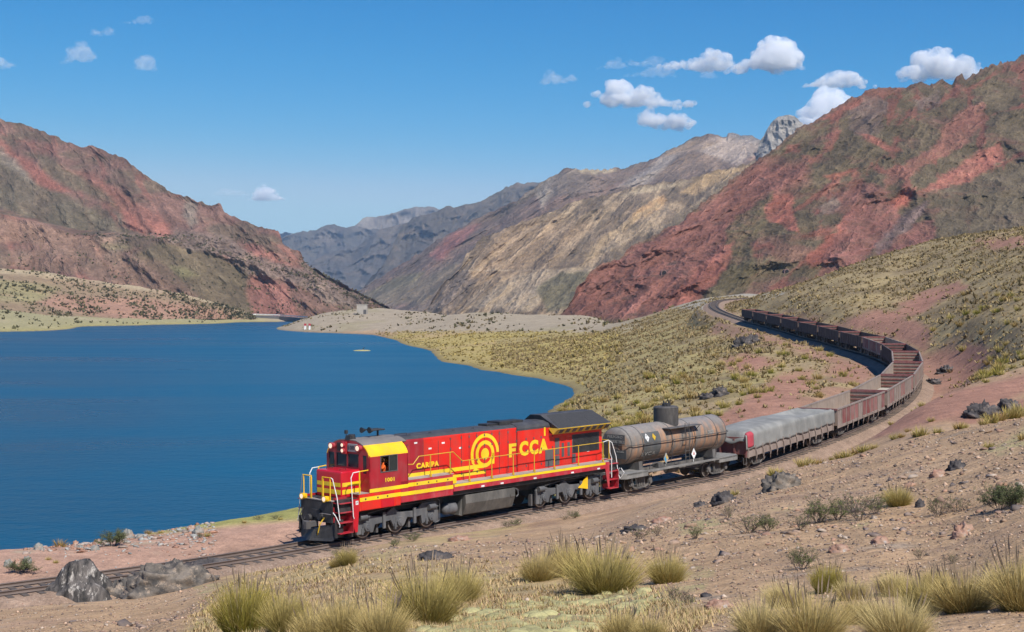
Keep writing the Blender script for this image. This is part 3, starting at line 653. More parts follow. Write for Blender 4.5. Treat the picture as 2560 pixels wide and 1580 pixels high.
def h_col(X, D, Z, PX, PY, V):
    n = fbm(X/60, D/60, Z/60, oct=5); s = S3(X, D, Z, A_, 26, 150, 200, 9, oct=5); s2 = S3(X, D, Z, A_, 9, 60, 80, 3, oct=4)
    fine = fbm(X/12, D/12, Z/12, oct=4)
    wx = PX + 26*fbm(X/50, D/50, Z/50, oct=5, gain=.62); wy = PY + 22*fbm(X/50+9, D/50, Z/50, oct=5, gain=.62)
    c = np.zeros(X.shape+(3,)) + np.array((.150, .115, .070))                       # olive scrub
    c = mixc(c, (.205, .105, .080), sstep(-.05, .35, n + .3*fine)*.85)              # brown
    c = mixc(c, (.265, .095, .072), sstep(.50, .68, s + .25*n)*.8)                  # red gullies
    c = mixc(c, (.120, .095, .056), sstep(.15, .4, -n + .3*fine)*.6)
    mar = poly_mask(wx, wy, [(1380,800),(1440,690),(1640,580),(1780,490),(1880,400),(2010,400),(2020,450),(1900,530),(1880,590),(1790,690),(1700,790)], 22)
    c = mixc(c, (.265, .105, .085), mar*.92)
    c = mixc(c, (.17, .09, .078), mar*sstep(.1, .4, fine + .4*n)*.7)
    for poly, colr in (
        ([(1820,560),(1900,500),(1935,480),(1920,560),(1880,600),(1900,690),(1850,740),(1760,790),(1790,700)], (.135,.11,.06)),   # dark scrub wedge
        ([(1590,560),(1700,510),(1830,450),(1860,430),(1700,545),(1560,640),(1520,650)], (.14,.115,.065)),
        ([(1938,486),(1978,481),(1992,589),(1929,554),(1915,520)], (.40,.13,.095)),
        ([(1645,790),(1760,650),(1835,598),(1815,670),(1720,790)], (.36,.125,.095)),
        ([(1537,790),(1640,705),(1700,690),(1650,740),(1557,792)], (.39,.155,.12)),
        ([(2300,482),(2380,425),(2487,359),(2515,395),(2428,451),(2320,486)], (.41,.14,.105)),
        ([(2225,500),(2296,468),(2270,515),(2235,528)], (.42,.12,.085)),
        ([(2015,640),(2080,585),(2130,520),(2180,495),(2110,580),(2075,650),(2020,665)], (.40,.125,.09)),
        ([(2090,590),(2130,520),(2220,490),(2260,540),(2200,610),(2130,680),(2040,700),(2060,640)], (.31,.125,.105)),
        ([(2200,640),(2280,560),(2350,540),(2330,600),(2220,650)], (.34,.14,.115)),
        ([(2075,500),(2170,455),(2230,480),(2120,530),(2060,530)], (.28,.12,.10)),
        ([(2040,300),(2180,222),(2260,222),(2180,262),(2080,300)], (.33,.12,.09)),
        ([(2140,330),(2160,325),(2250,370),(2220,380)], (.34,.12,.09)),
        ([(2380,290),(2450,250),(2470,300),(2400,370),(2200,470),(2210,440),(2340,360)], (.30,.125,.095)),
        ([(2060,432),(2150,418),(2145,428),(2080,450)], (.38,.125,.085)),
        ([(2190,610),(2260,530),(2320,500),(2310,530),(2240,600),(2200,640)], (.22,.15,.15)),
        ([(2310,480),(2420,455),(2600,400),(2600,640),(2400,620),(2330,560),(2360,520)], (.15,.12,.08)),
        ([(2160,240),(2220,250),(2200,330),(2140,335),(2115,310)], (.20,.14,.12)),
        ([(2280,250),(2340,230),(2345,270),(2290,275)], (.22,.16,.14)),
        ([(2050,512),(2090,490),(2100,520),(2050,545)], (.23,.17,.14)),
    ):
        mm = poly_mask(wx, wy, poly, 6)
        c = mixc(c, colr, mm*(.72 + .25*sstep(-.2, .3, fine)))
    sc = poly_mask(PX, PY, [(2300,486),(2487,355),(2515,398),(2320,490)], 12)
    c = mixc(c, (.47,.19,.145), sc*sstep(.5, .8, s2)*.6)
    edge = 1-sstep(0, .03, V)
    c = mixc(c, (.21,.12,.10), edge*.6)
    c = mixc(c, (.09,.07,.055), sstep(.25, .5, fine)*sstep(.0, .3, n)*.5)
    return c*(1 + .22*fbm(X/7, D/7, Z/7, oct=3)[..., None])
M_H = fall_line_mat('red_rock', 1.0, A_)
H_surf = loft('red_mountain', 1380, 3200, 900, [HR, HM, HF], 150, h_disp, h_col, M_H, gain=.65, tone=.98)

# ---- the tan mountain with the scree gullies
G2R = [(1060,775,2350),(1074,767,2350),(1081,748,2360),(1111,700,2380),(1148,674,2400),(1167,637,2430),(1211,589,2500),(1304,556,2560),(1378,530,2600),(1433,504,2650),(1489,493,2700),(1537,481,2750),(1610,461,2800),(1718,447,2900),(1880,405,3000),(2050,380,3050)]
G2F = [(1060,800,2300),(1300,860,1850),(1700,900,1600),(2050,900,1500)]
A2 = math.radians(47)
def g2_disp(X, D, Z, PX, PY, V):
    env = sstep(0, .08, V)
    g = S3(X, D, Z, A2, 90, 700, 600, oct=4); g2 = S3(X, D, Z, A2, 30, 200, 200, 5, oct=4)
    dd = env*(-120*(g-.45) - 40*(g2-.45) + 90*fbm(X/300, D/300, Z/300, oct=3) - 25*ridged(X/40, D/80, Z/40, oct=4)*poly_mask(PX, PY, [(1060,790),(1120,690),(1180,600),(1260,560),(1290,620),(1200,700),(1150,780)], 15))
    return dd, (1-env)*7*fbm(X/22, D/22, oct=4) + 3*fbm(X/20, D/30, Z/20, oct=3)
def g2_col(X, D, Z, PX, PY, V):
    s = S3(X, D, Z, A2, 42, 520, 400, 2, oct=5); s2 = S3(X, D, Z, A2, 15, 260, 200, 8, oct=4); n = fbm(X/90, D/90, Z/90, oct=5)
    wx = PX + 14*n; wy = PY + 12*fbm(X/90+4, D/90, Z/90, oct=4)
    c = np.zeros(X.shape+(3,)) + np.array((.225, .165, .115))
    c = mixc(c, (.43, .32, .21), sstep(.42, .62, s + .2*n)*.9)
    c = mixc(c, (.115, .095, .075), sstep(.45, .62, s2 - .3*n)*.55)
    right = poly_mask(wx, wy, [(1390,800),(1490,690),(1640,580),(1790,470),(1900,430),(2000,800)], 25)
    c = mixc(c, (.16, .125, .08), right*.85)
    mid = poly_mask(wx, wy, [(1150,700),(1240,590),(1400,545),(1480,560),(1380,660),(1290,700)], 25)
    c = mixc(c, (.37, .25, .15), mid*.55)
    for poly, colr in (([(1580,548),(1600,520),(1660,490),(1668,500),(1625,535)], (.55,.33,.15)),
                       ([(1460,650),(1500,600),(1560,560),(1640,505),(1650,512),(1570,570),(1500,630),(1470,656)], (.46,.33,.19)),
                       ([(1170,768),(1290,690),(1360,668),(1410,672),(1330,740),(1290,775)], (.42,.325,.225)),
                       ([(1290,775),(1330,730),(1380,690),(1400,690),(1330,775)], (.47,.375,.27)),
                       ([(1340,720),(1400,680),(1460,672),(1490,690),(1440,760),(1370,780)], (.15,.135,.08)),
                       ([(1550,492),(1600,470),(1720,450),(1700,462),(1600,485)], (.48,.38,.25)),
                       ([(1700,480),(1760,440),(1870,412),(1830,440),(1740,485)], (.50,.34,.17)),
                       ([(1060,780),(1110,700),(1150,676),(1200,690),(1160,740),(1110,780)], (.20,.155,.13)),
                       ([(1405,672),(1455,668),(1480,676),(1410,684)], (.52,.40,.26))):
        c = mixc(c, colr, poly_mask(wx, wy, poly, 6)*.85)
    c = mixc(c, (.40,.31,.22), np.exp(-((PY-676-0.5*fbm(X/60, D/60, oct=2))/1.5)**2)*(PX > 1145)*(PX < 1480)*.9)    # the old road bench
    return c*(1 + .25*fbm(X/12, D/12, Z/12, oct=3)[..., None])
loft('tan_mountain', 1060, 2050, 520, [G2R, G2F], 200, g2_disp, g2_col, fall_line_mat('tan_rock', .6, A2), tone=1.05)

# ---- the brown mountain behind with the pale scree bowl
G1R = [(880,735,4300),(896,726,4300),(970,681,4250),(1044,637,4200),(1096,596,4200),(1193,548,4200),(1248,522,4200),(1293,500,4150),(1340,466,4150),(1363,450,4150),(1388,436,4150),(1416,421,4150),(1456,424,4200),(1510,424,4300),(1567,418,4400),
       (1630,397,4450),(1672,376,4500),(1735,343,4550),(1766,337,4550),(1800,340,4550),(1816,341,4550),(1820,332,4550),(1832,334,4550),(1850,341,4550),(1862,338,4550),(1880,340,4550),(1890,347,4550),(1905,352,4550),(1960,380,4500),(2050,420,4500)]
G1F = [(880,790,3800),(1100,800,3300),(1400,760,3050),(1700,650,3100),(2050,600,3100)]
A1 = math.radians(36)
def g1_disp(X, D, Z, PX, PY, V):
    env = sstep(0, .07, V)
    g = S3(X, D, Z, A1, 160, 900, 900, oct=4); g2 = S3(X, D, Z, A1, 45, 260, 300, 5, oct=4)
    return env*(-190*(g-.45) - 55*(g2-.45) + 150*fbm(X/500, D/500, Z/500, oct=3)), (1-env)*(9*fbm(X/30, D/30, oct=4)) + 4*fbm(X/25, D/40, Z/25, oct=3)
def g1_col(X, D, Z, PX, PY, V):
    s = S3(X, D, Z, A1, 70, 600, 500, 2, oct=5); n = fbm(X/150, D/150, Z/150, oct=5)
    wx = PX + 12*n; wy = PY + 10*fbm(X/120+4, D/120, Z/120, oct=4)
    c = np.zeros(X.shape+(3,)) + np.array((.215, .15, .12))
    c = mixc(c, (.27, .17, .135), sstep(.45, .65, s)*.8)
    c = mixc(c, (.15, .12, .085), sstep(.05, .4, n)*.5)
    for poly, colr in (([(1300,500),(1395,430),(1440,424),(1450,432),(1400,470),(1355,520),(1340,480),(1290,510)], (.45,.37,.29)),
                       ([(1440,420),(1510,420),(1540,425),(1490,436),(1450,434)], (.52,.42,.27)),
                       ([(1400,430),(1440,428),(1480,440),(1470,475),(1390,490),(1370,470)], (.20,.155,.13)),
                       ([(1720,360),(1780,345),(1890,350),(1905,370),(1850,412),(1810,405),(1760,390)], (.43,.35,.31)),
                       ([(1540,470),(1620,420),(1700,360),(1730,350),(1700,385),(1620,460)], (.34,.29,.26)),
                       ([(1650,385),(1735,345),(1800,350),(1760,370),(1700,385)], (.40,.28,.19)),
                       ([(1640,450),(1700,385),(1760,385),(1830,410),(1780,425),(1700,450)], (.26,.18,.13)),
                       ([(1070,640),(1130,580),(1200,560),(1160,600),(1100,650)], (.33,.13,.115)),
                       ([(900,735),(1000,690),(1060,680),(1030,720),(950,755)], (.22,.19,.11)),
                       ([(810,760),(1000,720),(1150,650),(1140,690),(1060,760)], (.21,.165,.11))):
        c = mixc(c, colr, poly_mask(wx, wy, poly, 7)*.85)
    c = mixc(c, (.13,.115,.11), (1-sstep(0, .035, V))*(PX > 1560)*(PX < 1740)*.8)
    c = mixc(c, (.26,.25,.26), (1-sstep(0.0, .07, V))*(PX > 1815)*.8)
    return c*(1 + .2*fbm(X/20, D/20, Z/20, oct=3)[..., None])
loft('brown_mountain', 880, 2050, 520, [G1R, G1F], 170, g1_disp, g1_col, fall_line_mat('brown_rock', .45, A1), tone=1.0)

# ---- the bare grey summit behind the red ridge
PKR = [(1885,400,4300),(1900,352,4300),(1910,338,4300),(1920,318,4300),(1928,306,4300),(1940,296,4300),(1955,290,4300),(1972,288,4300),(1985,291,4300),(1995,299,4300),(2006,309,4300),(2015,322,4300),(2030,338,4300),(2080,400,4300)]
PKF = [(1885,450,4200),(2080,450,4180)]
def pk_disp(X, D, Z, PX, PY, V):
    env = sstep(0, .08, V)
    return env*(-70*(ridged(X/55, D/100, Z/90, oct=5)-.4)), 5*fbm(X/14, D/14, Z/14, oct=4)
def pk_col(X, D, Z, PX, PY, V):
    st = np.sin((Z + .35*X + 14*fbm(X/40, D/40, Z/40, oct=3))/5.5)
    c = np.zeros(X.shape+(3,)) + np.array((.33, .31, .30))
    c = mixc(c, (.17, .165, .17), sstep(0, .7, st)*.7)
    c = mixc(c, (.52, .50, .48), sstep(.1, .5, fbm(X/25, D/25, Z/12, oct=4))*.7*(PY < 345))
    return c
loft('grey_summit', 1885, 2080, 130, [PKR, PKF], 90, pk_disp, pk_col, rock_mat('grey_rock', .4), back=.6, tone=1.0)

# ---- blue distance
def far_range(name, ridge, foot, nx, nv, base, lite, sc):
    def dsp(X, D, Z, PX, PY, V):
        env = sstep(0, .1, V)
        g = ridged(X/sc, D/(sc*2), Z/(sc*1.6), oct=5)
        return env*(-sc*1.6*(g-.45)), sc*.045*fbm(X/(sc*.14), D/(sc*.14), oct=4)*(1-env) + sc*.02*fbm(X/(sc*.1), D/(sc*.1), Z/(sc*.1), oct=3)
    def cl(X, D, Z, PX, PY, V):
        n = fbm(X/sc*2, D/sc*2, Z/sc*2, oct=5)
        c = np.zeros(X.shape+(3,)) + np.array(base)
        c = mixc(c, lite, sstep(-.05, .4, n)*.8)
        return c*(1 + .3*fbm(X/(sc*.12), D/(sc*.12), Z/(sc*.12), oct=3)[..., None])
    loft(name, ridge[0][0], ridge[-1][0], nx, [ridge, foot], nv, dsp, cl, rock_mat(name+'_rock', 120/sc))
far_range('blue_range', [(900,728,6500),(905,722,6500),(930,690,6600),(960,660,6700),(1007,560,7200),(1044,540,7200),(1093,528,7200),(1115,515,7200),(1135,518,7200),(1156,512,7200),(1196,506,7200),(1230,489,7300),(1262,470,7300),(1293,458,7400),(1310,459,7400),(1330,454,7400),(1350,457,7400),(1363,452,7400),(1420,440,7500),(1500,450,7500)],
          [(900,745,6400),(1500,760,5600)], 260, 110, (.115,.10,.085), (.21,.165,.13), 260)
far_range('jagged_blue_ridge', [(640,800,7500),(700,720,7800),(759,668,8000),(775,656,8000),(822,632,8200),(850,626,8200),(880,622,8300),(907,607,8300),(930,590,8300),(952,572,8400),(985,566,8400),(1007,557,8400),(1060,560,8400),(1120,575,8300),(1200,640,8000)],
          [(640,830,7000),(1200,800,6800)], 260, 90, (.11,.10,.095), (.19,.155,.125), 300)
far_range('distant_range', [(640,600,9600),(707,594,9600),(720,590,9600),(735,583,9700),(759,578,9700),(789,576,9800),(800,569,9800),(807,567,9800),(822,562,9800),(837,559,9800),(848,563,9800),(856,567,9800),(885,568,9900),(930,570,9900),(1100,600,9800)],
          [(640,760,9000),(1100,760,9000)], 220, 90, (.12,.11,.10), (.19,.16,.14), 380)
far_range('pale_range', [(820,600,10600),(885,567,10600),(896,556,10600),(907,548,10700),(935,542,10700),(959,541,10700),(980,532,10800),(1007,526,10800),(1035,518,10800),(1052,516,10800),(1065,520,10800),(1080,518,10800),(1093,520,10800),(1130,530,10800),(1200,560,10800)],
          [(820,700,10300),(1200,700,10300)], 160, 50, (.22,.19,.17), (.42,.38,.34), 420)
far_range('horizon_hills', [(640,592,12800),(700,585,12800),(712,580,12800),(728,583,12800),(745,589,12800),(800,600,12800)], [(640,650,12500),(800,650,12500)], 60, 16, (.14,.13,.12), (.2,.18,.16), 500)

# ---- the red mountain on the left with its shelf
LR = [(-500,250,2500),(-250,268,2400),(-80,300,2250),(0,298,2200),(49,308,2180),(102,325,2160),(155,349,2130),(204,368,2100),(233,366,2090),(265,377,2070),(298,392,2050),(318,401,2040),(347,427,2010),(388,455,1980),(429,480,1950),(490,500,1920),(527,513,1900),
      (545,507,1890),(553,510,1888),(561,533,1880),(585,542,1860),(612,553,1840),(640,563,1820),(661,573,1800),(686,572,1790),(695,578,1785),(702,592,1780),(710,611,1770),(730,621,1750),(751,631,1740),(756,640,1738),(762,657,1730),(790,673,1710),(820,692,1690),(850,706,1670),(890,727,1650),(930,748,1620),(959,762,1600),(1000,790,1580)]
LS1 = [(-500,540,1900),(0,522,1850),(204,576,1780),(408,584,1740),(500,610,1720),(612,640,1700),(720,680,1670),(816,703,1640),(900,745,1600),(1000,800,1560)]
LS2 = [(-500,560,1750),(0,534,1720),(204,590,1660),(408,598,1640),(500,622,1640),(612,655,1640),(720,695,1620),(816,716,1600),(900,755,1580),(1000,805,1550)]
LF = [(-500,850,1350),(0,850,1400),(400,840,1450),(640,830,1500),(900,815,1540),(1000,812,1545)]
AL = math.radians(-40)
def l_disp(X, D, Z, PX, PY, V):
    env = sstep(0, .05, V)
    g = S3(X, D, Z, AL, 75, 380, 500, oct=4); g2 = S3(X, D, Z, AL, 22, 90, 150, 5, oct=4)
    outc = poly_mask(PX, PY, [(415,600),(440,575),(560,592),(640,640),(760,675),(850,715),(930,755),(900,775),(800,745),(700,700),(620,690),(560,640),(480,628)], 8)
    crag = ridged(X/16, D/30, Z/13, oct=5)
    return env*(-70*(g-.45) - 18*(g2-.45) + 60*fbm(X/220, D/220, Z/220, oct=3)) - outc*(16*crag+6), (1-env)*(4*fbm(X/16, D/16, oct=4)) + 2.2*fbm(X/12, D/18, Z/12, oct=3) + outc*4*(crag-.4)
def l_col(X, D, Z, PX, PY, V):
    s = S3(X, D, Z, AL, 40, 240, 300, 2, oct=5); n = fbm(X/70, D/70, Z/70, oct=5); fine = fbm(X/14, D/14, Z/14, oct=4)
    wx = PX + 16*fbm(X/60, D/60, Z/60, oct=4); wy = PY + 12*fbm(X/60+4, D/60, Z/60, oct=4)
    c = np.zeros(X.shape+(3,)) + np.array((.245, .135, .11))
    c = mixc(c, (.165, .13, .09), sstep(-.1, .3, n)*.75)
    c = mixc(c, (.32, .13, .10), sstep(.5, .68, s)*.6)
    for poly, colr, w in (
        ([(-500,420),(0,380),(60,420),(130,470),(200,510),(300,560),(380,590),(200,580),(0,525),(-500,540)], (.165,.14,.095), .85),
        ([(-50,330),(0,350),(60,400),(110,430),(180,480),(130,480),(70,440),(0,372),(-50,350)], (.38,.14,.105), .9),
        ([(0,365),(40,400),(80,455),(50,440),(0,395)], (.30,.25,.20), .7),
        ([(165,420),(240,440),(330,500),(400,540),(440,590),(360,580),(300,530),(230,480)], (.34,.14,.105), .75),
        ([(300,520),(345,545),(370,592),(340,580),(310,550)], (.42,.15,.11), .8),
        ([(365,545),(425,560),(420,590),(395,592)], (.42,.16,.12), .9),
        ([(60,380),(140,400),(250,470),(300,520),(200,480),(120,440)], (.17,.14,.09), .8),
        ([(455,505),(485,500),(500,560),(480,575),(462,545)], (.27,.22,.18), .85),
        ([(560,640),(640,610),(720,660),(760,690),(700,700),(620,660)], (.33,.13,.105), .75),
        ([(-500,560),(0,545),(100,560),(200,590),(300,596),(200,640),(60,600),(-500,600)], (.36,.22,.16), .75),
        ([(400,600),(520,630),(620,680),(650,760),(620,800),(520,760),(400,690),(330,640)], (.185,.145,.085), .9),
        ([(620,690),(720,720),(760,800),(640,800),(620,740)], (.36,.145,.115), .8),
        ([(730,710),(850,760),(880,800),(760,800),(720,740)], (.22,.12,.09), .8),
        ([(200,620),(400,650),(500,740),(400,740),(200,690),(0,660),(0,620)], (.25,.16,.115), .7),
        ([(425,665),(460,665),(500,688),(460,695)], (.34,.31,.14), .7),
        ([(250,616),(330,620),(310,626),(250,622)], (.36,.31,.16), .7)):
        c = mixc(c, colr, poly_mask(wx, wy, poly, 9)*w)
    outc = poly_mask(wx, wy, [(415,600),(440,575),(560,592),(640,640),(760,675),(850,715),(930,755),(900,775),(800,745),(700,700),(620,690),(560,640),(480,628)], 7)
    c = mixc(c, (.275,.205,.175), outc*.85)
    return c*(1 + .25*fbm(X/7, D/7, Z/7, oct=3)[..., None])
L_surf = loft('left_mountain', -500, 1000, 560, [LR, LS1, LS2, LF], 75, l_disp, l_col, fall_line_mat('left_rock', .9, AL), gain=.65, tone=1.0)

# ---- the low shrubby hill on the far left shore
KR = [(-500,640,1350),(-200,655,1330),(0,670,1300),(122,680,1310),(200,696,1320),(286,709,1330),(360,718,1340),(449,733,1360),(530,755,1380),(580,768,1400),(612,778,1410),(640,793,1420)]
KF = [(-500,800,950),(0,800,1020),(200,800,1150),(408,797,1230),(560,797,1370),(640,800,1400)]
def k_disp(X, D, Z, PX, PY, V):
    env = sstep(0, .1, V)
    return env*(-22*(ridged(X/60, D/120, Z/120, oct=4)-.45) + 22*fbm(X/110, D/110, oct=3))*(1-sstep(.8, 1, V)*.8), 1.5*fbm(X/14, D/14, oct=4)
def k_col(X, D, Z, PX, PY, V):
    n = fbm(X/45, D/45, Z/45, oct=5); wx = PX+12*n; wy = PY+8*fbm(X/40, D/40, oct=3)
    c = np.zeros(X.shape+(3,)) + np.array((.30, .215, .135))
    c = mixc(c, (.43, .35, .23), (1-sstep(.05, .16, V+.05*n))*.8)
    c = mixc(c, (.40, .215, .155), poly_mask(wx, wy, [(80,760),(150,735),(400,750),(560,775),(600,800),(330,800),(200,780)], 8)*.85)
    c = mixc(c, (.33, .30, .14), poly_mask(wx, wy, [(-500,690),(0,700),(150,720),(80,760),(0,750),(-500,760)], 10)*.8)
    c = mixc(c, (.36, .24, .17), sstep(.1, .4, n)*.5)
    return c
K_surf = loft('shore_hill', -500, 640, 320, [KR, KF], 110, k_disp, k_col, rock_mat('shore_soil', 1.4), back=.5, tone=.95)
# ------------------------------------------------------------------ paints and metals
M_red = paint('hood_red', (.70, .018, .009), .42, dirt=(.38, .07, .05), amt=.5, var=.1)
M_maroon = paint('cab_maroon', (.36, .014, .024), .42, dirt=(.30, .12, .11), amt=.35)
M_sill = paint('sill_maroon', (.44, .018, .034), .45, dirt=(.36, .2, .19), amt=.4)
M_nose = paint('nose_crimson', (.55, .008, .022), .28, dirt=(.4, .1, .1), amt=.15)
M_yel = paint('cab_yellow', (.86, .50, .008), .45, dirt=(.6, .40, .1), amt=.35)
M_yel2 = paint('stripe_yellow', (.86, .60, .01), .45, dirt=(.5, .38, .15), amt=.3)
M_yeld = paint('dull_yellow', (.60, .38, .02), .55, dirt=(.3, .22, .12), amt=.4)
M_roof = paint('roof_grey', (.165, .15, .14), .75, amt=.3)
M_black = paint('sooty_black', (.022, .022, .024), .6, dirt=(.14, .13, .12), amt=.35, bump=.2)
M_hoodtop = paint('hood_roof_black', (.045, .045, .05), .7, dirt=(.12, .12, .12), amt=.4)
M_grille = paint('radiator_mesh', (.03, .03, .032), .8, dirt=(.08, .08, .08), amt=.6, scale=20)
M_deck = paint('dusty_walkway', (.33, .29, .26), .9, dirt=(.42, .36, .31), amt=.5)
M_grey = paint('bogie_grey', (.085, .088, .094), .65, dirt=(.22, .21, .20), amt=.55, bump=.3)
M_tankg = paint('fuel_tank_grey', (.085, .082, .074), .6, dirt=(.26, .24, .21), amt=.5)
M_white = paint('white_paint', (.80, .80, .78), .5, amt=.15)
M_steel = paint('worn_steel', (.42, .39, .36), .35, metal=.6, amt=.3)
M_wheel = paint('wheel_steel', (.07, .062, .056), .6, dirt=(.2, .17, .15), amt=.5)
M_glass, nt_, b_g = new_mat('cab_glass'); b_g.inputs['Base Color'].default_value = (.02, .028, .03, 1); b_g.inputs['Roughness'].default_value = .06
M_panel = paint('louvre_grey', (.085, .08, .08), .7, dirt=(.2, .18, .17), amt=.4)
M_lens, nt_, b_l = new_mat('lamp_lens'); b_l.inputs['Base Color'].default_value = (.75, .62, .5, 1); b_l.inputs['Roughness'].default_value = .15; b_l.inputs['Emission Color'].default_value = (1, .75, .5, 1); b_l.inputs['Emission Strength'].default_value = .6
M_rail = paint('rail_web', (.115, .082, .068), .7, dirt=(.2, .15, .12), amt=.5, scale=1)
M_railtop = paint('rail_head', (.17, .145, .13), .45, metal=.4, amt=.4)
M_sleep = paint('sleeper_wood', (.085, .07, .06), .9, dirt=(.24, .19, .16), amt=.6, scale=3, bump=.5)

# ------------------------------------------------------------------ the track
def sweep(offs, s0, s1, step, prof_dz=None):
    """cross-section offs [(across, up)] carried along the line between two arc lengths"""
    ss = np.arange(s0, s1+1e-6, step); n = len(offs); V = []; Fq = []
    for s in ss:
        p, t = at_arc(s); nrm = np.array([-t[1], t[0], 0]); nrm /= np.linalg.norm(nrm)
        for a, u in offs: V.append(p + nrm*a + np.array([0, 0, u]))
    for j in range(len(ss)-1):
        for i in range(n):
            Fq.append([j*n+i, (j+1)*n+i, (j+1)*n+(i+1) % n, j*n+(i+1) % n])
    return np.array(V), np.array(Fq)
A_START, A_END = 6.0, arc[-1]-6
track = empty('railway_track', tuple(at_arc(ARC0)[0])); bpy.context.view_layer.update()
tag(track, 'single railway line curving from the left foreground under the train and round the far bend', 'railway track')
def child_world(o, parent):
    o.parent = parent; o.matrix_parent_inverse = parent.matrix_world.inverted(); return o
for off in (-.7525, .7525):                                       # standard gauge
    V, Q = sweep([(off-.035, 0), (off+.035, 0), (off+.035, -.035), (off+.01, -.05), (off+.01, -.13), (off+.065, -.155), (off+.065, -.165), (off-.065, -.165), (off-.065, -.155), (off-.01, -.13), (off-.01, -.05), (off-.035, -.035)], A_START, A_END, 1.0)
    child_world(mesh_obj('rail', V, Q, M_rail), track)
    V, Q = sweep([(off-.03, .001), (off+.03, .001), (off+.03, .004), (off-.03, .004)], A_START, A_END, 1.0)
    child_world(mesh_obj('rail_head', V, Q, M_railtop), track)
mb = MB().box(-.12, .12, -1.28, 1.28, -.33, -.168)
sl0 = mb.build('sleeper', M_sleep, None)
sl_pos = np.arange(A_START+1, A_END-1, 0.62)
vis = [s for s in sl_pos if s > ARC0-52][:300]
first = True
for s in vis:
    p, t = at_arc(s + rng.uniform(-.04, .04))
    o = sl0 if first else sl0.copy()
    if not first: COL.objects.link(o)
    first = False
    o.location = Vector(p) - track.location + Vector((0, 0, rng.uniform(-.012, .002)))
    o.rotation_euler = (0, -math.asin(t[2]), math.atan2(t[1], t[0]) + rng.uniform(-.03, .03)); o.parent = track
mb = MB()
for s in [q for q in sl_pos if q > vis[-1]+.3]:
    p, t = at_arc(s); nrm = Vector((-t[1], t[0], 0)).normalized(); tt = Vector(t); up = Vector((0, 0, 1)); c = Vector(p)+Vector((0, 0, -.25))
    mb.add([c + tt*a*.12 + nrm*b*1.28 + up*d*.082 for d in (-1, 1) for a, b in ((-1,-1),(1,-1),(1,1),(-1,1))],
           [[0,3,2,1],[4,5,6,7],[0,1,5,4],[1,2,6,5],[2,3,7,6],[3,0,4,7]])
if mb.v:
    o = mb.build('sleeper', M_sleep, None); child_world(o, track); tag(o, kind='stuff')
# ballast shoulder, dirty and low
ss = np.arange(A_START, A_END, 0.6); prof = [(-2.9, -.85), (-2.2, -.55), (-1.6, -.27), (-1.2, -.20), (0, -.20), (1.2, -.20), (1.6, -.27), (2.2, -.55), (2.9, -.85)]
V = []
for s in ss:
    p, t = at_arc(s); nrm = np.array([-t[1], t[0], 0]); nrm /= np.linalg.norm(nrm)
    for a, u in prof: V.append(p + nrm*a + np.array([0, 0, u]))
V = np.array(V); V[:, 2] += .05*fbm(V[:, 0]/.5, V[:, 1]/.5, oct=3)
n = len(prof); idx = np.arange(len(V)).reshape(-1, n)
Q = np.stack([idx[:-1, :-1], idx[1:, :-1], idx[1:, 1:], idx[:-1, 1:]], -1).reshape(-1, 4)[:, ::-1]
cb = np.zeros(V.shape) + np.array((.285, .20, .145)); cb *= (1+.35*fbm(V[:, 0]/1.1, V[:, 1]/1.1, oct=3))[:, None]
M_bal = ground_mat('ballast', [(1.5, .25), (9, .35)], [(4, .6, .06), (18, .8, .04)], speck=[(7, .25, (.40, .34, .28), .6), (9.5, .2, (.09, .08, .08), .6)])
tag(mesh_obj('track_bed', V, Q.copy(), M_bal, smooth=True, cols=cb), kind='structure')

# ------------------------------------------------------------------ lettering
def text_mesh(name, txt, size, mat, parent, pos, rotx=90, rotz=0, bold=0.02, depth=.004, sx=1.0, space=1.0):
    cu = bpy.data.curves.new('t', 'FONT'); cu.body = txt; cu.size = size; cu.offset = bold*size; cu.extrude = depth
    cu.align_x = 'CENTER'; cu.align_y = 'CENTER'; cu.resolution_u = 3; cu.space_character = space
    ob = bpy.data.objects.new('t', cu); COL.objects.link(ob)
    dg = bpy.context.evaluated_depsgraph_get()
    me = bpy.data.meshes.new_from_object(ob.evaluated_get(dg)); bpy.data.objects.remove(ob)
    me.materials.clear(); me.materials.append(mat)
    o = bpy.data.objects.new(name, me); COL.objects.link(o); o.parent = parent
    o.location = pos; o.rotation_euler = (math.radians(rotx), 0, math.radians(rotz)); o.scale = (sx, 1, 1)
    return o

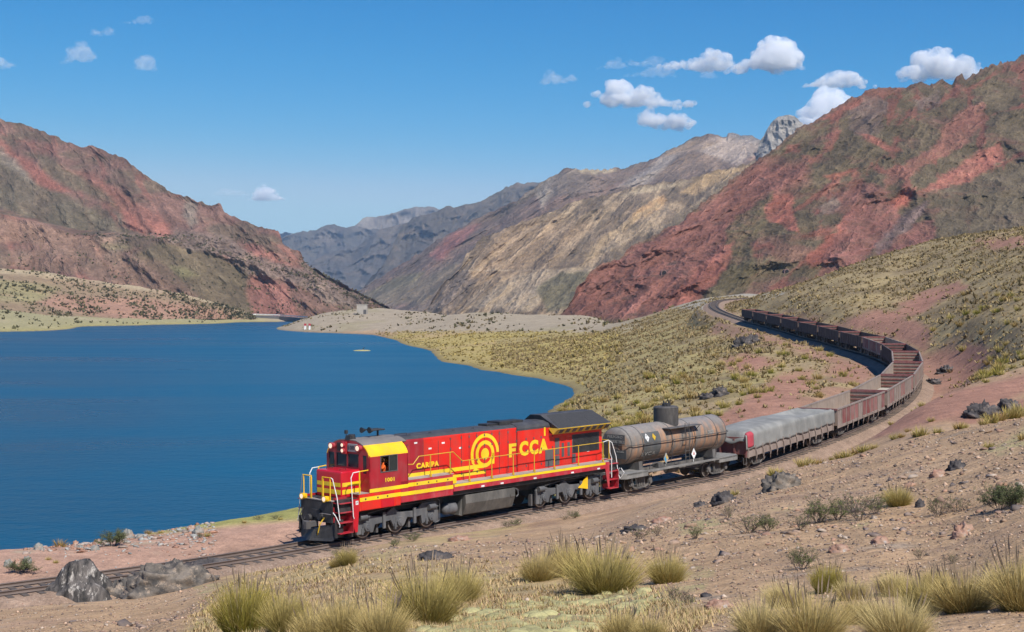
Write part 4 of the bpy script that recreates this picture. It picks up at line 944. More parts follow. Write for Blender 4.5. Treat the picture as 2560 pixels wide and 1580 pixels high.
def wheelset(parent, x, y, z, r=.51, name='wheel'):
    """one wheel seen from outside: tyre, disc and hub"""
    for sgn in (-1, 1):
        mb = MB().cyl((x, sgn*(y-.07), z), (x, sgn*(y+.07), z), r, 28)
        mb.cyl((x, sgn*(y-.11), z), (x, sgn*(y-.07), z), r+.03, 28)
        mb.cyl((x, sgn*(y+.07), z), (x, sgn*(y+.10), z), r*.3, 12)
        w = mb.build(name, M_wheel, parent)
        MB().add(*ring_solid(x, z, r-.06, r-.004, sgn*(y+.071), sgn*(y+.074), 28)).build('tread_rim', M_steel, w)
    MB().cyl((x, -y, z), (x, y, z), .08, 10).build('axle', M_wheel, parent)
def ring_solid(cx, cz, r0, r1, y0, y1, n=40, a0=0, a1=2*math.pi):
    vs = []; full = abs(a1-a0) > 6.28; m = n if full else n+1
    for i in range(m):
        a = a0+(a1-a0)*i/n
        for r in (r0, r1):
            for y in (y0, y1): vs.append((cx+r*math.cos(a), y, cz+r*math.sin(a)))
    fs = []
    for i in range(n):
        j = (i+1) % m; a, b = i*4, j*4
        fs += [[a+2, b+2, b+3, a+3], [a, a+1, b+1, b], [a, b, b+2, a+2], [a+1, a+3, b+3, b+1]]
    if not full: fs += [[0, 2, 3, 1], [(m-1)*4, (m-1)*4+1, (m-1)*4+3, (m-1)*4+2]]
    return vs, fs

# ------------------------------------------------------------------ the locomotive (x to the rear from the front bogie centre, -y is the side we see)
loco = empty('diesel_locomotive', (LX, LD, LZ), (0, -LG, LTH))
tag(loco, 'red and yellow diesel locomotive with cab and short nose at the head of the train', 'locomotive')
W = 1.52
def both(fn):
    for s in (-1, 1): fn(s)
# underframe, decks, sills
MB().box(-3.9, 16.1, -1.35, 1.35, 1.42, 1.98).build('underframe', M_black, loco)
MB().box(3.25, 15.0, -1.5, 1.5, 1.985, 2.03).box(.3, 3.3, -1.5, -.88, 2.50, 2.53).box(.3, 3.3, .88, 1.5, 2.50, 2.53).box(15.0, 16.25, -1.05, 1.05, 1.985, 2.03)\
    .box(-4.1, -2.2, -1.08, 1.08, 1.93, 1.97).box(-2.85, -2.2, -1.5, -.9, 2.15, 2.18).box(-2.85, -2.2, .9, 1.5, 2.15, 2.18).box(15, 15.35, -1.5, 1.5, 1.985, 2.03).build('walkway', M_deck, loco)
def side_frames(s):
    y = s*W; yo = s*(W-.05)
    lo, hi = min(y, yo), max(y, yo)
    MB().box(3.25, 15.0, lo, hi, 1.64, 1.98).build('side_sill', M_sill, loco, bevel=.01)
    e0, e1 = (y-.004, y) if s < 0 else (y, y+.004)
    MB().box(3.32, 15.0, e0-.0, e1, 1.86, 1.985).build('sill_stripe', M_yel2, loco)
    for x in (9.1, 12.1, 14.3, 5.2, 6.6):
        MB().box(x, x+.22, e0-.003*(s < 0), e1+.003*(s > 0), 1.66, 1.74).build('stencil_plate', M_white, loco)
    # battery boxes and skirts with their doors
    b = MB().box(-2.82, -.25, min(y, s*1.0), max(y, s*1.0), 1.39, 2.14).build('battery_box', M_red, loco, bevel=.012)
    for k, x in enumerate((-2.72, -1.48, -.62)):
        x1 = (-1.55, -.68, -.28)[k]
        MB().box(x, x1, min(y, y+s*.012), max(y, y+s*.012), 1.42, 2.10).build('box_door', M_red if k != 1 else M_nose, loco)
    MB().box(-2.8, -.25, min(y+s*.013, y+s*.017), max(y+s*.013, y+s*.017), 1.82, 2.0).build('box_stripe', M_yel2, loco)
    MB().box(-.25, 3.22, min(y, s*1.0), max(y, s*1.0), 1.49, 2.495).build('equipment_box', M_sill, loco, bevel=.012)
    MB().box(3.22, 3.46, min(y, s*1.0), max(y, s*1.0), 2.035, 2.30).build('walkway_step', M_yel2, loco)
    for x0, x1 in ((.62, 1.92), (1.96, 3.2)):
        MB().box(x0, x1, min(y, y+s*.012), max(y, y+s*.012), 1.74, 2.40).build('box_door', M_sill, loco, bevel=.004, seg=1)
    for z0, z1 in ((1.80, 1.98), (2.19, 2.37)):
        MB().box(-.25 if z0 < 2 else .62, 3.22, min(y+s*.013, y+s*.017), max(y+s*.013, y+s*.017), z0, z1).build('box_stripe', M_yel2, loco)
    for x in (.8, 1.55, 2.1, 2.85): 
        MB().cyl((x, y+s*.017, 2.28), (x, y+s*.022, 2.28), .04, 10).build('latch', M_black, loco)
    for x in (-2.45, -1.7, -1.1): 
        MB().cyl((x, y+s*.017, 1.91), (x, y+s*.022, 1.91), .045, 10).build('latch', M_black, loco)
    # corner step wells, front and rear
    for x0, x1, plate0, plate1, plate_low in ((-3.95, -3.16, -3.16, -2.80, -2.95), (15.35, 16.15, 15.02, 15.35, 15.22)):
        for k, z in enumerate((.50, .98, 1.44, 1.86)):
            MB().box(x0, x1, min(s*1.0, y), max(s*1.0, y), z-.03, z).build('step_tread', M_sill, loco)
            MB().box(x0+.0, x1, min(s*1.02, s*1.04), max(s*1.02, s*1.04), z-.02, z+.22).build('step_riser', M_maroon, loco)
        fr = x0 < 0
        prof = [(plate0, 1.97), (plate1, 1.97), (plate_low+.02, .46), (plate0+.08 if fr else x0, .46), (plate0, .7)] if fr else [(14.98, 1.98), (x0, 1.98), (x0, .58), (x0-.12, .58), (15.0, 1.64)]
        MB().prism_y(prof, min(y, yo), max(y, yo)).build('step_side_plate', M_nose if fr else M_sill, loco)
        xa = plate0 if fr else x1
        MB().box(xa-.03, xa, min(s*1.0, y), max(s*1.0, y), .46, 1.97 if fr else 1.5).build('step_back_plate', M_sill, loco)
both(side_frames)
# the short nose
nose = MB().box(-3.36, -2.2, -.9, .9, 1.97, 3.20).build('nose', M_nose, loco, smooth=True, bevel=.09, seg=4)
for z0, z1 in ((2.15, 2.36), (2.50, 2.68)):
    st = MB()
    for y in (-.9, .9): st.box(-3.26, -2.2, min(y, y*1.005), max(y, y*1.005), z0, z1)
    st.box(-3.366, -3.361, -.81, .81, z0, z1)
    for s in (-1, 1):
        arcp = [(-3.27 - .093*math.cos(t), s*(.81 + .093*math.sin(t))) for t in np.linspace(0, math.pi/2, 6)]
        ins = [(-3.27 - .088*math.cos(t), s*(.81 + .088*math.sin(t))) for t in np.linspace(0, math.pi/2, 6)]
        st.prism_z(arcp + ins[::-1], z0, z1)
    st.build('nose_stripe', M_yel2, loco)
for x, y in ((-2.9, -.45), (-2.9, .5)):
    MB().tube([(x-.15, y, 3.2), (x-.15, y, 3.27), (x+.2, y, 3.27), (x+.2, y, 3.2)], .012).build('grab_iron', M_black, loco)
# the cab: arched section, walls with real openings
def arch(hw, z0, n=10):
    """cab section from the left eave over the roof to the right eave"""
    pts = []
    for i in range(n+1):
        t = i/n
        a = math.radians(10 + 62*t)
        pts.append((-hw*(math.cos(a)-math.cos(math.radians(72)))/(math.cos(math.radians(10))-math.cos(math.radians(72)))*.62 - hw*.38, 3.81 + (4.52-3.81)*(math.sin(a)-math.sin(math.radians(10)))/(math.sin(math.radians(72))-math.sin(math.radians(10)))))
    pts.append((0, 4.56))
    return pts + [(-y, z) for y, z in pts[:-1][::-1]]
AR = arch(W, 3.81)
CX0, CX1 = -2.19, .24
def shell(prof, x0, x1, th=.04):
    inn = [(y*(1-th/1.5), z-th) for y, z in prof]
    return MB().prism_x(prof + inn[::-1], x0, x1)
yi = [i for i, (y, z) in enumerate(AR) if z <= 4.36]
left = [p for p in AR if p[0] < 0 and p[1] <= 4.36]; right = [(-y, z) for y, z in left][::-1]
mid = [left[-1]] + [p for p in AR if p[1] > 4.36] + [right[0]]
cab = shell(mid, CX0, CX1+.3).build('cab_roof', M_roof, loco)
for prof in (left, right): shell(prof, CX0, CX1).build('roof_side', M_yel, loco)
def cab_side(s):
    y0, y1 = min(s*W, s*(W-.05)), max(s*W, s*(W-.05))
    m = MB().box(CX0, CX1, y0, y1, 2.14, 3.06).box(CX0, -1.50, y0, y1, 3.06, 3.81).box(-.46, CX1, y0, y1, 3.06, 3.81).box(-1.50, -.46, y0, y1, 3.79, 3.81)
    m.build('cab_side', M_maroon, loco)
    e0, e1 = min(s*W, s*(W+.004)), max(s*W, s*(W+.004))
    MB().box(CX0, CX1, e0, e1, 2.165, 2.335).box(CX1, .62, e0-.0, e1, 2.19, 2.37).build('cab_stripe', M_yel2, loco)
    f = MB()
    yy0, yy1 = min(s*(W-.03), s*(W+.02)), max(s*(W-.03), s*(W+.02))
    f.box(-1.52, -.44, yy0, yy1, 3.03, 3.07).box(-1.52, -.44, yy0, yy1, 3.78, 3.82).box(-1.52, -1.48, yy0, yy1, 3.07, 3.78).box(-.48, -.44, yy0, yy1, 3.07, 3.78).box(-.98, -.95, yy0, yy1, 3.07, 3.78)
    w = f.build('window_frame', M_panel, loco)
    MB().box(-.95, -.48, min(s*(W-.02), s*(W-.01)), max(s*(W-.02), s*(W-.01)), 3.07, 3.78).build('pane', M_glass, w)
    text_mesh('number_lettering', '1001', .25, M_yel2, loco, (-.93, s*(W+.006), 2.655), rotz=0 if s < 0 else 180, bold=.03, sx=1.25, space=1.1)
both(cab_side)
# front wall of the cab with windows and the door on the near side
def wall_with_holes(x0, x1, outline, holes, mat, name, parent):
    """wall in the y/z plane: outline is the arch; holes are rectangles (y0,y1,z0,z1)"""
    m = MB(); zs = sorted(set([2.14, 3.81] + [h[2] for h in holes] + [h[3] for h in holes])); 
    def hw(z): 
        return W if z <= 3.81 else float(np.interp(z, [p[1] for p in AR[:len(AR)//2+1]], [-p[0] for p in AR[:len(AR)//2+1]]))
    zs = sorted(set(zs + [3.95, 4.1, 4.2, 4.3, 4.4, 4.48, 4.54]))
    for z0, z1 in zip(zs[:-1], zs[1:]):
        cuts = sorted([(h[0], h[1]) for h in holes if h[2] <= z0+1e-6 and h[3] >= z1-1e-6])
        e0, e1 = hw(z0), hw(z1)
        y = None; segs = []; start = -1
        pts = [-1]+[c for h in cuts for c in h]+[1]
        edges = [(-e0, -e1)] + [(c, c) for h in cuts for c in h] + [(e0, e1)]
        for k in range(0, len(edges), 2):
            a, b = edges[k], edges[k+1]
            m.add([(x0, a[0], z0), (x0, b[0], z0), (x0, b[1], z1), (x0, a[1], z1), (x1, a[0], z0), (x1, b[0], z0), (x1, b[1], z1), (x1, a[1], z1)],
                  [[0,3,2,1],[4,5,6,7],[0,1,5,4],[1,2,6,5],[2,3,7,6],[3,0,4,7]])
    return m.build(name, mat, parent)
holes = [(-.80, -.32, 3.28, 3.92), (.12, .72, 3.28, 3.92), (-1.36, -1.0, 2.22, 3.93), (1.0, 1.3, 3.2, 3.85)]
holes = [(-.74, -.08, 3.30, 3.86), (.10, .76, 3.30, 3.86), (-1.36, -1.0, 2.22, 3.86), (.98, 1.32, 3.22, 3.86)]
wall_with_holes(CX0+.002, CX0+.06, AR, holes, M_maroon, 'cab_front', loco)
wall_with_holes(CX1-.06, CX1-.002, AR, [], M_maroon, 'cab_back', loco)
for h in holes:
    if h[2] < 3:
        d = MB().box(CX0+.015, CX0+.045, h[0]+.01, h[1]-.01, h[2]+.01, 3.02).box(CX0+.015, CX0+.045, h[0]+.01, h[0]+.06, 3.02, h[3]-.01).box(CX0+.015, CX0+.045, h[1]-.06, h[1]-.01, 3.02, h[3]-.01).build('cab_door', M_maroon, loco)
        MB().box(CX0+.02, CX0+.03, h[0]+.06, h[1]-.06, 3.02, h[3]-.01).build('pane', M_glass, d)
    else:
        f = MB().box(CX0-.012, CX0+.04, h[0]-.02, h[1]+.02, h[2]-.03, h[2]).box(CX0-.012, CX0+.04, h[0]-.02, h[1]+.02, h[3], h[3]+.03).box(CX0-.012, CX0+.04, h[0]-.03, h[0], h[2], h[3]).box(CX0-.012, CX0+.04, h[1], h[1]+.03, h[2], h[3]).build('window_frame', M_black, loco)
        MB().box(CX0+.015, CX0+.025, h[0], h[1], h[2], h[3]).build('pane', M_glass, f)
MB().box(CX0+.06, CX1-.06, -1.4, 1.4, 2.16, 2.2).build('cab_floor', M_black, loco)
MB().box(-1.0, -.5, -1.3, -.7, 2.2, 2.75).box(-.55, -.48, -1.3, -.7, 2.75, 3.3).build('seat', M_black, loco)
# roof gear
MB().prism_y([(CX0-.02, 4.5), (CX0+.2, 4.5), (CX0+.17, 4.72), (CX0+.04, 4.72)], -.17, .17).build('roof_lamp', M_black, loco)
MB().cyl((-1.93, 0, 4.55), (-1.93, 0, 4.76), .2, 16, .16).build('roof_vent', M_black, loco)
h = MB().cyl((-.3, 0, 4.55), (-.3, 0, 4.85), .05, 8).cyl((-.55, -.12, 4.87), (-.1, -.12, 4.87), .04, 8)
for y, x in ((-.25, -1.05), (0, -.85), (.2, -1.15)):
    h.cyl((x, y, 4.88), (x+.25, y, 4.88), .14, 14, .04).cyl((x+.25, y, 4.88), (-.1, y, 4.88), .035, 8)
h.box(-.5, -.05, -.25, .25, 4.84, 4.88)
h.build('air_horn', M_black, loco)
MB().tube([(-2.1, .2, 4.55), (-2.05, .25, 4.9)], .02).box(-2.12, -2.0, .18, .3, 4.78, 4.95).build('antenna', M_black, loco)
# headlights and number boards above the windscreen
hb = MB().box(CX0-.12, CX0, .0, .34, 3.86, 4.44).build('headlight_housing', M_maroon, loco, bevel=.03)
for z in (4.28, 4.02):
    l = MB().cyl((CX0-.2, .17, z), (CX0-.1, .17, z), .115, 18).build('headlight', M_sill, loco)
    MB().cyl((CX0-.204, .17, z), (CX0-.2, .17, z), .085, 18).build('lens', M_lens, l)
for y, z in ((-.93, 4.20), (.98, 4.20)):
    l = MB().cyl((CX0-.22, y, z), (CX0, y, z), .165, 20, .12).build('headlight', M_sill, loco)
    MB().cyl((CX0-.225, y, z), (CX0-.22, y, z), .12, 18).build('lens', M_lens, l)
nb = MB().box(CX0-.06, CX0, -.72, -.06, 3.98, 4.36).build('number_board', M_panel, loco, bevel=.02)
text_mesh('number_lettering', '1001', .27, M_black, nb, (CX0-.064, -.39, 4.17), rotz=-90, bold=.02, sx=1.15)
M_nbg = paint('number_board_grey', (.25, .25, .26), .6); nb.data.materials[0] = M_nbg
MB().box(CX0-.05, CX0, .40, .70, 3.98, 4.36).build('vent_cover', M_black, loco)
# pilot, plough, coupler, hoses
MB().box(-4.08, -4.0, -1.08, 1.08, .95, 1.93).build('pilot_plate', M_black, loco)
pl = MB()
for s in (-1, 1):
    pl.add([(-4.55, 0, .12), (-4.25, 0, .62), (-3.95, s*1.22, .95), (-4.0, s*1.28, .30), (-4.1, s*1.1, .14)], [[0, 1, 2, 3, 4]])
    pl.add([(-4.50, 0, .12), (-4.20, 0, .62), (-3.90, s*1.22, .95), (-3.95, s*1.28, .30), (-4.05, s*1.1, .14)], [[4, 3, 2, 1, 0]])
pl.box(-4.08, -3.6, -1.3, -1.25, .3, 1.1).box(-4.08, -3.6, 1.25, 1.3, .3, 1.1)
pl.build('snow_plough', M_black, loco)
def coupler(x, d, parent):
    MB().box(min(x, x+d*.5), max(x, x+d*.5), -.13, .13, .74, .98).prism_z([(x+d*.5, -.2), (x+d*.78, -.22), (x+d*.8, -.05), (x+d*.62, .02), (x+d*.66, .2), (x+d*.5, .24)], .68, 1.04).build('coupler', M_panel, parent, bevel=.02)
coupler(-4.08, -1, loco); coupler(16.1, 1, loco)
MB().tube([(-4.1, -.55, 1.15), (-4.32, -.52, .9), (-4.35, -.42, .5), (-4.3, -.3, .35)], .03).build('brake_hose', M_yeld, loco)
MB().tube([(-4.1, .7, 1.2), (-4.3, .72, .9), (-4.35, .62, .55)], .03).build('brake_hose', M_black, loco)
MB().tube([(-4.1, .95, 1.5), (-4.3, .9, 1.2), (-4.2, .8, .8)], .025).build('jumper_cable', M_black, loco)
MB().tube([(-4.12, -1.05, 1.35), (-4.25, -.6, 1.38), (-4.12, -.2, 1.32)], .02).build('uncoupling_lever', M_steel, loco)
MB().box(-4.16, -4.08, -.3, .3, 1.15, 1.5).cyl((-4.08, .4, 1.1), (-4.3, .4, 1.1), .16, 12).cyl((-4.08, -.35, 1.2), (-4.25, -.35, 1.2), .14, 12).build('draft_gear', M_black, loco)
# ditch lights on the front deck
for y in (-.80, .80):
    l = MB().cyl((-4.32, y, 2.05), (-4.12, y, 2.05), .15, 16, .12).box(-4.2, -4.05, y-.1, y+.1, 1.95, 2.16).build('ditch_light', M_yel, loco)
    MB().cyl((-4.326, y, 2.05), (-4.32, y, 2.05), .11, 16).build('lens', M_lens, l)
# handrails
r = .022
for s in (-1, 1):
    MB().tube([(-4.05, s*.40, 1.97), (-4.05, s*.40, 3.0), (-4.05, s*1.0, 3.0)], r*1.3).tube([(-4.05, s*.94, 1.97), (-4.05, s*.94, 3.0)], r*1.3).box(-4.07, -4.03, s*.42 - .05, s*.42 + .05, 1.97, 2.95).build('front_rail', M_yel, loco)
    MB().tube([(-4.05, s*1.0, 3.0), (-4.02, s*1.08, 2.95), (-3.95, s*1.3, 2.1), (-3.95, s*1.48, 1.1)], r).build('step_handrail', M_white, loco)
    MB().tube([(-4.10, s*1.18, 1.45), (-4.05, s*1.3, 1.3), (-3.97, s*1.5, .9), (-3.97, s*1.48, .8)], r).build('grab_iron', M_white, loco)
    MB().tube([(-2.74, s*1.46, 2.18), (-2.74, s*1.46, 3.2)], r*1.6).tube([(-2.74, s*1.46, 3.2), (-2.25, s*1.5, 3.22)], r*1.3).build('cab_post', M_yel, loco)
    MB().tube([(-2.74, s*1.46, 3.2), (-3.12, s*1.46, 3.18), (-3.26, s*1.47, 2.95), (-3.20, s*1.54, 1.2), (-3.16, s*1.54, 1.1)], r).build('step_handrail', M_white, loco)
    hr = [(.25, 3.25), (.60, 3.22), (.98, 3.57), (3.28, 3.58), (3.92, 3.08), (14.85, 3.10)]
    MB().tube([(x, s*1.48, z) for x, z in hr], r).build('side_handrail', M_yeld, loco)
    for x, zb in ((1.75, 2.52), (3.07, 2.52), (4.41, 2.02), (6.01, 2.02), (7.6, 2.02), (9.21, 2.02), (10.8, 2.02), (12.77, 2.02), (14.85, 2.02)):
        MB().cyl((x, s*1.48, zb), (x, s*1.48, float(np.interp(x, [q[0] for q in hr], [q[1] for q in hr]))), .028, 6).box(x-.05, x+.05, s*1.48-.04, s*1.48+.04, zb, zb+.12).build('stanchion', M_yeld, loco)
    MB().tube([(14.85, s*1.48, 3.10), (15.3, s*1.48, 3.18), (15.4, s*1.5, 3.1), (15.42, s*1.5, 2.5), (15.52, s*1.54, 2.2), (15.5, s*1.55, 1.1)], r).build('step_handrail', M_white, loco)
    MB().tube([(15.9, s*.5, 2.03), (15.9, s*.5, 3.1), (15.9, s*1.05, 3.1), (15.9, s*1.05, 2.03)], r*1.3).build('rear_rail', M_yeld, loco)
    MB().tube([(15.9, s*1.05, 3.1), (16.05, s*1.15, 2.95), (16.15, s*1.35, 2.2), (16.15, s*1.5, 1.2), (16.2, s*1.45, 1.1)], r).build('step_handrail', M_white, loco)
    # small hand ladder beside the cab
    MB().tube([(.45, s*.9, 3.35), (.45, s*1.0, 3.35), (.75, s*1.0, 3.35), (.75, s*.9, 3.35)], .014).tube([(.45, s*.9, 3.75), (.45, s*1.0, 3.75), (.75, s*1.0, 3.75), (.75, s*.9, 3.75)], .014).tube([(.45, s*.9, 4.1), (.45, s*1.0, 4.1), (.75, s*1.0, 4.1), (.75, s*.9, 4.1)], .014).build('grab_iron', M_black, loco)
# long hood
HW = .87
hp = [(-HW, 2.03), (-HW, 4.26), (-HW+.03, 4.36), (-.66, 4.46), (-.3, 4.50), (0, 4.51), (.3, 4.50), (.66, 4.46), (HW-.03, 4.36), (HW, 4.26), (HW, 2.03)]
body = [(-HW, 2.03), (-HW, 4.26), (-HW+.02, 4.345), (HW-.02, 4.345), (HW, 4.26), (HW, 2.03)]
roofp = [(-HW+.015, 4.34), (-HW+.06, 4.39), (-.66, 4.46), (-.3, 4.50), (.3, 4.50), (.66, 4.46), (HW-.06, 4.39), (HW-.015, 4.34)]
MB().prism_x(body, .24, 1.87).build('hood_front_section', M_maroon, loco)
MB().prism_x(body, 1.87, 8.53).build('long_hood', M_red, loco)
MB().prism_x(roofp, .24, 8.53).build('hood_roof', M_hoodtop, loco)
bw = [(y*1.05, z if z < 3 else z+.03) for y, z in body]; bwr = [(y*1.05, z+.03) for y, z in roofp]
bwr[0] = (-.92, 4.20); bwr[-1] = (.92, 4.20); bwr[1] = (-.90, 4.36); bwr[-2] = (.90, 4.36)
MB().prism_x([(-.905, 2.03), (-.905, 4.25), (.905, 4.25), (.905, 2.03)], 8.56, 11.45).build('engine_room_hood', M_red, loco)
MB().prism_x([(-.91, 4.16), (-.91, 4.27), (-.84, 4.41), (-.5, 4.53), (0, 4.56), (.5, 4.53), (.84, 4.41), (.91, 4.27), (.91, 4.16)], 8.53, 11.46).build('hood_roof', M_hoodtop, loco)
# door leaves: thin proud panels with dark gaps between, hinges and latches
def hood_doors(s):
    y = s*HW; e0, e1 = min(y, y+s*.008), max(y, y+s*.008)
    doors = [(1.0, 1.84, 2.95, 4.22, M_maroon), (1.95, 2.85, 2.6, 4.12, M_red), (2.88, 3.7, 2.6, 4.12, M_red), (3.75, 4.45, 2.1, 4.3, M_red), (4.48, 5.0, 2.1, 4.3, M_red), (5.03, 5.55, 2.1, 4.3, M_red), (5.58, 6.1, 2.1, 4.3, M_red), (6.13, 6.65, 2.1, 4.3, M_red), (6.68, 7.2, 2.1, 4.3, M_red), (7.23, 7.85, 2.1, 4.3, M_red), (7.88, 8.5, 2.1, 4.3, M_red)]
    for x0, x1, z0, z1, mm in doors:
        MB().box(x0, x1, e0, e1, z0, z1).build('hood_door', mm, loco, bevel=.003, seg=1)
    g = MB()
    for x0, x1, z0, z1, mm in doors:
        g.box(x1, x1+.03, min(y, y+s*.003), max(y, y+s*.003), z0, z1)
    g.build('door_gap', M_black, loco)
    y2 = s*.905; f0, f1 = min(y2, y2+s*.008), max(y2, y2+s*.008)
    for x0, x1 in ((8.62, 9.2), (9.22, 9.8), (9.82, 10.36), (10.42, 11.4)):
        MB().box(x0, x1, f0, f1, 2.12, 4.14 if x0 > 10.4 else 3.86).build('hood_door', M_red, loco, bevel=.003, seg=1)
    hg = MB()
    for x in (3.7, 4.46, 5.01, 5.56, 6.11, 6.66, 7.21, 7.86, 8.5):
        for z in (2.35, 2.95, 3.65, 4.15):
            hg.box(x-.035, x+.035, min(y+s*.008, y+s*.03), max(y+s*.008, y+s*.03), z-.05, z+.05)
    for x in (9.21, 9.81, 10.39, 11.3):
        for z in (2.3, 3.1, 3.7):
            hg.box(x-.035, x+.035, min(y2+s*.008, y2+s*.03), max(y2+s*.008, y2+s*.03), z-.05, z+.05)
    hg.build('door_hinge', M_panel, loco)
    for x, z in ((1.25, 4.1), (2.2, 3.75), (3.1, 3.95), (4.3, 3.6), (14.2, 2.6)):
        MB().box(x, x+.2, min(y+s*.009, y+s*.013), max(y+s*.009, y+s*.013), z, z+.08).build('stencil_plate', M_white, loco)
both(hood_doors)
# painted bands, emblem and name on the hood (thin sheets on the door leaves)
def livery(s):
    y0 = s*(HW+.010); y1 = s*(HW+.013); lo, hi = min(y0, y1), max(y0, y1)
    cx, cz = 6.15, 3.19
    fl = (lambda x: x)
    m = MB()
    m.add(*ring_solid(cx, cz, .48, .68, lo, hi, 44))
    m.add(*ring_solid(cx, cz, 0.0001, .29, lo, hi, 36))
    m.add(*ring_solid(cx, cz, .84, 1.03, lo, hi, 44, 0.02, math.radians(205)))
    m.prism_y([(cx+.48, cz), (cx+.68, cz), (cx+.68, 2.64), (cx+.48, 2.64)], lo, hi)
    m.prism_y([(.3, 2.52), (cx-.1, 2.50), (cx+.15, 2.515), (cx+.15, 2.70), (cx-.3, 2.70), (.3, 2.70)], lo-.0005, hi+.0005)
    m.prism_y([(cx-.94, 2.86), (cx-.76, 2.76), (cx-.55, 2.46), (cx-.25, 2.36), (cx+.05, 2.36), (cx+.05, 2.20), (3.4, 2.20), (3.4, 2.34), (cx-.95, 2.34), (cx-.80, 2.50)], lo-.001, hi+.001)
    m.build('painted_emblem', M_yel2, loco)
    rz = 0 if s < 0 else 180
    text_mesh('name_lettering', 'CARIPA', .35, M_yel2, loco, (2.12, y1, 3.0), rotz=rz, bold=.045, sx=1.15, space=1.12)
    y3 = s*(.905+.012)
    F_ = MB().prism_y([(7.93, 2.84), (8.14, 2.84), (8.14, 3.13), (8.45, 3.13), (8.45, 3.29), (8.14, 3.29), (8.14, 3.38), (8.5, 3.38), (8.5, 3.54), (7.93, 3.54)], lo, hi)
    F_.build('company_lettering', M_yel2, loco)
    for ch_, lx in (('C', 9.03), ('C', 9.81), ('A', 10.58)): text_mesh('company_lettering', ch_, .95, M_yel2, loco, (lx, y3, 3.18), rotz=rz, bold=.055, sx=1.0)
    MB().box(10.62, 10.74, min(y3, y3+s*.004), max(y3, y3+s*.004), 3.75, 4.2).build('painted_mark', M_yel2, loco)
both(livery)
text_mesh('end_letter', 'F', .13, M_black, loco, (-2.96, -W-.006, 1.80), bold=.02)
MB().box(-3.04, -2.88, -W-.003, -W-.0005, 1.71, 1.89).build('letter_plate', M_white, loco)
# radiator end
MB().prism_x([(-HW, 2.03), (-HW, 3.74), (HW, 3.74), (HW, 2.03)], 11.45, 15.45).build('radiator_hood', M_red, loco)
def frus(x0a, x1a, x0b, x1b, pa, pb): pass
wy = 1.47
wing = MB()
wing.add([(11.15, -wy, 4.13), (15.62, -wy, 4.13), (15.25, -.35, 4.80), (10.95, -.35, 4.80), (11.15, wy, 4.13), (15.62, wy, 4.13), (15.25, .35, 4.80), (10.95, .35, 4.80)],
         [[0,1,2,3],[7,6,5,4],[3,2,6,7],[0,3,7,4],[1,5,6,2],[0,4,5,1]])
wing.build('radiator_roof', M_hoodtop, loco)
for k in range(3):
    xa, xb = 11.25+k*1.42, 11.25+(k+1)*1.42-.05
    for s in (-1, 1):
        def P_(x, t): return (x + (.0 if t == 0 else 0) - (x-13.2)*.08*t, s*(wy-.05 - (wy-.42)*t), 4.16 + .62*t)
        nrm = Vector((0, s*.52, .86))*.012
        a = [Vector(P_(xa, .02))+nrm, Vector(P_(xb, .02))+nrm, Vector(P_(xb, .97))+nrm, Vector(P_(xa, .97))+nrm]
        b = [q-nrm*.9 for q in a]
        MB().add(a+b, [[0,1,2,3],[7,6,5,4],[0,4,5,1],[1,5,6,2],[2,6,7,3],[3,7,4,0]]).build('radiator_screen', M_grille, loco)
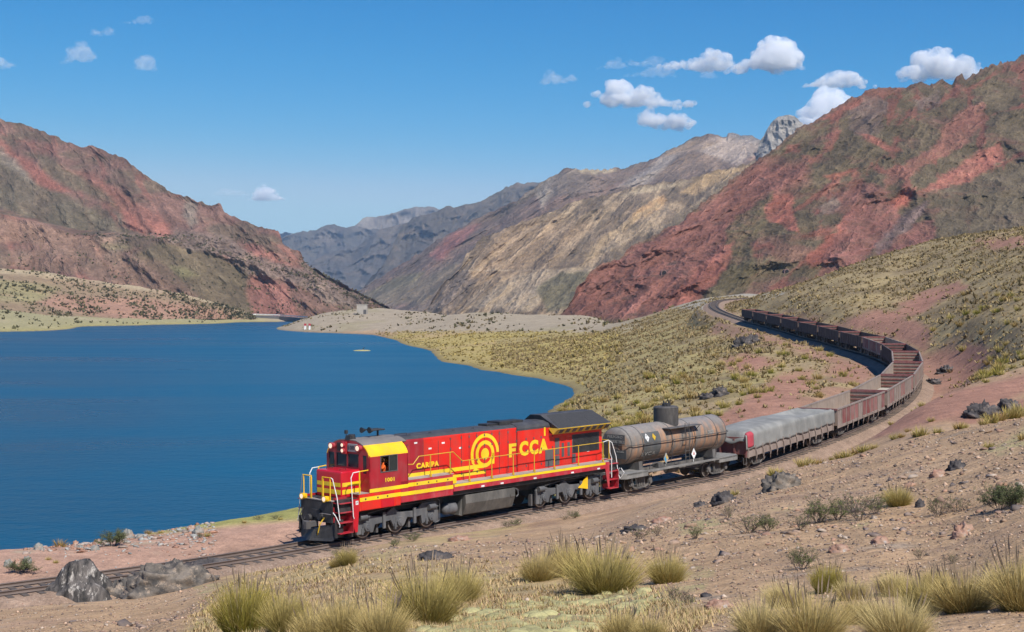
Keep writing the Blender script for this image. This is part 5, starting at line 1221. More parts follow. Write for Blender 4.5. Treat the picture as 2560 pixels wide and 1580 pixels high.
for s in (-1, 1):
    ll = MB().add([(11.1, s*wy, 4.125), (15.6, s*wy, 4.125), (15.6, s*wy, 4.08), (11.1, s*wy, 4.08), (11.0, s*1.22, 3.80), (15.55, s*1.22, 3.80), (15.55, s*.88, 4.125), (11.0, s*.88, 4.125)],
                  [[0,1,2,3],[3,2,5,4],[4,5,6,7],[0,3,4,7],[1,6,5,2],[0,7,6,1]])
    ll.build('radiator_soffit', M_yeld, loco)
    MB().add([(11.0, s*1.22, 3.80), (15.55, s*1.22, 3.80), (15.55, s*.87, 3.72), (11.0, s*.87, 3.72), (11.0, s*.87, 3.9), (15.55, s*.87, 3.9)], [[0,1,2,3],[3,2,5,4],[0,3,4],[1,5,2],[0,4,5,1]]).build('soffit_underside', M_sill, loco)
    for k in range(8):
        x = 11.35+k*.55
        def Q_(dx, t): return Vector((x+dx, s*(wy-.25*t), 4.08-.28*t))
        nr = Vector((0, s*.5, -.85)).normalized()*.02
        a = [Q_(0, .02)+nr, Q_(.3, .02)+nr, Q_(.3, .8)+nr, Q_(0, .8)+nr]
        MB().add(a+[q-nr*1.5 for q in a], [[0,1,2,3],[7,6,5,4],[0,4,5,1],[1,5,6,2],[2,6,7,3],[3,7,4,0]]).build('air_intake', M_yeld if False else M_panel, loco)
    y = s*HW; e0, e1 = min(y, y+s*.02), max(y, y+s*.02)
    g = MB().box(12.95, 15.25, e0, min(e1, 9) if s > 0 else e1, 2.62, 3.62).build('radiator_grille', M_panel, loco, bevel=.01)
    lv = MB()
    for k in range(14): lv.box(13.0, 15.2, min(y+s*.02, y+s*.045), max(y+s*.02, y+s*.045), 2.66+k*.068, 2.69+k*.068)
    lv.build('louvres', M_black, g)
    for x0, x1, z0, z1, mm in ((11.55, 11.9, 2.65, 3.55, M_panel), (11.55, 11.9, 2.1, 2.6, M_panel), (11.95, 12.4, 2.1, 3.62, M_red), (12.43, 12.88, 2.1, 3.62, M_red), (13.3, 15.0, 2.1, 2.52, M_red), (12.95, 13.25, 2.1, 2.58, M_panel), (10.7, 11.35, 2.1, 3.0, M_panel)):
        yy = y if x0 > 11.4 else s*.915
        d = MB().box(x0, x1, min(yy, yy+s*.012), max(yy, yy+s*.012), z0, z1).build('access_door', mm, loco, bevel=.004, seg=1)
        if mm is M_red and z1 > 3: MB().box(x0+.12, x1-.12, min(yy+s*.013, yy+s*.018), max(yy+s*.013, yy+s*.018), 2.5, 3.25).build('vent', M_panel, d)
MB().box(15.45, 15.52, -HW+.02, HW-.02, 2.03, 3.72).build('hood_end', M_red, loco)
MB().box(15.46, 15.62, -.3, .3, 3.2, 3.5).build('rear_number_board', M_panel, loco)
MB().box(7.7, 8.5, -.45, .45, 4.49, 4.68).box(6.9, 7.7, -.32, .32, 4.49, 4.6).box(8.6, 9.6, -.35, .35, 4.55, 4.66).build('exhaust_stack', M_black, loco)
for x in (1.2, 2.6, 4.2, 5.6, 7.0): MB().tube([(x, -.5, 4.47), (x, -.5, 4.53), (x+.14, -.5, 4.53), (x+.14, -.5, 4.47)], .012).build('lifting_eye', M_black, loco)
MB().tube([(.35, -.5, 4.50), (.35, -.5, 4.62), (1.1, -.5, 4.62), (1.1, -.5, 4.50)], .014).build('roof_rail', M_black, loco)
# fuel tank and reservoirs
MB().prism_x([(-1.35, 1.34), (-1.38, .92), (-1.15, .36), (-.9, .28), (.9, .28), (1.15, .36), (1.38, .92), (1.35, 1.34)], 4.25, 7.85).build('fuel_tank', M_tankg, loco, bevel=.02)
MB().prism_y([(4.2, 1.2), (4.25, 1.34), (4.25, .28), (4.02, .36)], -1.1, 1.1).cyl((7.55, -1.36, 1.0), (7.55, -1.40, 1.0), .1, 12).build('tank_end', M_tankg, loco)
for s in (-1, 1):
    MB().ball((3.35, s*.85, .72), .3, 14, 8).cyl((3.35, s*.85, .72), (3.9, s*.85, .72), .3, 14).build('air_reservoir', M_grey, loco, smooth=True)
    MB().tube([(7.9, s*1.3, 1.3), (8.12, s*1.3, 1.2), (8.15, s*1.3, .95), (8.0, s*1.3, .85)], .03).build('filler_pipe', M_grey, loco)
for xa_, xb_ in ((-3.4, 3.3), (8.2, 15.0)): MB().box(xa_, xb_, -.7, .7, 1.0, 1.45).build('traction_gear', M_black, loco)
# bogies
def bogie(xc, flip):
    bg = empty('bogie'); bg.parent = loco; bg.location = (xc, 0, 0)
    q = lambda P: [(flip*x, z) for x, z in P]
    for s in (-1, 1):
        prof = [(-2.62, .22), (-2.62, .95), (-2.45, 1.12), (-1.95, 1.12), (-1.62, .98), (-.95, .92), (-.62, 1.12), (-.38, 1.26), (-.26, 1.26), (-.15, 1.10), (.12, .98), (.95, .94), (1.32, 1.06), (1.52, 1.26), (2.42, 1.26), (2.55, 1.12), (2.55, .22),
                (2.28, .22), (2.24, .55), (1.92, .62), (1.70, .30), (1.52, .24), (1.46, .66), (.95, .62), (.55, .68), (.36, .36), (.22, .26), (-.22, .26), (-.34, .36), (-.5, .66), (-.95, .62), (-1.5, .58), (-1.62, .24), (-1.8, .24), (-1.9, .6), (-2.25, .6), (-2.34, .22)]
        MB().prism_y(q(prof), min(s*.98, s*1.10), max(s*.98, s*1.10)).build('side_frame', M_grey, bg, bevel=.015, seg=1)
        for x in (-2.05, 0, 2.05):
            a = MB().cyl((flip*x, s*1.08, .51), (flip*x, s*1.24, .51), .17, 14).box(flip*x-.2, flip*x+.2, min(s*1.05, s*1.14), max(s*1.05, s*1.14), .3, .78).cyl((flip*x, s*1.24, .51), (flip*x, s*1.27, .51), .09, 8)
            a.box(flip*x-.3, flip*x-.2, min(s*1.04, s*1.16), max(s*1.04, s*1.16), .2, .5).build('axle_box', M_grey, bg, bevel=.015, seg=1)
        for x in (-2.35, 2.05):
            MB().cyl((flip*(x-.2), s*1.2, 1.02), (flip*(x+.22), s*1.2, 1.02), .14, 14).cyl((flip*(x+.22), s*1.2, 1.02), (flip*(x+.42), s*1.2, 1.0), .05, 8).build('brake_cylinder', M_grey, bg, smooth=True)
        MB().tube([(flip*-2.0, s*1.14, 1.16), (flip*-.3, s*1.16, 1.32), (flip*.4, s*1.16, 1.30), (flip*2.5, s*1.18, 1.34), (flip*2.62, s*1.18, 1.25), (flip*2.62, s*1.18, .3), (flip*2.3, s*1.16, .2)], .018).build('brake_pipe', M_grey, bg)
        for x in (-.98, .98):
            MB().cyl((flip*x, s*1.02, .62), (flip*x, s*1.02, .94), .10, 10).box(flip*x-.08, flip*x+.08, s*1.14-.04, s*1.14+.04, .35, 1.1).build('spring', M_grey, bg)
        for x in (-1.2, -2.75, .85, 2.75):
            MB().box(flip*x-.06, flip*x+.06, s*.8-.1, s*.8+.1, .15, .75).build('brake_shoe', M_panel, bg)
    MB().box(-2.3, 2.3, -.9, .9, .55, .95).build('bolster', M_black, bg)
    for x in (-2.05, 0, 2.05): wheelset(bg, x, .80, .51)
    return bg
bogie(0, 1); b2 = bogie(12.37, 1)
MB().prism_y([(.75, .75), (1.5, 1.35), (1.5, .62)], -1.20, -1.13).build('yellow_bracket', M_yel, b2)

# ------------------------------------------------------------------ the driver leaning in the side window
M_orange = paint('orange_vest', (.80, .13, .012), .8, amt=.05, var=.15)
M_skin = paint('skin', (.33, .17, .10), .6, amt=0, var=.06)
M_hat = paint('hard_hat', (.62, .38, .02), .35, amt=.1)
M_dark = paint('dark_trousers', (.03, .035, .06), .9, amt=.1)
def skinned(name, joints, bones, mat, parent, lv=2, root=0):
    me = bpy.data.meshes.new(name); me.from_pydata([j[0] for j in joints], bones, []); me.update()
    o = bpy.data.objects.new(name, me); COL.objects.link(o); o.parent = parent
    mo = o.modifiers.new('s', 'SKIN'); mo.use_smooth_shade = True
    for i, j in enumerate(joints):
        v = me.skin_vertices[0].data[i]; r_ = j[1]; v.radius = (r_, r_*(j[2] if len(j) > 2 else 1)); v.use_root = (i == root)
    ss_ = o.modifiers.new('u', 'SUBSURF'); ss_.levels = lv; ss_.render_levels = lv
    me.materials.append(mat)
    return o
pm = loco.matrix_basis.copy()
def person(name, base, label, flip=False):
    """seated driver: hips on the cab seat, one arm raised to the window pillar"""
    t = empty(name); t.matrix_world = pm @ Matrix.Translation(base)
    tag(t, label, 'person')
    J = [((0, 0, .62), .15, .8), ((-.02, 0, .85), .155, .7), ((-.06, 0, 1.08), .17, .62), ((-.08, 0, 1.2), .07), ((-.10, 0, 1.29), .055),      # 0-4 spine, neck
         ((-.06, -.2, 1.10), .075), ((-.30, -.25, 1.00), .052), ((-.22, -.30, 1.24), .04), ((-.18, -.30, 1.30), .035),                   # 5-8 near arm raised
         ((-.06, .2, 1.10), .075), ((-.2, .26, .86), .05), ((-.42, .2, .82), .038), ((-.5, .18, .82), .034),                            # 9-12 far arm
         ((0, -.11, .58), .1), ((-.40, -.13, .56), .085), ((-.46, -.13, .12), .055), ((-.60, -.13, .05), .045),                        # legs
         ((0, .11, .58), .1), ((-.40, .13, .56), .085), ((-.46, .13, .12), .055), ((-.60, .13, .05), .045)]
    B = [(0,1),(1,2),(2,3),(3,4),(2,5),(5,6),(6,7),(7,8),(2,9),(9,10),(10,11),(11,12),(0,13),(13,14),(14,15),(15,16),(0,17),(17,18),(18,19),(19,20)]
    skinned('body', J, B, M_orange, t)
    hd = MB().ball((-.12, 0, 1.40), .1, 16, 12, 1.18)
    hd.prism_y([(-.215, 1.37), (-.245, 1.36), (-.215, 1.42)], -.015, .015).ball((-.10, -.1, 1.39), .025, 8, 6).ball((-.10, .1, 1.39), .025, 8, 6).box(-.208, -.2, -.03, .03, 1.325, 1.335)
    h = hd.build('head', M_skin, t, smooth=True)
    MB().ball((-.205, -.035, 1.41), .012, 6, 4).ball((-.205, .035, 1.41), .012, 6, 4).build('eye', M_dark, h)
    ht = [(-.12+.118*math.cos(a)*c, .118*math.sin(a)*c, 1.43+z) for c, z in ((1.25, 0), (1, .01), (.95, .06), (.7, .11), (.2, .135)) for a in np.linspace(0, 2*math.pi, 16, endpoint=False)]
    MB().rings([ht[i*16:(i+1)*16] for i in range(5)]).build('hard_hat', M_hat, t, smooth=True)
    for hx, hy, hz, d in ((-.17, -.30, 1.34, Vector((.1, 0, 1))), (-.54, .17, .82, Vector((-1, 0, .1)))):
        d = d.normalized(); o_ = d.orthogonal().normalized()
        JJ = [((hx, hy, hz), .03, .6), (tuple(Vector((hx, hy, hz))+d*.06), .034, .5)]; BB = [(0, 1)]
        for k in range(4):
            b0 = Vector((hx, hy, hz)) + d*.07 + o_*(k-1.5)*.02; L = (.055, .065, .06, .045)[k]
            i = len(JJ); cr = d.cross(o_)*.02
            JJ += [(tuple(b0), .0095), (tuple(b0+d*L*.6+cr*.4), .0085), (tuple(b0+d*L+cr*1.2), .007)]; BB += [(1, i), (i, i+1), (i+1, i+2)]
        i = len(JJ); b0 = Vector((hx, hy, hz)) + o_*.035 + d*.02
        JJ += [(tuple(b0), .011), (tuple(b0+o_*.025+d*.03), .009)]; BB += [(0, i), (i, i+1)]
        skinned('hand', JJ, BB, M_skin, t, lv=1)
    MB().box(-.24, -.235, -.12, -.02, .9, 1.12).build('reflective_strip', M_white, t)
person('person', Vector((-1.02, -1.12, 2.18)), 'driver in orange with yellow hard hat, arm raised at the open cab side window')
person("person", Vector((-.42, -.85, 2.02)), "second crew member in orange sitting behind the dark pane of the cab window")
# ------------------------------------------------------------------ wagons
def frame_at(s0, s1):
    """matrix of a vehicle whose front end stands at arc length s0 and rear end at s1 (x to the rear, origin at the front end, rail height)"""
    a, _ = at_arc(s0); b, _ = at_arc(s1); d = Vector(b-a); L = d.length
    yaw = math.atan2(d.y, d.x); pitch = -math.asin(d.z/L)
    return Vector(a), (0, pitch, yaw), L
M_tank = None
def tank_paint():
    m, nt, b = new_mat('weathered_tank_paint')
    tc = N(nt, 'ShaderNodeTexCoord')
    mp = N(nt, 'ShaderNodeMapping'); mp.inputs['Scale'].default_value = (1.9, .9, .42)
    nt.links.new(tc.outputs['Object'], mp.inputs[0])
    f1, _ = noise_fac(nt, mp.outputs[0], 1.0, .44, .56, 6, .55, .4)
    f2, _ = noise_fac(nt, mp.outputs[0], 1.7, .35, .7, 6)
    f3, _ = noise_fac(nt, tc.outputs['Object'], 5.0, .3, .8)
    c = mix_rgb(nt, 'MIX', f1, (.185, .16, .135), (.40, .215, .12))
    r = N(nt, 'ShaderNodeMapRange'); r.inputs['To Max'].default_value = .55; nt.links.new(f2, r.inputs['Value'])
    c = mix_rgb(nt, 'MIX', r.outputs[0], c, (.21, .185, .165))
    sp = N(nt, 'ShaderNodeSeparateXYZ'); nt.links.new(tc.outputs['Object'], sp.inputs[0])     # grey dust lies on top, grime low down
    rt = N(nt, 'ShaderNodeMapRange'); rt.inputs['From Min'].default_value = 2.95; rt.inputs['From Max'].default_value = 3.5; rt.inputs['To Max'].default_value = .88
    nt.links.new(sp.outputs[2], rt.inputs['Value']); c = mix_rgb(nt, 'MIX', rt.outputs[0], c, (.235, .22, .205))
    rb = N(nt, 'ShaderNodeMapRange'); rb.inputs['From Min'].default_value = 2.2; rb.inputs['From Max'].default_value = 1.5; rb.inputs['To Max'].default_value = .75
    nt.links.new(sp.outputs[2], rb.inputs['Value']); c = mix_rgb(nt, 'MIX', rb.outputs[0], c, (.225, .19, .155))
    r3 = N(nt, 'ShaderNodeMapRange'); r3.inputs['To Min'].default_value = .8; r3.inputs['To Max'].default_value = 1.15; nt.links.new(f3, r3.inputs['Value'])
    cc = N(nt, 'ShaderNodeCombineColor')
    for i in range(3): nt.links.new(r3.outputs[0], cc.inputs[i])
    nt.links.new(mix_rgb(nt, 'MULTIPLY', 1.0, c, cc.outputs[0]), b.inputs['Base Color'])
    b.inputs['Roughness'].default_value = .6; b.inputs['Specular IOR Level'].default_value = .3
    return m
M_tank = tank_paint()
M_dome = paint('dome_sooty', (.055, .05, .046), .7, dirt=(.22, .20, .18), amt=.45)
M_fr = paint('dusty_frame', (.17, .165, .155), .85, dirt=(.36, .34, .31), amt=.6)
M_frd = paint('dark_frame', (.09, .085, .08), .8, dirt=(.27, .24, .22), amt=.5)
M_plate = paint('placard_dark', (.085, .09, .09), .7, dirt=(.22, .19, .16), amt=.35)
M_fade = paint('faded_letters', (.36, .35, .32), .8, dirt=(.2, .18, .16), amt=.5)
M_blue = paint('placard_blue', (.03, .30, .50), .6, amt=.1)

def freight_bogie(parent, xc, r=.42, half=.86):
    bg = empty('bogie'); bg.parent = parent; bg.location = (xc, 0, 0)
    for s in (-1, 1):
        y0, y1 = min(s*.96, s*1.06), max(s*.96, s*1.06)
        MB().prism_y([(-1.05, .62), (-.6, .95), (.6, .95), (1.05, .62), (1.05, .5), (.6, .78), (-.6, .78), (-1.05, .5)], y0, y1)\
            .prism_y([(-1.05, .42), (-.45, .22), (.45, .22), (1.05, .42), (1.05, .34), (.45, .12), (-.45, .12), (-1.05, .34)], y0, y1)\
            .box(-.36, -.26, y0, y1, .2, .8).box(.26, .36, y0, y1, .2, .8).build('side_frame', M_frd, bg)
        for x in (-half, half):
            MB().cyl((x, s*.95, r), (x, s*1.14, r), .13, 10).box(x-.14, x+.14, min(s*.98, s*1.08), max(s*.98, s*1.08), .3, .64).build('axle_box', M_frd, bg)
        for x in (-.1, .1):
            MB().cyl((x, s*1.0, .24), (x, s*1.0, .76), .085, 8).build('spring', M_frd, bg)
    MB().box(-.22, .22, -1.0, 1.0, .5, .82).build('bolster', M_frd, bg)
    for x in (-half, half):
        for sgn in (-1, 1):
            w = MB().cyl((x, sgn*.72, r), (x, sgn*.82, r), r, 22).cyl((x, sgn*.66, r), (x, sgn*.72, r), r+.03, 22).build('wheel', M_wheel, bg)
            MB().add(*ring_solid(x, r, r-.05, r-.004, sgn*.821, sgn*.824, 22)).build('tread_rim', M_steel, w)
        MB().cyl((x, -.7, r), (x, .7, r), .07, 8).build('axle', M_wheel, bg)
    return bg

# ---- the tank wagon
ST0, ST1 = ARC0+16.75, ARC0+28.45
loc, rot, TL = frame_at(ST0, ST1)
tank = empty('tank_wagon', loc, rot)
tag(tank, 'rusty grey riveted tank wagon with tall dark dome coupled behind the red locomotive', 'tank wagon')
TR, TZC, TX0, TX1 = 1.08, 2.52, 1.15, 10.75
R_ = []
nn = 40
ring = lambda x, r: [(x, r*math.cos(2*math.pi*i/nn), TZC + r*math.sin(2*math.pi*i/nn)) for i in range(nn)]
for x, r in ((TX0-.22, .02), (TX0-.2, .4), (TX0-.13, .75), (TX0-.04, .98), (TX0+.04, 1.06), (TX0+.1, TR), (TX1-.1, TR), (TX1-.04, 1.06), (TX1+.04, .98), (TX1+.13, .75), (TX1+.2, .4), (TX1+.22, .02)): R_.append(ring(x, r))
MB().rings(R_).build('tank_shell', M_tank, tank, smooth=True)
for x in (TX0+.1, TX0+1.15, TX0+4.0, TX0+6.0, TX1-1.1, TX1-.1):
    MB().rings([ring(x-.03, TR+.002), ring(x-.03, TR+.012), ring(x+.03, TR+.012), ring(x+.03, TR+.002)], cap=False).build('tank_band', M_plate, tank)
rv = MB()
for x in (TX0+.18, TX1-.18):
    for i in range(56):
        a = 2*math.pi*i/56; rv.ball((x, (TR)*math.cos(a), TZC+(TR)*math.sin(a)), .022, 4, 3)
for i in range(95):
    x = TX0+.3+i*(TX1-TX0-.6)/94
    for s in (-1, 1):
        a = math.radians(-44); rv.ball((x, s*TR*math.cos(a), TZC+TR*math.sin(a)), .022, 4, 3)
for i in range(52):
    a = 2*math.pi*i/52; x = 5.95+.80*math.cos(a); y = .80*math.sin(a)
    rv.ball((x, y, TZC+math.sqrt(TR*TR-y*y)), .022, 4, 3)
o = rv.build('rivets', M_tank, tank); o['kind'] = 'stuff'
DX = 5.95
MB().cyl((DX, 0, TZC+.6), (DX, 0, 4.38), .74, 40).cyl((DX, 0, 4.38), (DX, 0, 4.46), .755, 40, .66).build('dome', M_dome, tank, smooth=True)
dv = MB().cyl((DX+.1, 0, 4.45), (DX+.1, 0, 4.62), .24, 14)
for k in range(9):
    a = k*.7; dv.cyl((DX+.1+.2*math.cos(a), .2*math.sin(a), 4.55), (DX+.1+.21*math.cos(a), .21*math.sin(a), 4.78), .022, 5)
dv.box(DX-.25, DX-.1, -.1, .1, 4.45, 4.62).build('dome_hatch', M_black, tank)
MB().tube([(DX+.3, -.7, 3.95), (DX+.3, -.86, 3.95), (DX+.72, -.6, 3.98), (DX+.72, -.4, 3.98)], .02).build('dome_handrail', M_black, tank)
# grab rail along the tank
for s in (-1, 1):
    MB().tube([(TX0-.28, s*.0, 2.62), (TX0-.28, s*.9, 2.62), (TX0+.1, s*1.2, 2.62), (TX1-.1, s*1.2, 2.62), (TX1+.25, s*.9, 2.62), (TX1+.25, 0, 2.62)], .024).build('handrail', M_dome, tank)
    for x in (TX0+1.15, TX0+3.9, TX0+6.2, TX1-1.1):
        MB().tube([(x, s*1.02, TZC-.36), (x, s*1.2, 2.62)], .02).tube([(x, s*.98, 1.25), (x, s*1.11, 1.9), (x, s*1.13, TZC), (x, s*1.02, TZC+.42)], .018).build('tie_rod', M_dome, tank)
    # platform and ladder by the dome
    MB().box(DX-1.45, DX+1.75, min(s*.80, s*1.35), max(s*.80, s*1.35), 3.28, 3.32).build('dome_platform', M_frd, tank)
    for x in (DX-1.35, DX+1.6): MB().tube([(x, s*1.3, 3.28), (x, s*.99, 2.95)], .02).build('platform_bracket', M_frd, tank)
    ld = MB()
    for x in (DX+.12, DX+.52): ld.cyl((x, s*1.32, 1.3), (x, s*1.3, 3.5), .022, 6)
    for k in range(6): ld.cyl((DX+.12, s*1.32, 1.5+k*.34), (DX+.52, s*1.32, 1.5+k*.34), .016, 6)
    ld.build('ladder', M_dome, tank)
# end placard with writing, side placards
def curved_plate(x0, x1, z0, z1, s, mat, name, off=.012):
    vs = []; k = 8
    for i in range(k+1):
        z = z0+(z1-z0)*i/k
        for o_ in (off, off-.008):
            y = s*math.sqrt(max(.01, (TR+o_)**2-(z-TZC)**2))
            vs += [(x0, y, z), (x1, y, z)]
    fs = []
    for i in range(k):
        a = i*4; b = a+4
        fs += [[a, a+1, b+1, b], [a+2, b+2, b+3, a+3], [a, b, b+2, a+2], [a+1, a+3, b+3, b+1]]
    return MB().add(vs, fs).build(name, mat, tank)
for s in (-1, 1):
    curved_plate(TX0+1.25, TX0+2.85, 1.85, 3.20, s, M_plate, 'placard')
    def on_side(name, txt, size, x, z, mat, **k):
        yy = s*(math.sqrt(max(.01, (TR+.03)**2-(z-TZC)**2)))
        tilt = math.degrees(math.asin((z-TZC)/TR))
        o = text_mesh(name, txt, size, mat, tank, (x, yy, z), rotx=90-tilt if s < 0 else 90-tilt, rotz=0 if s < 0 else 180, **k)
        return o
    on_side('lettering', 'EVCA', .34, TX0+1.75, 1.98, M_fade, bold=.0, sx=1.3, space=1.3)
    on_side('lettering', '3020', .30, TX1-1.75, 2.72, M_fade, bold=.01)
    for x, sz, mm in ((TX0+1.6, .24, M_white), (TX0+2.25, .2, M_yeld)):
        z = 2.92; yy = s*math.sqrt((TR+.02)**2-(z-TZC)**2); tl = (z-TZC)/TR
        vs = []
        for dx, dz in ((0, -sz), (sz*.8, 0), (0, sz), (-sz*.8, 0)):
            zz = z+dz; vs.append((x+dx, s*math.sqrt((TR+.028)**2-(zz-TZC)**2), zz))
        vs += [(a, b-s*.012, c) for a, b, c in vs]
        MB().add(vs, [[0,1,2,3],[7,6,5,4],[0,4,5,1],[1,5,6,2],[2,6,7,3],[3,7,4,0]]).build('hazard_diamond', mm, tank)
    for x, mm in ((4.15, M_white), (6.9, M_fade)):
        y = s*1.30
        pb_ = MB().prism_y([(x, 1.30), (x+.24, 1.60), (x, 1.95), (x-.24, 1.60)], min(y, y+s*.02), max(y, y+s*.02)).cyl((x, y-s*.02, 1.15), (x, y-s*.02, 1.6), .02, 6).build('hazard_placard', M_fade if x < 5 else M_white, tank)
        if x < 5:
            MB().prism_y([(x-.19, 1.60), (x, 1.36), (x, 1.60), (x-.1, 1.74)], min(y+s*.021, y+s*.024), max(y+s*.021, y+s*.024)).build('blue_quarter', M_blue, pb_)
            MB().prism_y([(x+.02, 1.6), (x+.19, 1.60), (x+.1, 1.76), (x+.02, 1.87)], min(y+s*.021, y+s*.024), max(y+s*.021, y+s*.024)).build('yellow_quarter', M_yeld, pb_)
        else:
            MB().prism_y([(x-.08, 1.56), (x+.08, 1.56), (x, 1.76)], min(y+s*.021, y+s*.024), max(y+s*.021, y+s*.024)).build('flame_mark', M_sill, pb_)
ex = TX0-.235
MB().box(ex-.02, ex, -.85, .62, 2.68, 3.22).build('end_placard', M_plate, tank)
text_mesh('lettering', 'PELIGRO', .23, M_fade, tank, (ex-.025, -.14, 3.08), rotz=-90, bold=.005, sx=1.1, space=1.15)
text_mesh('lettering', 'COMBUSTIBLE', .23, M_fade, tank, (ex-.025, -.14, 2.80), rotz=-90, bold=.005, sx=.86, space=1.1)
MB().box(ex-.02, ex, -.95, .1, 1.85, 2.35).build('end_placard', M_plate, tank)
text_mesh('lettering', 'NO FUMAR', .10, M_fade, tank, (ex-.025, -.5, 2.24), rotz=-90)
# frame
MB().box(.1, TL-.1, -.28, .28, .72, 1.08).build('centre_sill', M_frd, tank)
for s in (-1, 1):
    MB().box(.35, TL-.35, min(s*1.3, s*1.42), max(s*1.3, s*1.42), 1.02, 1.12).build('running_board', M_fr, tank)
    MB().box(2.1, 9.3, min(s*.95, s*1.3), max(s*.95, s*1.3), 1.03, 1.05).build('side_walk', M_fr, tank)
for x0, x1, nose_ in ((.05, 2.3, -1), (TL-2.3, TL-.05, 1)):
    prof = [(x0+.3, -1.42), (x1, -1.42), (x1, 1.42), (x0+.3, 1.42), (x0, 1.1), (x0, -1.1)] if nose_ < 0 else [(x0, -1.42), (x1-.3, -1.42), (x1, -1.1), (x1, 1.1), (x1-.3, 1.42), (x0, 1.42)]
    MB().prism_z(prof, .82, 1.125).build('end_platform', M_fr, tank, bevel=.01, seg=1)
for x in (2.2, TL-2.2):
    sd = MB()
    sd.prism_x([(-1.0, 1.12), (-.95, 1.62), (-.6, 1.52), (0, 1.44), (.6, 1.52), (.95, 1.62), (1.0, 1.12)], x-.18, x+.18)
    sd.build('saddle', M_frd, tank)
for xf in (.25, TL-.25):
    for s in (-1, 1):
        MB().tube([(xf+.5, s*1.44, .85), (xf+.5, s*1.46, .45), (xf+.85, s*1.46, .45), (xf+.85, s*1.44, .85)], .018).build('step_stirrup', M_frd, tank)
MB().cyl((5.0, -.65, .8), (6.0, -.65, .8), .2, 14).tube([(6.0, -.65, .8), (8.3, -.8, .72)], .05).build('brake_cylinder', M_frd, tank, smooth=True)
MB().tube([(2.7, -1.2, 1.12), (2.7, -1.25, 1.38), (3.1, -1.2, 1.42), (3.7, -1.1, 1.4)], .025).box(3.5, 4.0, -1.25, -.8, 1.12, 1.4).build('valve_gear', M_frd, tank, bevel=.03)
coupler(.05, -1, tank); coupler(TL-.05, 1, tank)
freight_bogie(tank, 2.05); freight_bogie(tank, TL-2.05)
MB().tube([(.0, -1.25, 1.5), (.05, -1.45, 1.25), (.0, -1.2, .9), (-.05, -1.05, 1.2), (.0, -1.15, 1.5)], .02).build('loose_cable_loop', M_white, tank)

# ---- open wagons
M_gred = paint('wagon_red', (.20, .055, .050), .8, dirt=(.26, .20, .17), amt=.6, bump=.2)
M_gred2 = paint('wagon_faded_red', (.27, .115, .10), .8, dirt=(.30, .23, .20), amt=.5)
M_ggrey = paint('wagon_dusty', (.24, .185, .155), .88, dirt=(.36, .30, .26), amt=.6, bump=.2)
M_gin = paint('wagon_inside', (.27, .20, .155), .92, dirt=(.36, .31, .26), amt=.5)
M_floor = paint('wagon_floor', (.40, .37, .31), .95, dirt=(.46, .44, .38), amt=.5)
M_gshade = paint('wagon_shaded', (.085, .058, .052), .85, dirt=(.15, .11, .09), amt=.6)  # dark brown: the shade on the far wagons is put into the colour
GLN = 12.35
def make_gondola(style, label):
    """style: side colours, the dark set with shade mixed in"""
    skin, rib, alt = style
    t = empty('open_wagon')
    tag(t, label, 'open wagon', 'open freight wagons')
    L = GLN; hw = 1.36; zt, zf = RIMH, 1.02
    MB().box(.25, L-.25, -.25, .25, .62, .98).build('centre_sill', M_frd, t)
    MB().box(.1, L-.1, -hw+.02, hw-.02, .94, zf).build('floor', M_floor, t)
    for s in (-1, 1):
        y0, y1 = min(s*hw, s*(hw-.05)), max(s*hw, s*(hw-.05))
        MB().box(.06, L-.06, min(s*(hw-.02), s*(hw+.05)), max(s*(hw-.02), s*(hw+.05)), .78, .96).build('side_sill', rib, t)
        MB().box(.06, L-.06, y0, y1, .965, zt-.1).build('side_wall', M_gin if skin is not M_gshade else M_gshade, t)
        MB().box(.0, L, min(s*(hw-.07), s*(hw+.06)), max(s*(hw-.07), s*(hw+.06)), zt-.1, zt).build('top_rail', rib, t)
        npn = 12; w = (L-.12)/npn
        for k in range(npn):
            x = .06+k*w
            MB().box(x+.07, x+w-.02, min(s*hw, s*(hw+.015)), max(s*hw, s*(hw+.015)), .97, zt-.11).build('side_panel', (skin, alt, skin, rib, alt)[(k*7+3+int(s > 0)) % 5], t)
            MB().box(x-.035, x+.045, min(s*hw, s*(hw+.055)), max(s*hw, s*(hw+.055)), .78, zt-.1).build('rib', rib, t)
        for k in range(7):
            x = 2.2+k*(L-4.4)/6
            pts = [(x, s*(hw+.07), .95), (x+.02, s*(hw+.13), .75), (x-.02, s*(hw+.10), .55), (x+.07, s*(hw+.04), .36)]
            MB().tube(pts, .03, 5).build('chain_hook', rib, t)
    for x, d in ((0, 1), (L, -1)):
        MB().box(min(x, x+d*.05), max(x, x+d*.05), -hw+.0, hw-.0, .97, zt-.1).build('end_wall', M_gin if skin is not M_gshade else M_gshade, t)
        for z in (1.12, 1.42, 1.72): MB().box(min(x+d*.05, x+d*.11), max(x+d*.05, x+d*.11), -hw+.06, hw-.06, z, z+.09).build('end_rib', M_gred, t)
        MB().box(min(x-d*.06, x+d*.10), max(x-d*.06, x+d*.10), -hw-.05, hw+.05, zt-.12, zt+.01).build('end_rail', M_gred, t)
        for s in (-1, 1):
            MB().box(min(x-d*.05, x), max(x-d*.05, x), min(s*.9, s*1.0), max(s*.9, s*1.0), .8, zt-.1).build('end_post', rib, t)
    coupler(.1, -1, t); coupler(L-.1, 1, t)
    freight_bogie(t, 1.95, half=.82); freight_bogie(t, L-1.95, half=.82)
    return t
def copy_tree(o, parent=None):
    c = o.copy(); COL.objects.link(c)
    if parent: c.parent = parent
    for ch in o.children: copy_tree(ch, c)
    return c
A1_ = arc_of(rim_pts[0])
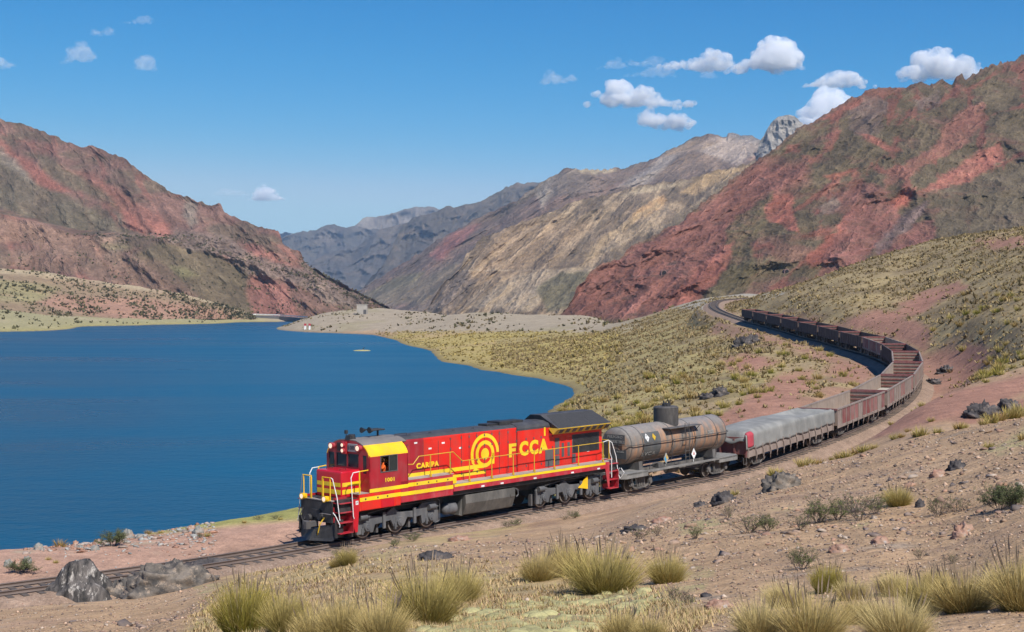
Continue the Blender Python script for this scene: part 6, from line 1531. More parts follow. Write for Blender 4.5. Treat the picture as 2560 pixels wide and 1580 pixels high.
styles = {'red': (M_gred, M_ggrey, M_gred2), 'grey': (M_gred2, M_ggrey, M_ggrey), 'dark': (M_gshade, M_gshade, M_gshade)}  # dark: wagons past the bend, their shade painted in
protos = {}
glabels = [
 'faded red open wagon directly behind the wagon with the grey tarpaulin',
 'dusty pinkish open wagon, second behind the tarpaulin wagon, with a bare timber floor',
 'open wagon with pale sanded floor on the sharp bend, seen end on',
 'open wagon at the rightmost point of the bend, its long side turning into shade',
 'first open wagon past the bend whose left side is in dark shade',
 'second shaded open wagon beyond the bend',
 'third shaded open wagon beyond the bend',
 'fourth shaded open wagon beyond the bend',
 'fifth shaded open wagon beyond the bend, midway along the straight',
 'fourth open wagon counted from the tail of the train',
 'third open wagon counted from the tail of the train',
 'last but one open wagon at the tail of the train',
 'last open wagon at the tail of the train, nearest the empty curved track']
for i in range(13):
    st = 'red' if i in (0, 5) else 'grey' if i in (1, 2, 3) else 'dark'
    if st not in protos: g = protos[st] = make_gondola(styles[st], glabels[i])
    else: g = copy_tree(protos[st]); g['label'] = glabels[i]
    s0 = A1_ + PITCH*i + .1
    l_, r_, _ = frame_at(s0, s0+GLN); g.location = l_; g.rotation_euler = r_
# ---- the covered wagon
l_, r_, CL = frame_at(ST1+.75, A1_-.45)
cov = empty('covered_wagon', l_, r_)
tag(cov, 'dusty brown low sided wagon under the grey tarpaulin, just behind the tank wagon', 'freight wagon')
hw = 1.36
MB().box(.25, CL-.25, -.25, .25, .62, .98).build('centre_sill', M_frd, cov)
MB().box(.1, CL-.1, -hw+.02, hw-.02, .94, 1.02).build('floor', M_floor, cov)
for s in (-1, 1):
    MB().box(0, CL, min(s*(hw-.02), s*(hw+.05)), max(s*(hw-.02), s*(hw+.05)), .78, 1.1).build('side_sill', M_ggrey, cov)
    MB().box(.06, CL-.06, min(s*hw, s*(hw-.05)), max(s*hw, s*(hw-.05)), 1.1, 2.0).build('side_wall', M_ggrey, cov)
    for k in range(14):
        x = .1+k*(CL-.25)/13
        MB().box(x-.03, x+.06, min(s*hw, s*(hw+.075)), max(s*hw, s*(hw+.075)), .74, 1.45).build('rib', M_ggrey, cov)
        if 0 < k < 13:
            MB().tube([(x, s*(hw+.09), 1.15), (x+.03, s*(hw+.14), .85), (x-.02, s*(hw+.11), .6), (x+.07, s*(hw+.05), .35)], .032, 5).build('chain_hook', M_ggrey, cov)
for x, d in ((0, 1), (CL, -1)):
    MB().box(min(x, x+d*.05), max(x, x+d*.05), -hw, hw, .97, 1.95).build('end_wall', M_gred, cov)
    MB().box(min(x-d*.02, x+d*.1), max(x-d*.02, x+d*.1), -hw-.04, hw+.04, 1.9, 2.05).build('end_rail', M_gred, cov)
    for y in (-1.3, -.5, .5, 1.3): MB().box(min(x-d*.07, x), max(x-d*.07, x), y-.06, y+.06, .8, 1.95).build('end_post', M_gred, cov)
coupler(.1, -1, cov); coupler(CL-.1, 1, cov)
freight_bogie(cov, 1.95, half=.82); freight_bogie(cov, CL-1.95, half=.82)
# tarpaulin: draped sheet with sagging top and hanging hems
tp = empty('tarpaulin', l_, r_)
tag(tp, 'grey dusty tarpaulin tied over the wagon load, small red patch at its front corner', 'tarpaulin')
nx_, ny_ = 110, 46
def tarp(u, v):
    """u 0..1 along, v -1..1 round the section"""
    x = -.18 + u*(CL+.34)
    a = np.abs(v); sg = np.sign(v)
    topw = 1.30
    y = np.where(a < .62, v/.62*topw, sg*(topw + .11*sstep(.62, .66, a)))
    load = 2.32 + .20*np.clip(1-np.abs((u-.30)/.36)**3, 0, 1)
    sag = np.where(u > .62, -.0 - .42*sstep(.62, .80, u)*(1-sstep(.96, 1.0, u))*(1-(a/.62).clip(0, 1)**2.2), 0)
    zt = np.minimum(load*(1-.045*(a/.62).clip(0, 1)**2), 9) + sag
    edge = 2.24 + .07*np.clip(1-np.abs((u-.30)/.5)**2, 0, 1)
    zt = np.where(a < .62, zt*(1-sstep(.50, .62, a)) + edge*sstep(.50, .62, a), edge)
    hem = (1.24 + .035*np.sin(u*37) + .025*np.sin(u*91+1))
    z = np.where(a < .62, zt, edge - (edge-hem)*((a-.62)/.38))
    fold = .022*fbm(x/.5, v*3+5*sg, oct=4)*sstep(.64, .8, a) + .03*ridged(x/1.1+.5*z, z/2.5, oct=3)*sstep(.66, .85, a)
    y = y + sg*fold*(a > .55); z = z + .02*fbm(x/1.6, y/1.2, oct=4)*(a < .62)
    # front and rear ends hang down
    fe = sstep(.03, 0, u); z = z - fe*(np.where(a < .62, z-1.75-.1*np.sin(v*9), 0)); x = x - fe*.0
    re = sstep(.985, 1, u); z = z - re*.25*(a < .62)
    return x, y, z
U, Vv_ = np.meshgrid(np.linspace(0, 1, nx_), np.linspace(-1, 1, ny_), indexing='ij')
X_, Y_, Z_ = tarp(U, Vv_)
idx = np.arange(nx_*ny_).reshape(nx_, ny_)
Q = np.stack([idx[:-1, :-1], idx[1:, :-1], idx[1:, 1:], idx[:-1, 1:]], -1).reshape(-1, 4)
M_tarp = paint('tarpaulin_cloth', (.215, .215, .20), .9, dirt=(.36, .35, .32), amt=.6, scale=1.4, var=.15, bump=.4)
o = mesh_obj('sheet', np.stack([X_, Y_, Z_], -1).reshape(-1, 3), Q, M_tarp, tp, smooth=True)
sm = o.modifiers.new('t', 'SOLIDIFY'); sm.thickness = .012
pu, pv = np.meshgrid(np.linspace(.012, .075, 10), np.linspace(-.95, -.56, 12), indexing='ij')
pu = pu*(1+.0*pv); X_, Y_, Z_ = tarp(pu, pv)
M_patch = paint('red_patch', (.42, .045, .065), .85, dirt=(.35, .16, .16), amt=.4)
idx = np.arange(120).reshape(10, 12); Q = np.stack([idx[:-1, :-1], idx[1:, :-1], idx[1:, 1:], idx[:-1, 1:]], -1).reshape(-1, 4)
o = mesh_obj('red_patch', np.stack([X_, Y_-.03, Z_+.012], -1).reshape(-1, 3), Q, M_patch, tp, smooth=True)
sm = o.modifiers.new('t', 'SOLIDIFY'); sm.thickness = .01
# ------------------------------------------------------------------ plants and stones
M_grass = attr_mat('tussock_grass', .85)
M_stone = attr_mat('stone', .92)
M_twig = attr_mat('twigs', .9)
def blades(n, h, spread, width, seed, kind='straw', lean=(0, 0), r0=.12):
    g = np.random.default_rng(seed)
    ang = g.uniform(0, 2*np.pi, n); rr = r0*np.sqrt(g.uniform(0, 1, n))
    out = np.clip(rr/r0*.75 + g.normal(0, .28, n), -.15, 1.25)          # outer blades lean further
    L = h*g.uniform(.55, 1.05, n)*(1-.22*np.clip(out, 0, 1)); az = ang + g.normal(0, .5, n)
    tilt0 = .08 + .55*out*spread; tilt1 = tilt0 + g.uniform(.1, .75, n)*(.35+.6*np.clip(out, 0, 1))*spread
    ts = np.array([0, .38, .74, 1.0]); W_ = width*g.uniform(.6, 1.3, n)
    px_, py_, pz_ = rr*np.cos(ang), rr*np.sin(ang), np.full(n, -.02)
    side = g.uniform(0, 2*np.pi, n); sx, sy = np.cos(side), np.sin(side)
    V = []; C_ = []; prev = 0
    b = g.uniform(.75, 1.2, n)
    pal = {'straw': ((.19,.165,.055), (.36,.295,.115), (.56,.45,.24)), 'green': ((.10,.125,.02), (.22,.235,.04), (.42,.33,.11)), 'olive': ((.135,.135,.035), (.29,.26,.08), (.52,.42,.20)), 'brown': ((.16,.12,.045), (.30,.215,.08), (.40,.29,.13)), 'pale': ((.24,.205,.09), (.42,.355,.17), (.60,.50,.29))}[kind]
    for k, t in enumerate(ts):
        if k:
            dt = t-ts[k-1]; ti = tilt0+(tilt1-tilt0)*t
            px_ = px_ + L*dt*(np.sin(ti)*np.cos(az)+lean[0]*t); py_ = py_ + L*dt*(np.sin(ti)*np.sin(az)+lean[1]*t); pz_ = pz_ + L*dt*np.cos(ti)
        col = np.array(pal[0])*(1-t)**2 + np.array(pal[1])*2*t*(1-t) + np.array(pal[2])*t*t
        cc = np.outer(b, col*np.array((1.06, 1.0, .82)))
        w = W_*(1, .9, .6, 0)[k]/2
        if k < 3:
            V += [np.stack([px_-sx*w, py_-sy*w, pz_], 1), np.stack([px_+sx*w, py_+sy*w, pz_], 1)]; C_ += [cc, cc]
        else: V.append(np.stack([px_, py_, pz_], 1)); C_.append(cc)
    V = np.stack(V, 1); C_ = np.stack(C_, 1)                               # n,7,3
    T = np.array([[0,1,3],[0,3,2],[2,3,5],[2,5,4],[4,5,6]])
    F_ = (np.arange(n)[:, None, None]*7 + T[None]).reshape(-1, 3)
    return V.reshape(-1, 3), F_, C_.reshape(-1, 3)
def stalks(n, h, seed, r0=.14):
    """seed stalks: thin dark stems with a feathery head"""
    g = np.random.default_rng(seed); V = []; Fc = []; Cc = []
    for i in range(n):
        a = g.uniform(0, 6.28); r = r0*g.uniform(0, 1); ti = g.uniform(0, .38); L = h*g.uniform(.9, 1.25)
        base = np.array([r*math.cos(a), r*math.sin(a), 0]); d = np.array([math.sin(ti)*math.cos(a), math.sin(ti)*math.sin(a), math.cos(ti)])
        s_ = np.array([-math.sin(a+1), math.cos(a+1), 0])
        for t0, t1, w0, w1, col in ((0, .72, .0035, .003, (.30,.25,.13)), (.70, .84, .004, .013, (.24,.18,.12)), (.84, 1.0, .013, .001, (.27,.20,.14))):
            k = len(V); V += [base+d*L*t0-s_*w0, base+d*L*t0+s_*w0, base+d*L*t1+s_*w1, base+d*L*t1-s_*w1]; Cc += [col]*4
            Fc += [[k, k+1, k+2], [k, k+2, k+3]]
    return np.array(V), np.array(Fc), np.array(Cc)
def join(parts):
    V, Fq, C_ = [], [], []; k = 0
    for v, f, c in parts: V.append(v); Fq.append(f+k); C_.append(c); k += len(v)
    return np.concatenate(V), np.concatenate(Fq), np.concatenate(C_)
big = {}
for kind, hh, sp in (('straw', 1.0, 1.0), ('green', 1.0, .8), ('olive', 1.0, .95), ('pale', 1.0, 1.1)):
    for v in range(2):
        sd = 100+len(big)*7
        big[(kind, v)] = join([blades(2100, 1.0, sp, .0068, sd, kind, lean=(.10, 0), r0=.26), blades(330, .72, 1.9, .0062, sd+3, 'pale', lean=(.05, -.05), r0=.27), stalks(26 if kind != 'pale' else 14, .98, sd+1, .26)])
big_me = {}
def place_tussock(px, py, hpx, kind, v, label, group, wfac=1.0, dmin=4.0):
    p = hit(px, py, dmin); h = hpx*p.y/F
    key = (kind, v)
    if key not in big_me:
        o = mesh_obj('grass_tussock', *big[key][:2], M_grass, None, cols=big[key][2]); big_me[key] = o.data
    else:
        o = bpy.data.objects.new('grass_tussock', big_me[key]); COL.objects.link(o)
    o.location = p + Vector((0, 0, -.02)); o.scale = (h*wfac, h*wfac, h); o.rotation_euler = (0, 0, rng.uniform(-.5, .5) + (0, 2.1, 4.2)[int(rng.integers(3))])
    tag(o, label, 'grass tussock', group)
    return o
FG = [  # px, py of the foot, height in px, kind, variant, width, label
 (611,1585,165,'green',0,1.0,'bright green tussock with dark seed heads, leftmost in the foreground'),
 (715,1580,125,'olive',0,1.0,'olive straw tussock immediately right of the bright green leftmost one'),
 (790,1600,100,'straw',0,1.1,'low straw tussock at the bottom edge between two taller ones'),
 (862,1600,135,'straw',1,1.0,'third tall straw tussock from the left at the bottom edge'),
 (955,1605,130,'straw',0,1.0,'straw tussock at the bottom edge left of the large olive one'),
 (1060,1562,165,'olive',1,1.15,'large olive tussock with a dark shadowed foot, centre left foreground'),
 (1150,1505,105,'olive',0,1.1,'tussock just behind and right of the large olive one'),
 (868,1412,52,'olive',0,1.0,'small lone tussock on the yellow mat below the locomotive bogie'),
 (838,1418,30,'straw',1,1.0,'tiny straw tuft beside the small lone tussock below the locomotive'),
 (1345,1452,88,'straw',0,1.05,'medium tussock touching the left side of the biggest central tussock'),
 (1420,1440,105,'straw',1,1.1,'back left half of the biggest central tussock clump'),
 (1510,1482,140,'olive',1,1.35,'biggest tussock right of centre, wide and domed'),
 (1668,1458,90,'olive',0,1.1,'medium tussock right of the biggest central one'),
 (1555,1600,95,'straw',0,1.1,'greyish tussock cut by the bottom edge, right of centre'),
 (1625,1600,75,'straw',1,1.1,'low straw tussock at the bottom edge beside the greyish one'),
 (2246,1266,62,'olive',1,1.15,'isolated golden tussock with tall seed stalks on the stony slope at right'),
 (1900,1590,120,'pale',0,1.1,'pale tussock at the left end of the bottom right clump'),
 (1965,1520,85,'pale',1,1.2,'pale low tussock behind the left end of the bottom right clump'),
 (2030,1605,150,'straw',1,1.1,'tall tussock at the bottom edge in the bottom right clump'),
 (2068,1482,88,'green',1,1.0,'greener tussock with dark brown spikes at the back of the right clump'),
 (2130,1500,70,'pale',0,1.2,'pale tussock right of the one with dark brown spikes'),
 (2150,1560,90,'straw',0,1.1,'tussock in the middle of the bottom right clump'),
 (2245,1605,150,'pale',1,1.1,'pale tall tussock at the bottom edge, right part of the clump'),
 (2240,1490,82,'pale',0,1.15,'pale tussock in the rear row of the bottom right clump'),
 (2318,1530,115,'olive',0,1.15,'dense olive tussock second from the right edge'),
 (2415,1530,130,'straw',0,1.2,'broad straw tussock near the right edge'),
 (2500,1500,100,'pale',1,1.1,'pale tussock behind the rightmost big one'),
 (2562,1525,165,'straw',1,1.1,'greyish tussock cut by the right edge of the picture'),
 (2345,1470,60,'straw',1,1.2,'low straw tussock behind the dense olive one at right'),
]
for a in FG: place_tussock(a[0], a[1], a[2], a[3], a[4], a[6], 'grass tussocks in the foreground', a[5])

# mid distance: one mesh per kind, shared
small = {}
for i, kind in enumerate(('olive', 'green', 'brown', 'straw')):
    v, f, c = blades(130, 1.0, .95, .035, 300+i, kind, r0=.30)
    o = mesh_obj('grass_tussock', v, f, M_grass, None, cols=c*1.0); small[kind] = o.data; bpy.data.objects.remove(o)
TR_ = [(1611,1248,16),(1630,1246,14),(1654,1238,24),(1672,1236,18),(1700,1232,24),(1718,1228,16),(1771,1215,28),(1760,1217,18),(1839,1238,20),(1852,1202,14),(1878,1190,20),(1898,1186,16),(1938,1188,30),(1926,1190,18),
       (1994,1166,24),(2008,1166,30),(2026,1162,26),(2050,1160,20),(2080,1150,14),(2099,1146,22),(2115,1144,26),(2140,1136,24),(2160,1130,28),(2185,1122,18),(2237,1098,20),(2255,1094,16),(2302,1090,32),(2290,1092,20),(2344,1084,22),(2398,1073,26),(2410,1071,20),
       (2229,1062,14),(2329,1054,16),(2270,1080,14),(2479,1058,34),(2460,1062,22),(2525,1046,40),(2500,1052,30),(2555,1040,44),(2540,1045,30),(2473,1120,24),(2559,1100,26),(1285,1312,12),(1265,1316,9),(1302,1308,10),
       (150,1368,26),(8,1352,24),(30,1358,18),(52,1360,14),(370,1336,16),(400,1334,12),(338,1335,12),(518,1342,16),(610,1308,10),(700,1300,8),(120,1400,10),(138,1408,10)]
def small_tussock(p, h, kind, label, group='tufts of grass beside the track'):
    o = bpy.data.objects.new('grass_tussock', small[kind]); COL.objects.link(o)
    o.location = p + Vector((0, 0, -.03)); o.scale = (h*1.1, h*1.1, h*.95); o.rotation_euler = (0, 0, rng.uniform(0, 6.28))
    tag(o, label, 'grass tussock', group); return o
for i, (a, b_, h) in enumerate(TR_):
    p = hit(a, b_, 30); small_tussock(p, max(.25, h*p.y/F*1.15), ('olive', 'brown', 'olive', 'straw')[i % 4], 'yellowish tuft of grass beside the railway line')
# scattered tussocks of the hillsides: the largest in view are objects, the rest one mass
def sample(gxx, gyy, A):
    px = 1280 + F*gxx/gyy
    i = np.clip(np.rint((px-gx[0])/(gx[1]-gx[0])).astype(int), 0, NC-1); j = np.clip(np.rint((np.log(gyy)-ULO)/(gu[1]-gu[0])).astype(int), 0, NR-1)
    return A[j, i]
Npt = 120000
D_ = np.sqrt(rng.uniform(84**2, 440**2, Npt)); pxx = rng.uniform(1230, 2720, Npt)
Xp = (pxx-1280)/F*D_
zt_ = ground_z(Xp, D_); td = sample(Xp, D_, TD); soil = sample(Xp, D_, SOIL); red = soil[:, 0]/soil[:, 1]
cl = fbm(Xp/7, D_/7, oct=3); cl2 = fbm(Xp/26+4, D_/26, oct=2)
pr = np.where(red > 1.62, .10, .42 + .9*cl + .5*cl2) * np.where(D_ < 100, .5, 1)
pr = np.where((soil[:, 1] > .345), pr*.55, pr)
keep = (rng.uniform(0, 1, Npt) < pr*.95) & (td > 2.7) & (zt_ > LAKE_Z+.5) & ((D_ > 96) | (sample(Xp, D_, TS) > 0)) & ~((pxx > 1900) & (D_ < 112) & (sample(Xp, D_, TS) < 0) & (rng.uniform(0, 1, Npt) > .35))
Xp, D_, zt_, pxx = Xp[keep], D_[keep], zt_[keep], pxx[keep]
hgt = rng.lognormal(-1.2, .52, len(Xp)).clip(.12, 1.0)
vis_size = hgt/D_*((pxx < 2570) & (pxx > 1230)); order = np.argsort(-vis_size); near_i = order[:240]; rest = order[240:]
for i in near_i:
    small_tussock(Vector((Xp[i], D_[i], zt_[i])), float(hgt[i]), ('olive', 'brown', 'straw', 'olive', 'green')[i % 5], 'olive tuft of grass on the hillside beyond the train', 'tufts on the hillside beyond the train')
def mass(name, X, D, Zg, h, seed, pal, nb=9, wide=.30, kind='stuff'):
    """many small clumps, each a handful of leaning leaf-shaped faces"""
    g = np.random.default_rng(seed); n = len(X)
    a = g.uniform(0, 2*np.pi, (n, nb)); ti = g.uniform(.1, 1.15, (n, nb)); L = h[:, None]*g.uniform(.7, 1.15, (n, nb)); w = h[:, None]*wide*g.uniform(.6, 1.2, (n, nb))
    dx, dy, dz = np.sin(ti)*np.cos(a), np.sin(ti)*np.sin(a), np.cos(ti)
    s = a + np.pi/2 + g.normal(0, .5, (n, nb)); sx, sy = np.cos(s), np.sin(s)
    r = h[:, None]*.18
    bx, by, bz = X[:, None]+r*np.cos(a), D[:, None]+r*np.sin(a), Zg[:, None]-.03+0*a
    P0 = np.stack([bx-sx*w*.6, by-sy*w*.6, bz], -1); P1 = np.stack([bx+sx*w*.6, by+sy*w*.6, bz], -1)
    P2 = np.stack([bx+dx*L*.6+sx*w*.5, by+dy*L*.6+sy*w*.5, bz+dz*L*.6], -1); P3 = np.stack([bx+dx*L, by+dy*L, bz+dz*L], -1)
    P4 = np.stack([bx+dx*L*.6-sx*w*.5, by+dy*L*.6-sy*w*.5, bz+dz*L*.6], -1)
    V = np.stack([P0, P1, P2, P3, P4], 2).reshape(-1, 3)
    T = np.array([[0,1,2],[0,2,4],[4,2,3]]); Fq = (np.arange(n*nb)[:, None, None]*5+T[None]).reshape(-1, 3)
    k = g.integers(0, len(pal), n); base = np.array(pal)[k]*g.uniform(.75, 1.2, (n, 1))
    c = base[:, None, None, :]*g.uniform(.8, 1.15, (n, nb, 1, 1))*np.array([.9, .9, 1.0, 1.2, 1.0])[None, None, :, None]
    return mesh_obj(name, V, Fq, M_grass, None, cols=c.reshape(-1, 3))
o = mass('hillside_grass', Xp[rest], D_[rest], zt_[rest], hgt[rest]*.8, 5, [(.31,.235,.115), (.27,.20,.10), (.235,.18,.088), (.34,.265,.125), (.30,.215,.11), (.21,.16,.08)], nb=6, wide=.4)
tag(o, 'olive and brown tussock grass covering the hillsides behind the train', 'tussock grass', kind='stuff')
Npt = 26000; pxm = rng.uniform(930, 1560, Npt); Dm2 = np.sqrt(rng.uniform(235**2, 760**2, Npt)); Xm2 = (pxm-1280)/F*Dm2; zm2 = ground_z(Xm2, Dm2)
km = (zm2 > LAKE_Z+.25) & (rng.uniform(0, 1, Npt) < .30+.9*fbm(Xm2/14, Dm2/24, oct=3)) & (HZ-F*zm2/Dm2 > 828)
o = mass('meadow_grass', Xm2[km], Dm2[km], zm2[km], rng.lognormal(-1.0, .4, int(km.sum())).clip(.2, .9), 15, [(.38,.29,.10), (.33,.255,.09), (.27,.21,.085)], nb=5, wide=.6)
tag(o, 'yellow marsh grass tufts along the far shore of the lake', 'marsh grass', kind='stuff')
# low shrubs on the plain, the spit and the left hills
Npt = 9000; px2 = rng.uniform(600, 1720, Npt); D2 = np.sqrt(rng.uniform(420**2, 1050**2, Npt)); X2 = (px2-1280)/F*D2; z2 = ground_z(X2, D2)
k2 = (z2 > LAKE_Z+.6) & (rng.uniform(0, 1, Npt) < .16+.9*fbm(X2/30, D2/60, oct=3)) & (HZ-F*z2/D2 < 834)
o = mass('plain_scrub', X2[k2], D2[k2], z2[k2], rng.lognormal(-.25, .4, int(k2.sum())).clip(.4, 1.8), 6, [(.16,.125,.06), (.21,.16,.075), (.12,.11,.055)], nb=6, wide=.5)
tag(o, 'small dark shrubs dotting the gravel plain by the far end of the lake', 'scrub', kind='stuff')
px3 = rng.uniform(-480, 640, 5000); D3 = np.sqrt(rng.uniform(800**2, 1500**2, 5000)); X3 = (px3-1280)/F*D3; z3 = ground_z(X3, D3)
k3 = (z3 > LAKE_Z+.8) & (rng.uniform(0, 1, 5000) < .2+.7*fbm(X3/40, D3/60, oct=3))
xs, ds, zs = [X3[k3]], [D3[k3]], [z3[k3]]
for S, n, ymin, dens in ((K_surf, 3600, 0, .32), (L_surf, 5200, 585, .25)):
    j = rng.integers(2, S['X'].shape[0]-1, n*4); i = rng.integers(1, S['X'].shape[1]-1, n*4)
    x_, d_, z_, py_ = S['X'][j, i], S['D'][j, i], S['Z'][j, i], S['PY'][j, i]
    m_ = (py_ > ymin) & (py_ < 800) & (rng.uniform(0, 1, len(x_)) < dens + .9*fbm(x_/35, d_/35, z_/35, oct=3))
    xs.append(x_[m_][:n]); ds.append(d_[m_][:n]); zs.append(z_[m_][:n])
xs, ds, zs = map(np.concatenate, (xs, ds, zs))
o = mass('left_shore_scrub', xs+rng.normal(0, 1.5, len(xs)), ds, zs, rng.lognormal(.35, .35, len(xs)).clip(.7, 2.8), 7, [(.125,.115,.055), (.155,.13,.06), (.10,.095,.05)], nb=5, wide=.6)
tag(o, 'dark low shrubs dotted over the hills of the left shore', 'scrub', kind='stuff')

# dry mat of short grass and pale cushions between the foreground tussocks
Npt = 110000; pm_ = rng.uniform(430, 1850, Npt); ym_ = rng.uniform(1385, 1610, Npt)
cgx = np.clip(np.rint((pm_-gx[0])/(gx[1]-gx[0])).astype(int), 0, NC-1)
Dm_ = np.exp(rng.uniform(math.log(8.5), math.log(38), Npt)); Xm_ = (pm_-1280)/F*Dm_
mk = (rng.uniform(0, 1, Npt) < sample(Xm_, Dm_, gm)*.75*(fbm(Xm_/.8, Dm_/.8, oct=3) > -.12))
Xm_, Dm_ = Xm_[mk], Dm_[mk]; Zm_ = ground_z(Xm_, Dm_)
n = len(Xm_); a = rng.uniform(0, 6.28, n); L = rng.uniform(.02, .075, n); w = rng.uniform(.003, .008, n)*(Dm_/14).clip(.8, 2.2)
P = np.stack([np.stack([Xm_-np.sin(a)*w, Dm_+np.cos(a)*w, Zm_], 1), np.stack([Xm_+np.sin(a)*w, Dm_-np.cos(a)*w, Zm_], 1), np.stack([Xm_+np.cos(a)*L*.7, Dm_+np.sin(a)*L*.7, Zm_+L], 1)], 1)
cc = np.array((.42, .30, .155))*rng.uniform(.7, 1.25, (n, 1)); cc[rng.uniform(0, 1, n) < .2] *= np.array((.8, .95, .7))
o = mesh_obj('short_grass', P.reshape(-1, 3), np.arange(n*3).reshape(-1, 3), M_grass, None, cols=np.repeat(cc, 3, 0))
tag(o, 'mat of short dry yellow grass between the foreground tussocks', 'short grass', kind='stuff')
def dome_mass(name, X, D, Zg, r, hfac, cols, mat, nseg=9):
    n = len(X); t = np.linspace(0, 2*np.pi, nseg, endpoint=False); V = []; g = np.random.default_rng(8)
    rad = [1.0, .78, .42]; hh = [-.06, .62, .93]
    jit = 1+g.uniform(-.18, .18, (n, nseg))
    for q, z in zip(rad, hh):
        V.append(np.stack([X[:, None]+r[:, None]*q*jit*np.cos(t), D[:, None]+r[:, None]*q*jit*np.sin(t), Zg[:, None]+r[:, None]*hfac*z+0*jit], -1))
    V = np.concatenate(V+[np.stack([X, D, Zg+r*hfac], -1)[:, None]], 1)   # n, 3*nseg+1, 3
    T = []
    for k in range(2):
        for i in range(nseg):
            a, b = k*nseg+i, k*nseg+(i+1) % nseg; T += [[a, b, b+nseg], [a, b+nseg, a+nseg]]
    for i in range(nseg): T.append([2*nseg+i, 2*nseg+(i+1) % nseg, 3*nseg])
    Fq = (np.arange(n)[:, None, None]*(3*nseg+1)+np.array(T)[None]).reshape(-1, 3)
    return mesh_obj(name, V.reshape(-1, 3), Fq, mat, None, smooth=True, cols=np.repeat(cols, 3*nseg+1, 0))
M_moss = ground_mat('cushion_moss', [(14, .25), (60, .2)], [(30, .6, .02), (110, .6, .008)])
Npt = 16000; px4 = rng.uniform(430, 2580, Npt); D4 = np.exp(rng.uniform(math.log(8.5), math.log(36), Npt)); X4 = (px4-1280)/F*D4
cmv = np.maximum(sample(X4, D4, cm), 0); grn = sample(X4, D4, SOIL)
mk = rng.uniform(0, 1, Npt) < np.maximum(cmv*.5, (grn[:, 1] > grn[:, 0]*.96)*.35)
X4, D4 = X4[mk], D4[mk]; n = len(X4)
o = dome_mass('cushion_moss', X4, D4, ground_z(X4, D4)-.01, rng.lognormal(-2.9, .5, n).clip(.025, .13), .45, np.array((.40, .365, .175))*rng.uniform(.8, 1.15, (n, 1)), M_moss)
tag(o, 'pale green cushion plants spread over the ground among the tussocks', 'cushion plants', kind='stuff')

# ---- stones
def hull_rock(seed, flat=.6):
    g = np.random.default_rng(seed); bm = bmesh.new()
    P = g.uniform(-1, 1, size=(11, 3)); P = np.sign(P)*np.abs(P)**.45; P[:, 2] *= g.uniform(.5, 1, 11); P[:, :2] *= (1-.32*P[:, 2:3])*g.uniform(.8, 1.1, (11, 1)); P *= np.array([.42, .30+.1*g.uniform(), .34*flat])
    for p in P: bm.verts.new(p)
    bmesh.ops.convex_hull(bm, input=bm.verts); bmesh.ops.triangulate(bm, faces=bm.faces)
    lone = [v for v in bm.verts if not v.link_faces]; bmesh.ops.delete(bm, geom=lone, context='VERTS')
    bm.verts.index_update(); V = np.array([v.co[:] for v in bm.verts]); Fq = np.array([[v.index for v in f.verts] for f in bm.faces]); bm.free()
    return V, Fq
hulls = [hull_rock(500+i, (.4, .55, .75, .3)[i % 4]) for i in range(16)]
ROCKC = [(.32,.215,.145), (.36,.25,.18), (.27,.175,.125), (.24,.18,.145), (.15,.12,.105), (.38,.25,.16), (.40,.32,.25), (.25,.19,.155), (.34,.205,.14)]
rock_me = {}
def rock_obj(p, size, seed, label, group, colr=None, flat=None, name='stone', cat='stone', sink=.12):
    k = int(seed) % 16; ci = int(seed) % len(ROCKC) if colr is None else colr
    key = (k, ci)
    if key not in rock_me:
        V, Fq = hulls[k]; c = np.repeat(np.array([ROCKC[ci] if isinstance(ci, int) else ci]), len(V), 0)*np.random.default_rng(k).uniform(.85, 1.15, (len(V), 1))
        o = mesh_obj(name, V, Fq, M_stone, None, cols=c); rock_me[key] = o.data
    else: o = bpy.data.objects.new(name, rock_me[key]); COL.objects.link(o)
    o.location = p + Vector((0, 0, size*sink*.6)); o.scale = (size, size*1.1, size*(flat or 1))
    o.rotation_euler = (rng.uniform(-.25, .25), rng.uniform(-.25, .25), rng.uniform(0, 6.28))
    tag(o, label, cat, group); return o
Npt = 15000; px5 = rng.uniform(-60, 2700, Npt); D5 = np.exp(rng.uniform(math.log(8.5), math.log(58), Npt)); X5 = (px5-1280)/F*D5; z5 = ground_z(X5, D5)
dens = .22 + .42*sstep(1500, 2300, px5) + .5*fbm(X5/4, D5/4, oct=3) - .55*sample(X5, D5, gm)
ok = (rng.uniform(0, 1, Npt) < dens) & (sample(X5, D5, TD) > 2.6) & (sample(X5, D5, TS) < 0)
X5, D5, z5, px5 = X5[ok], D5[ok], z5[ok], px5[ok]; s5 = rng.lognormal(-2.62, .62, len(X5)).clip(.04, .42)*(D5/22).clip(.45, 1.0)
vs_ = s5/D5*((px5 > 0) & (px5 < 2560)); od = np.argsort(-vs_)
for i in od[:190]:
    rock_obj(Vector((X5[i], D5[i], z5[i])), float(s5[i]), int(i), 'angular brown stone lying on the stony foreground slope', 'stones scattered on the foreground slope')
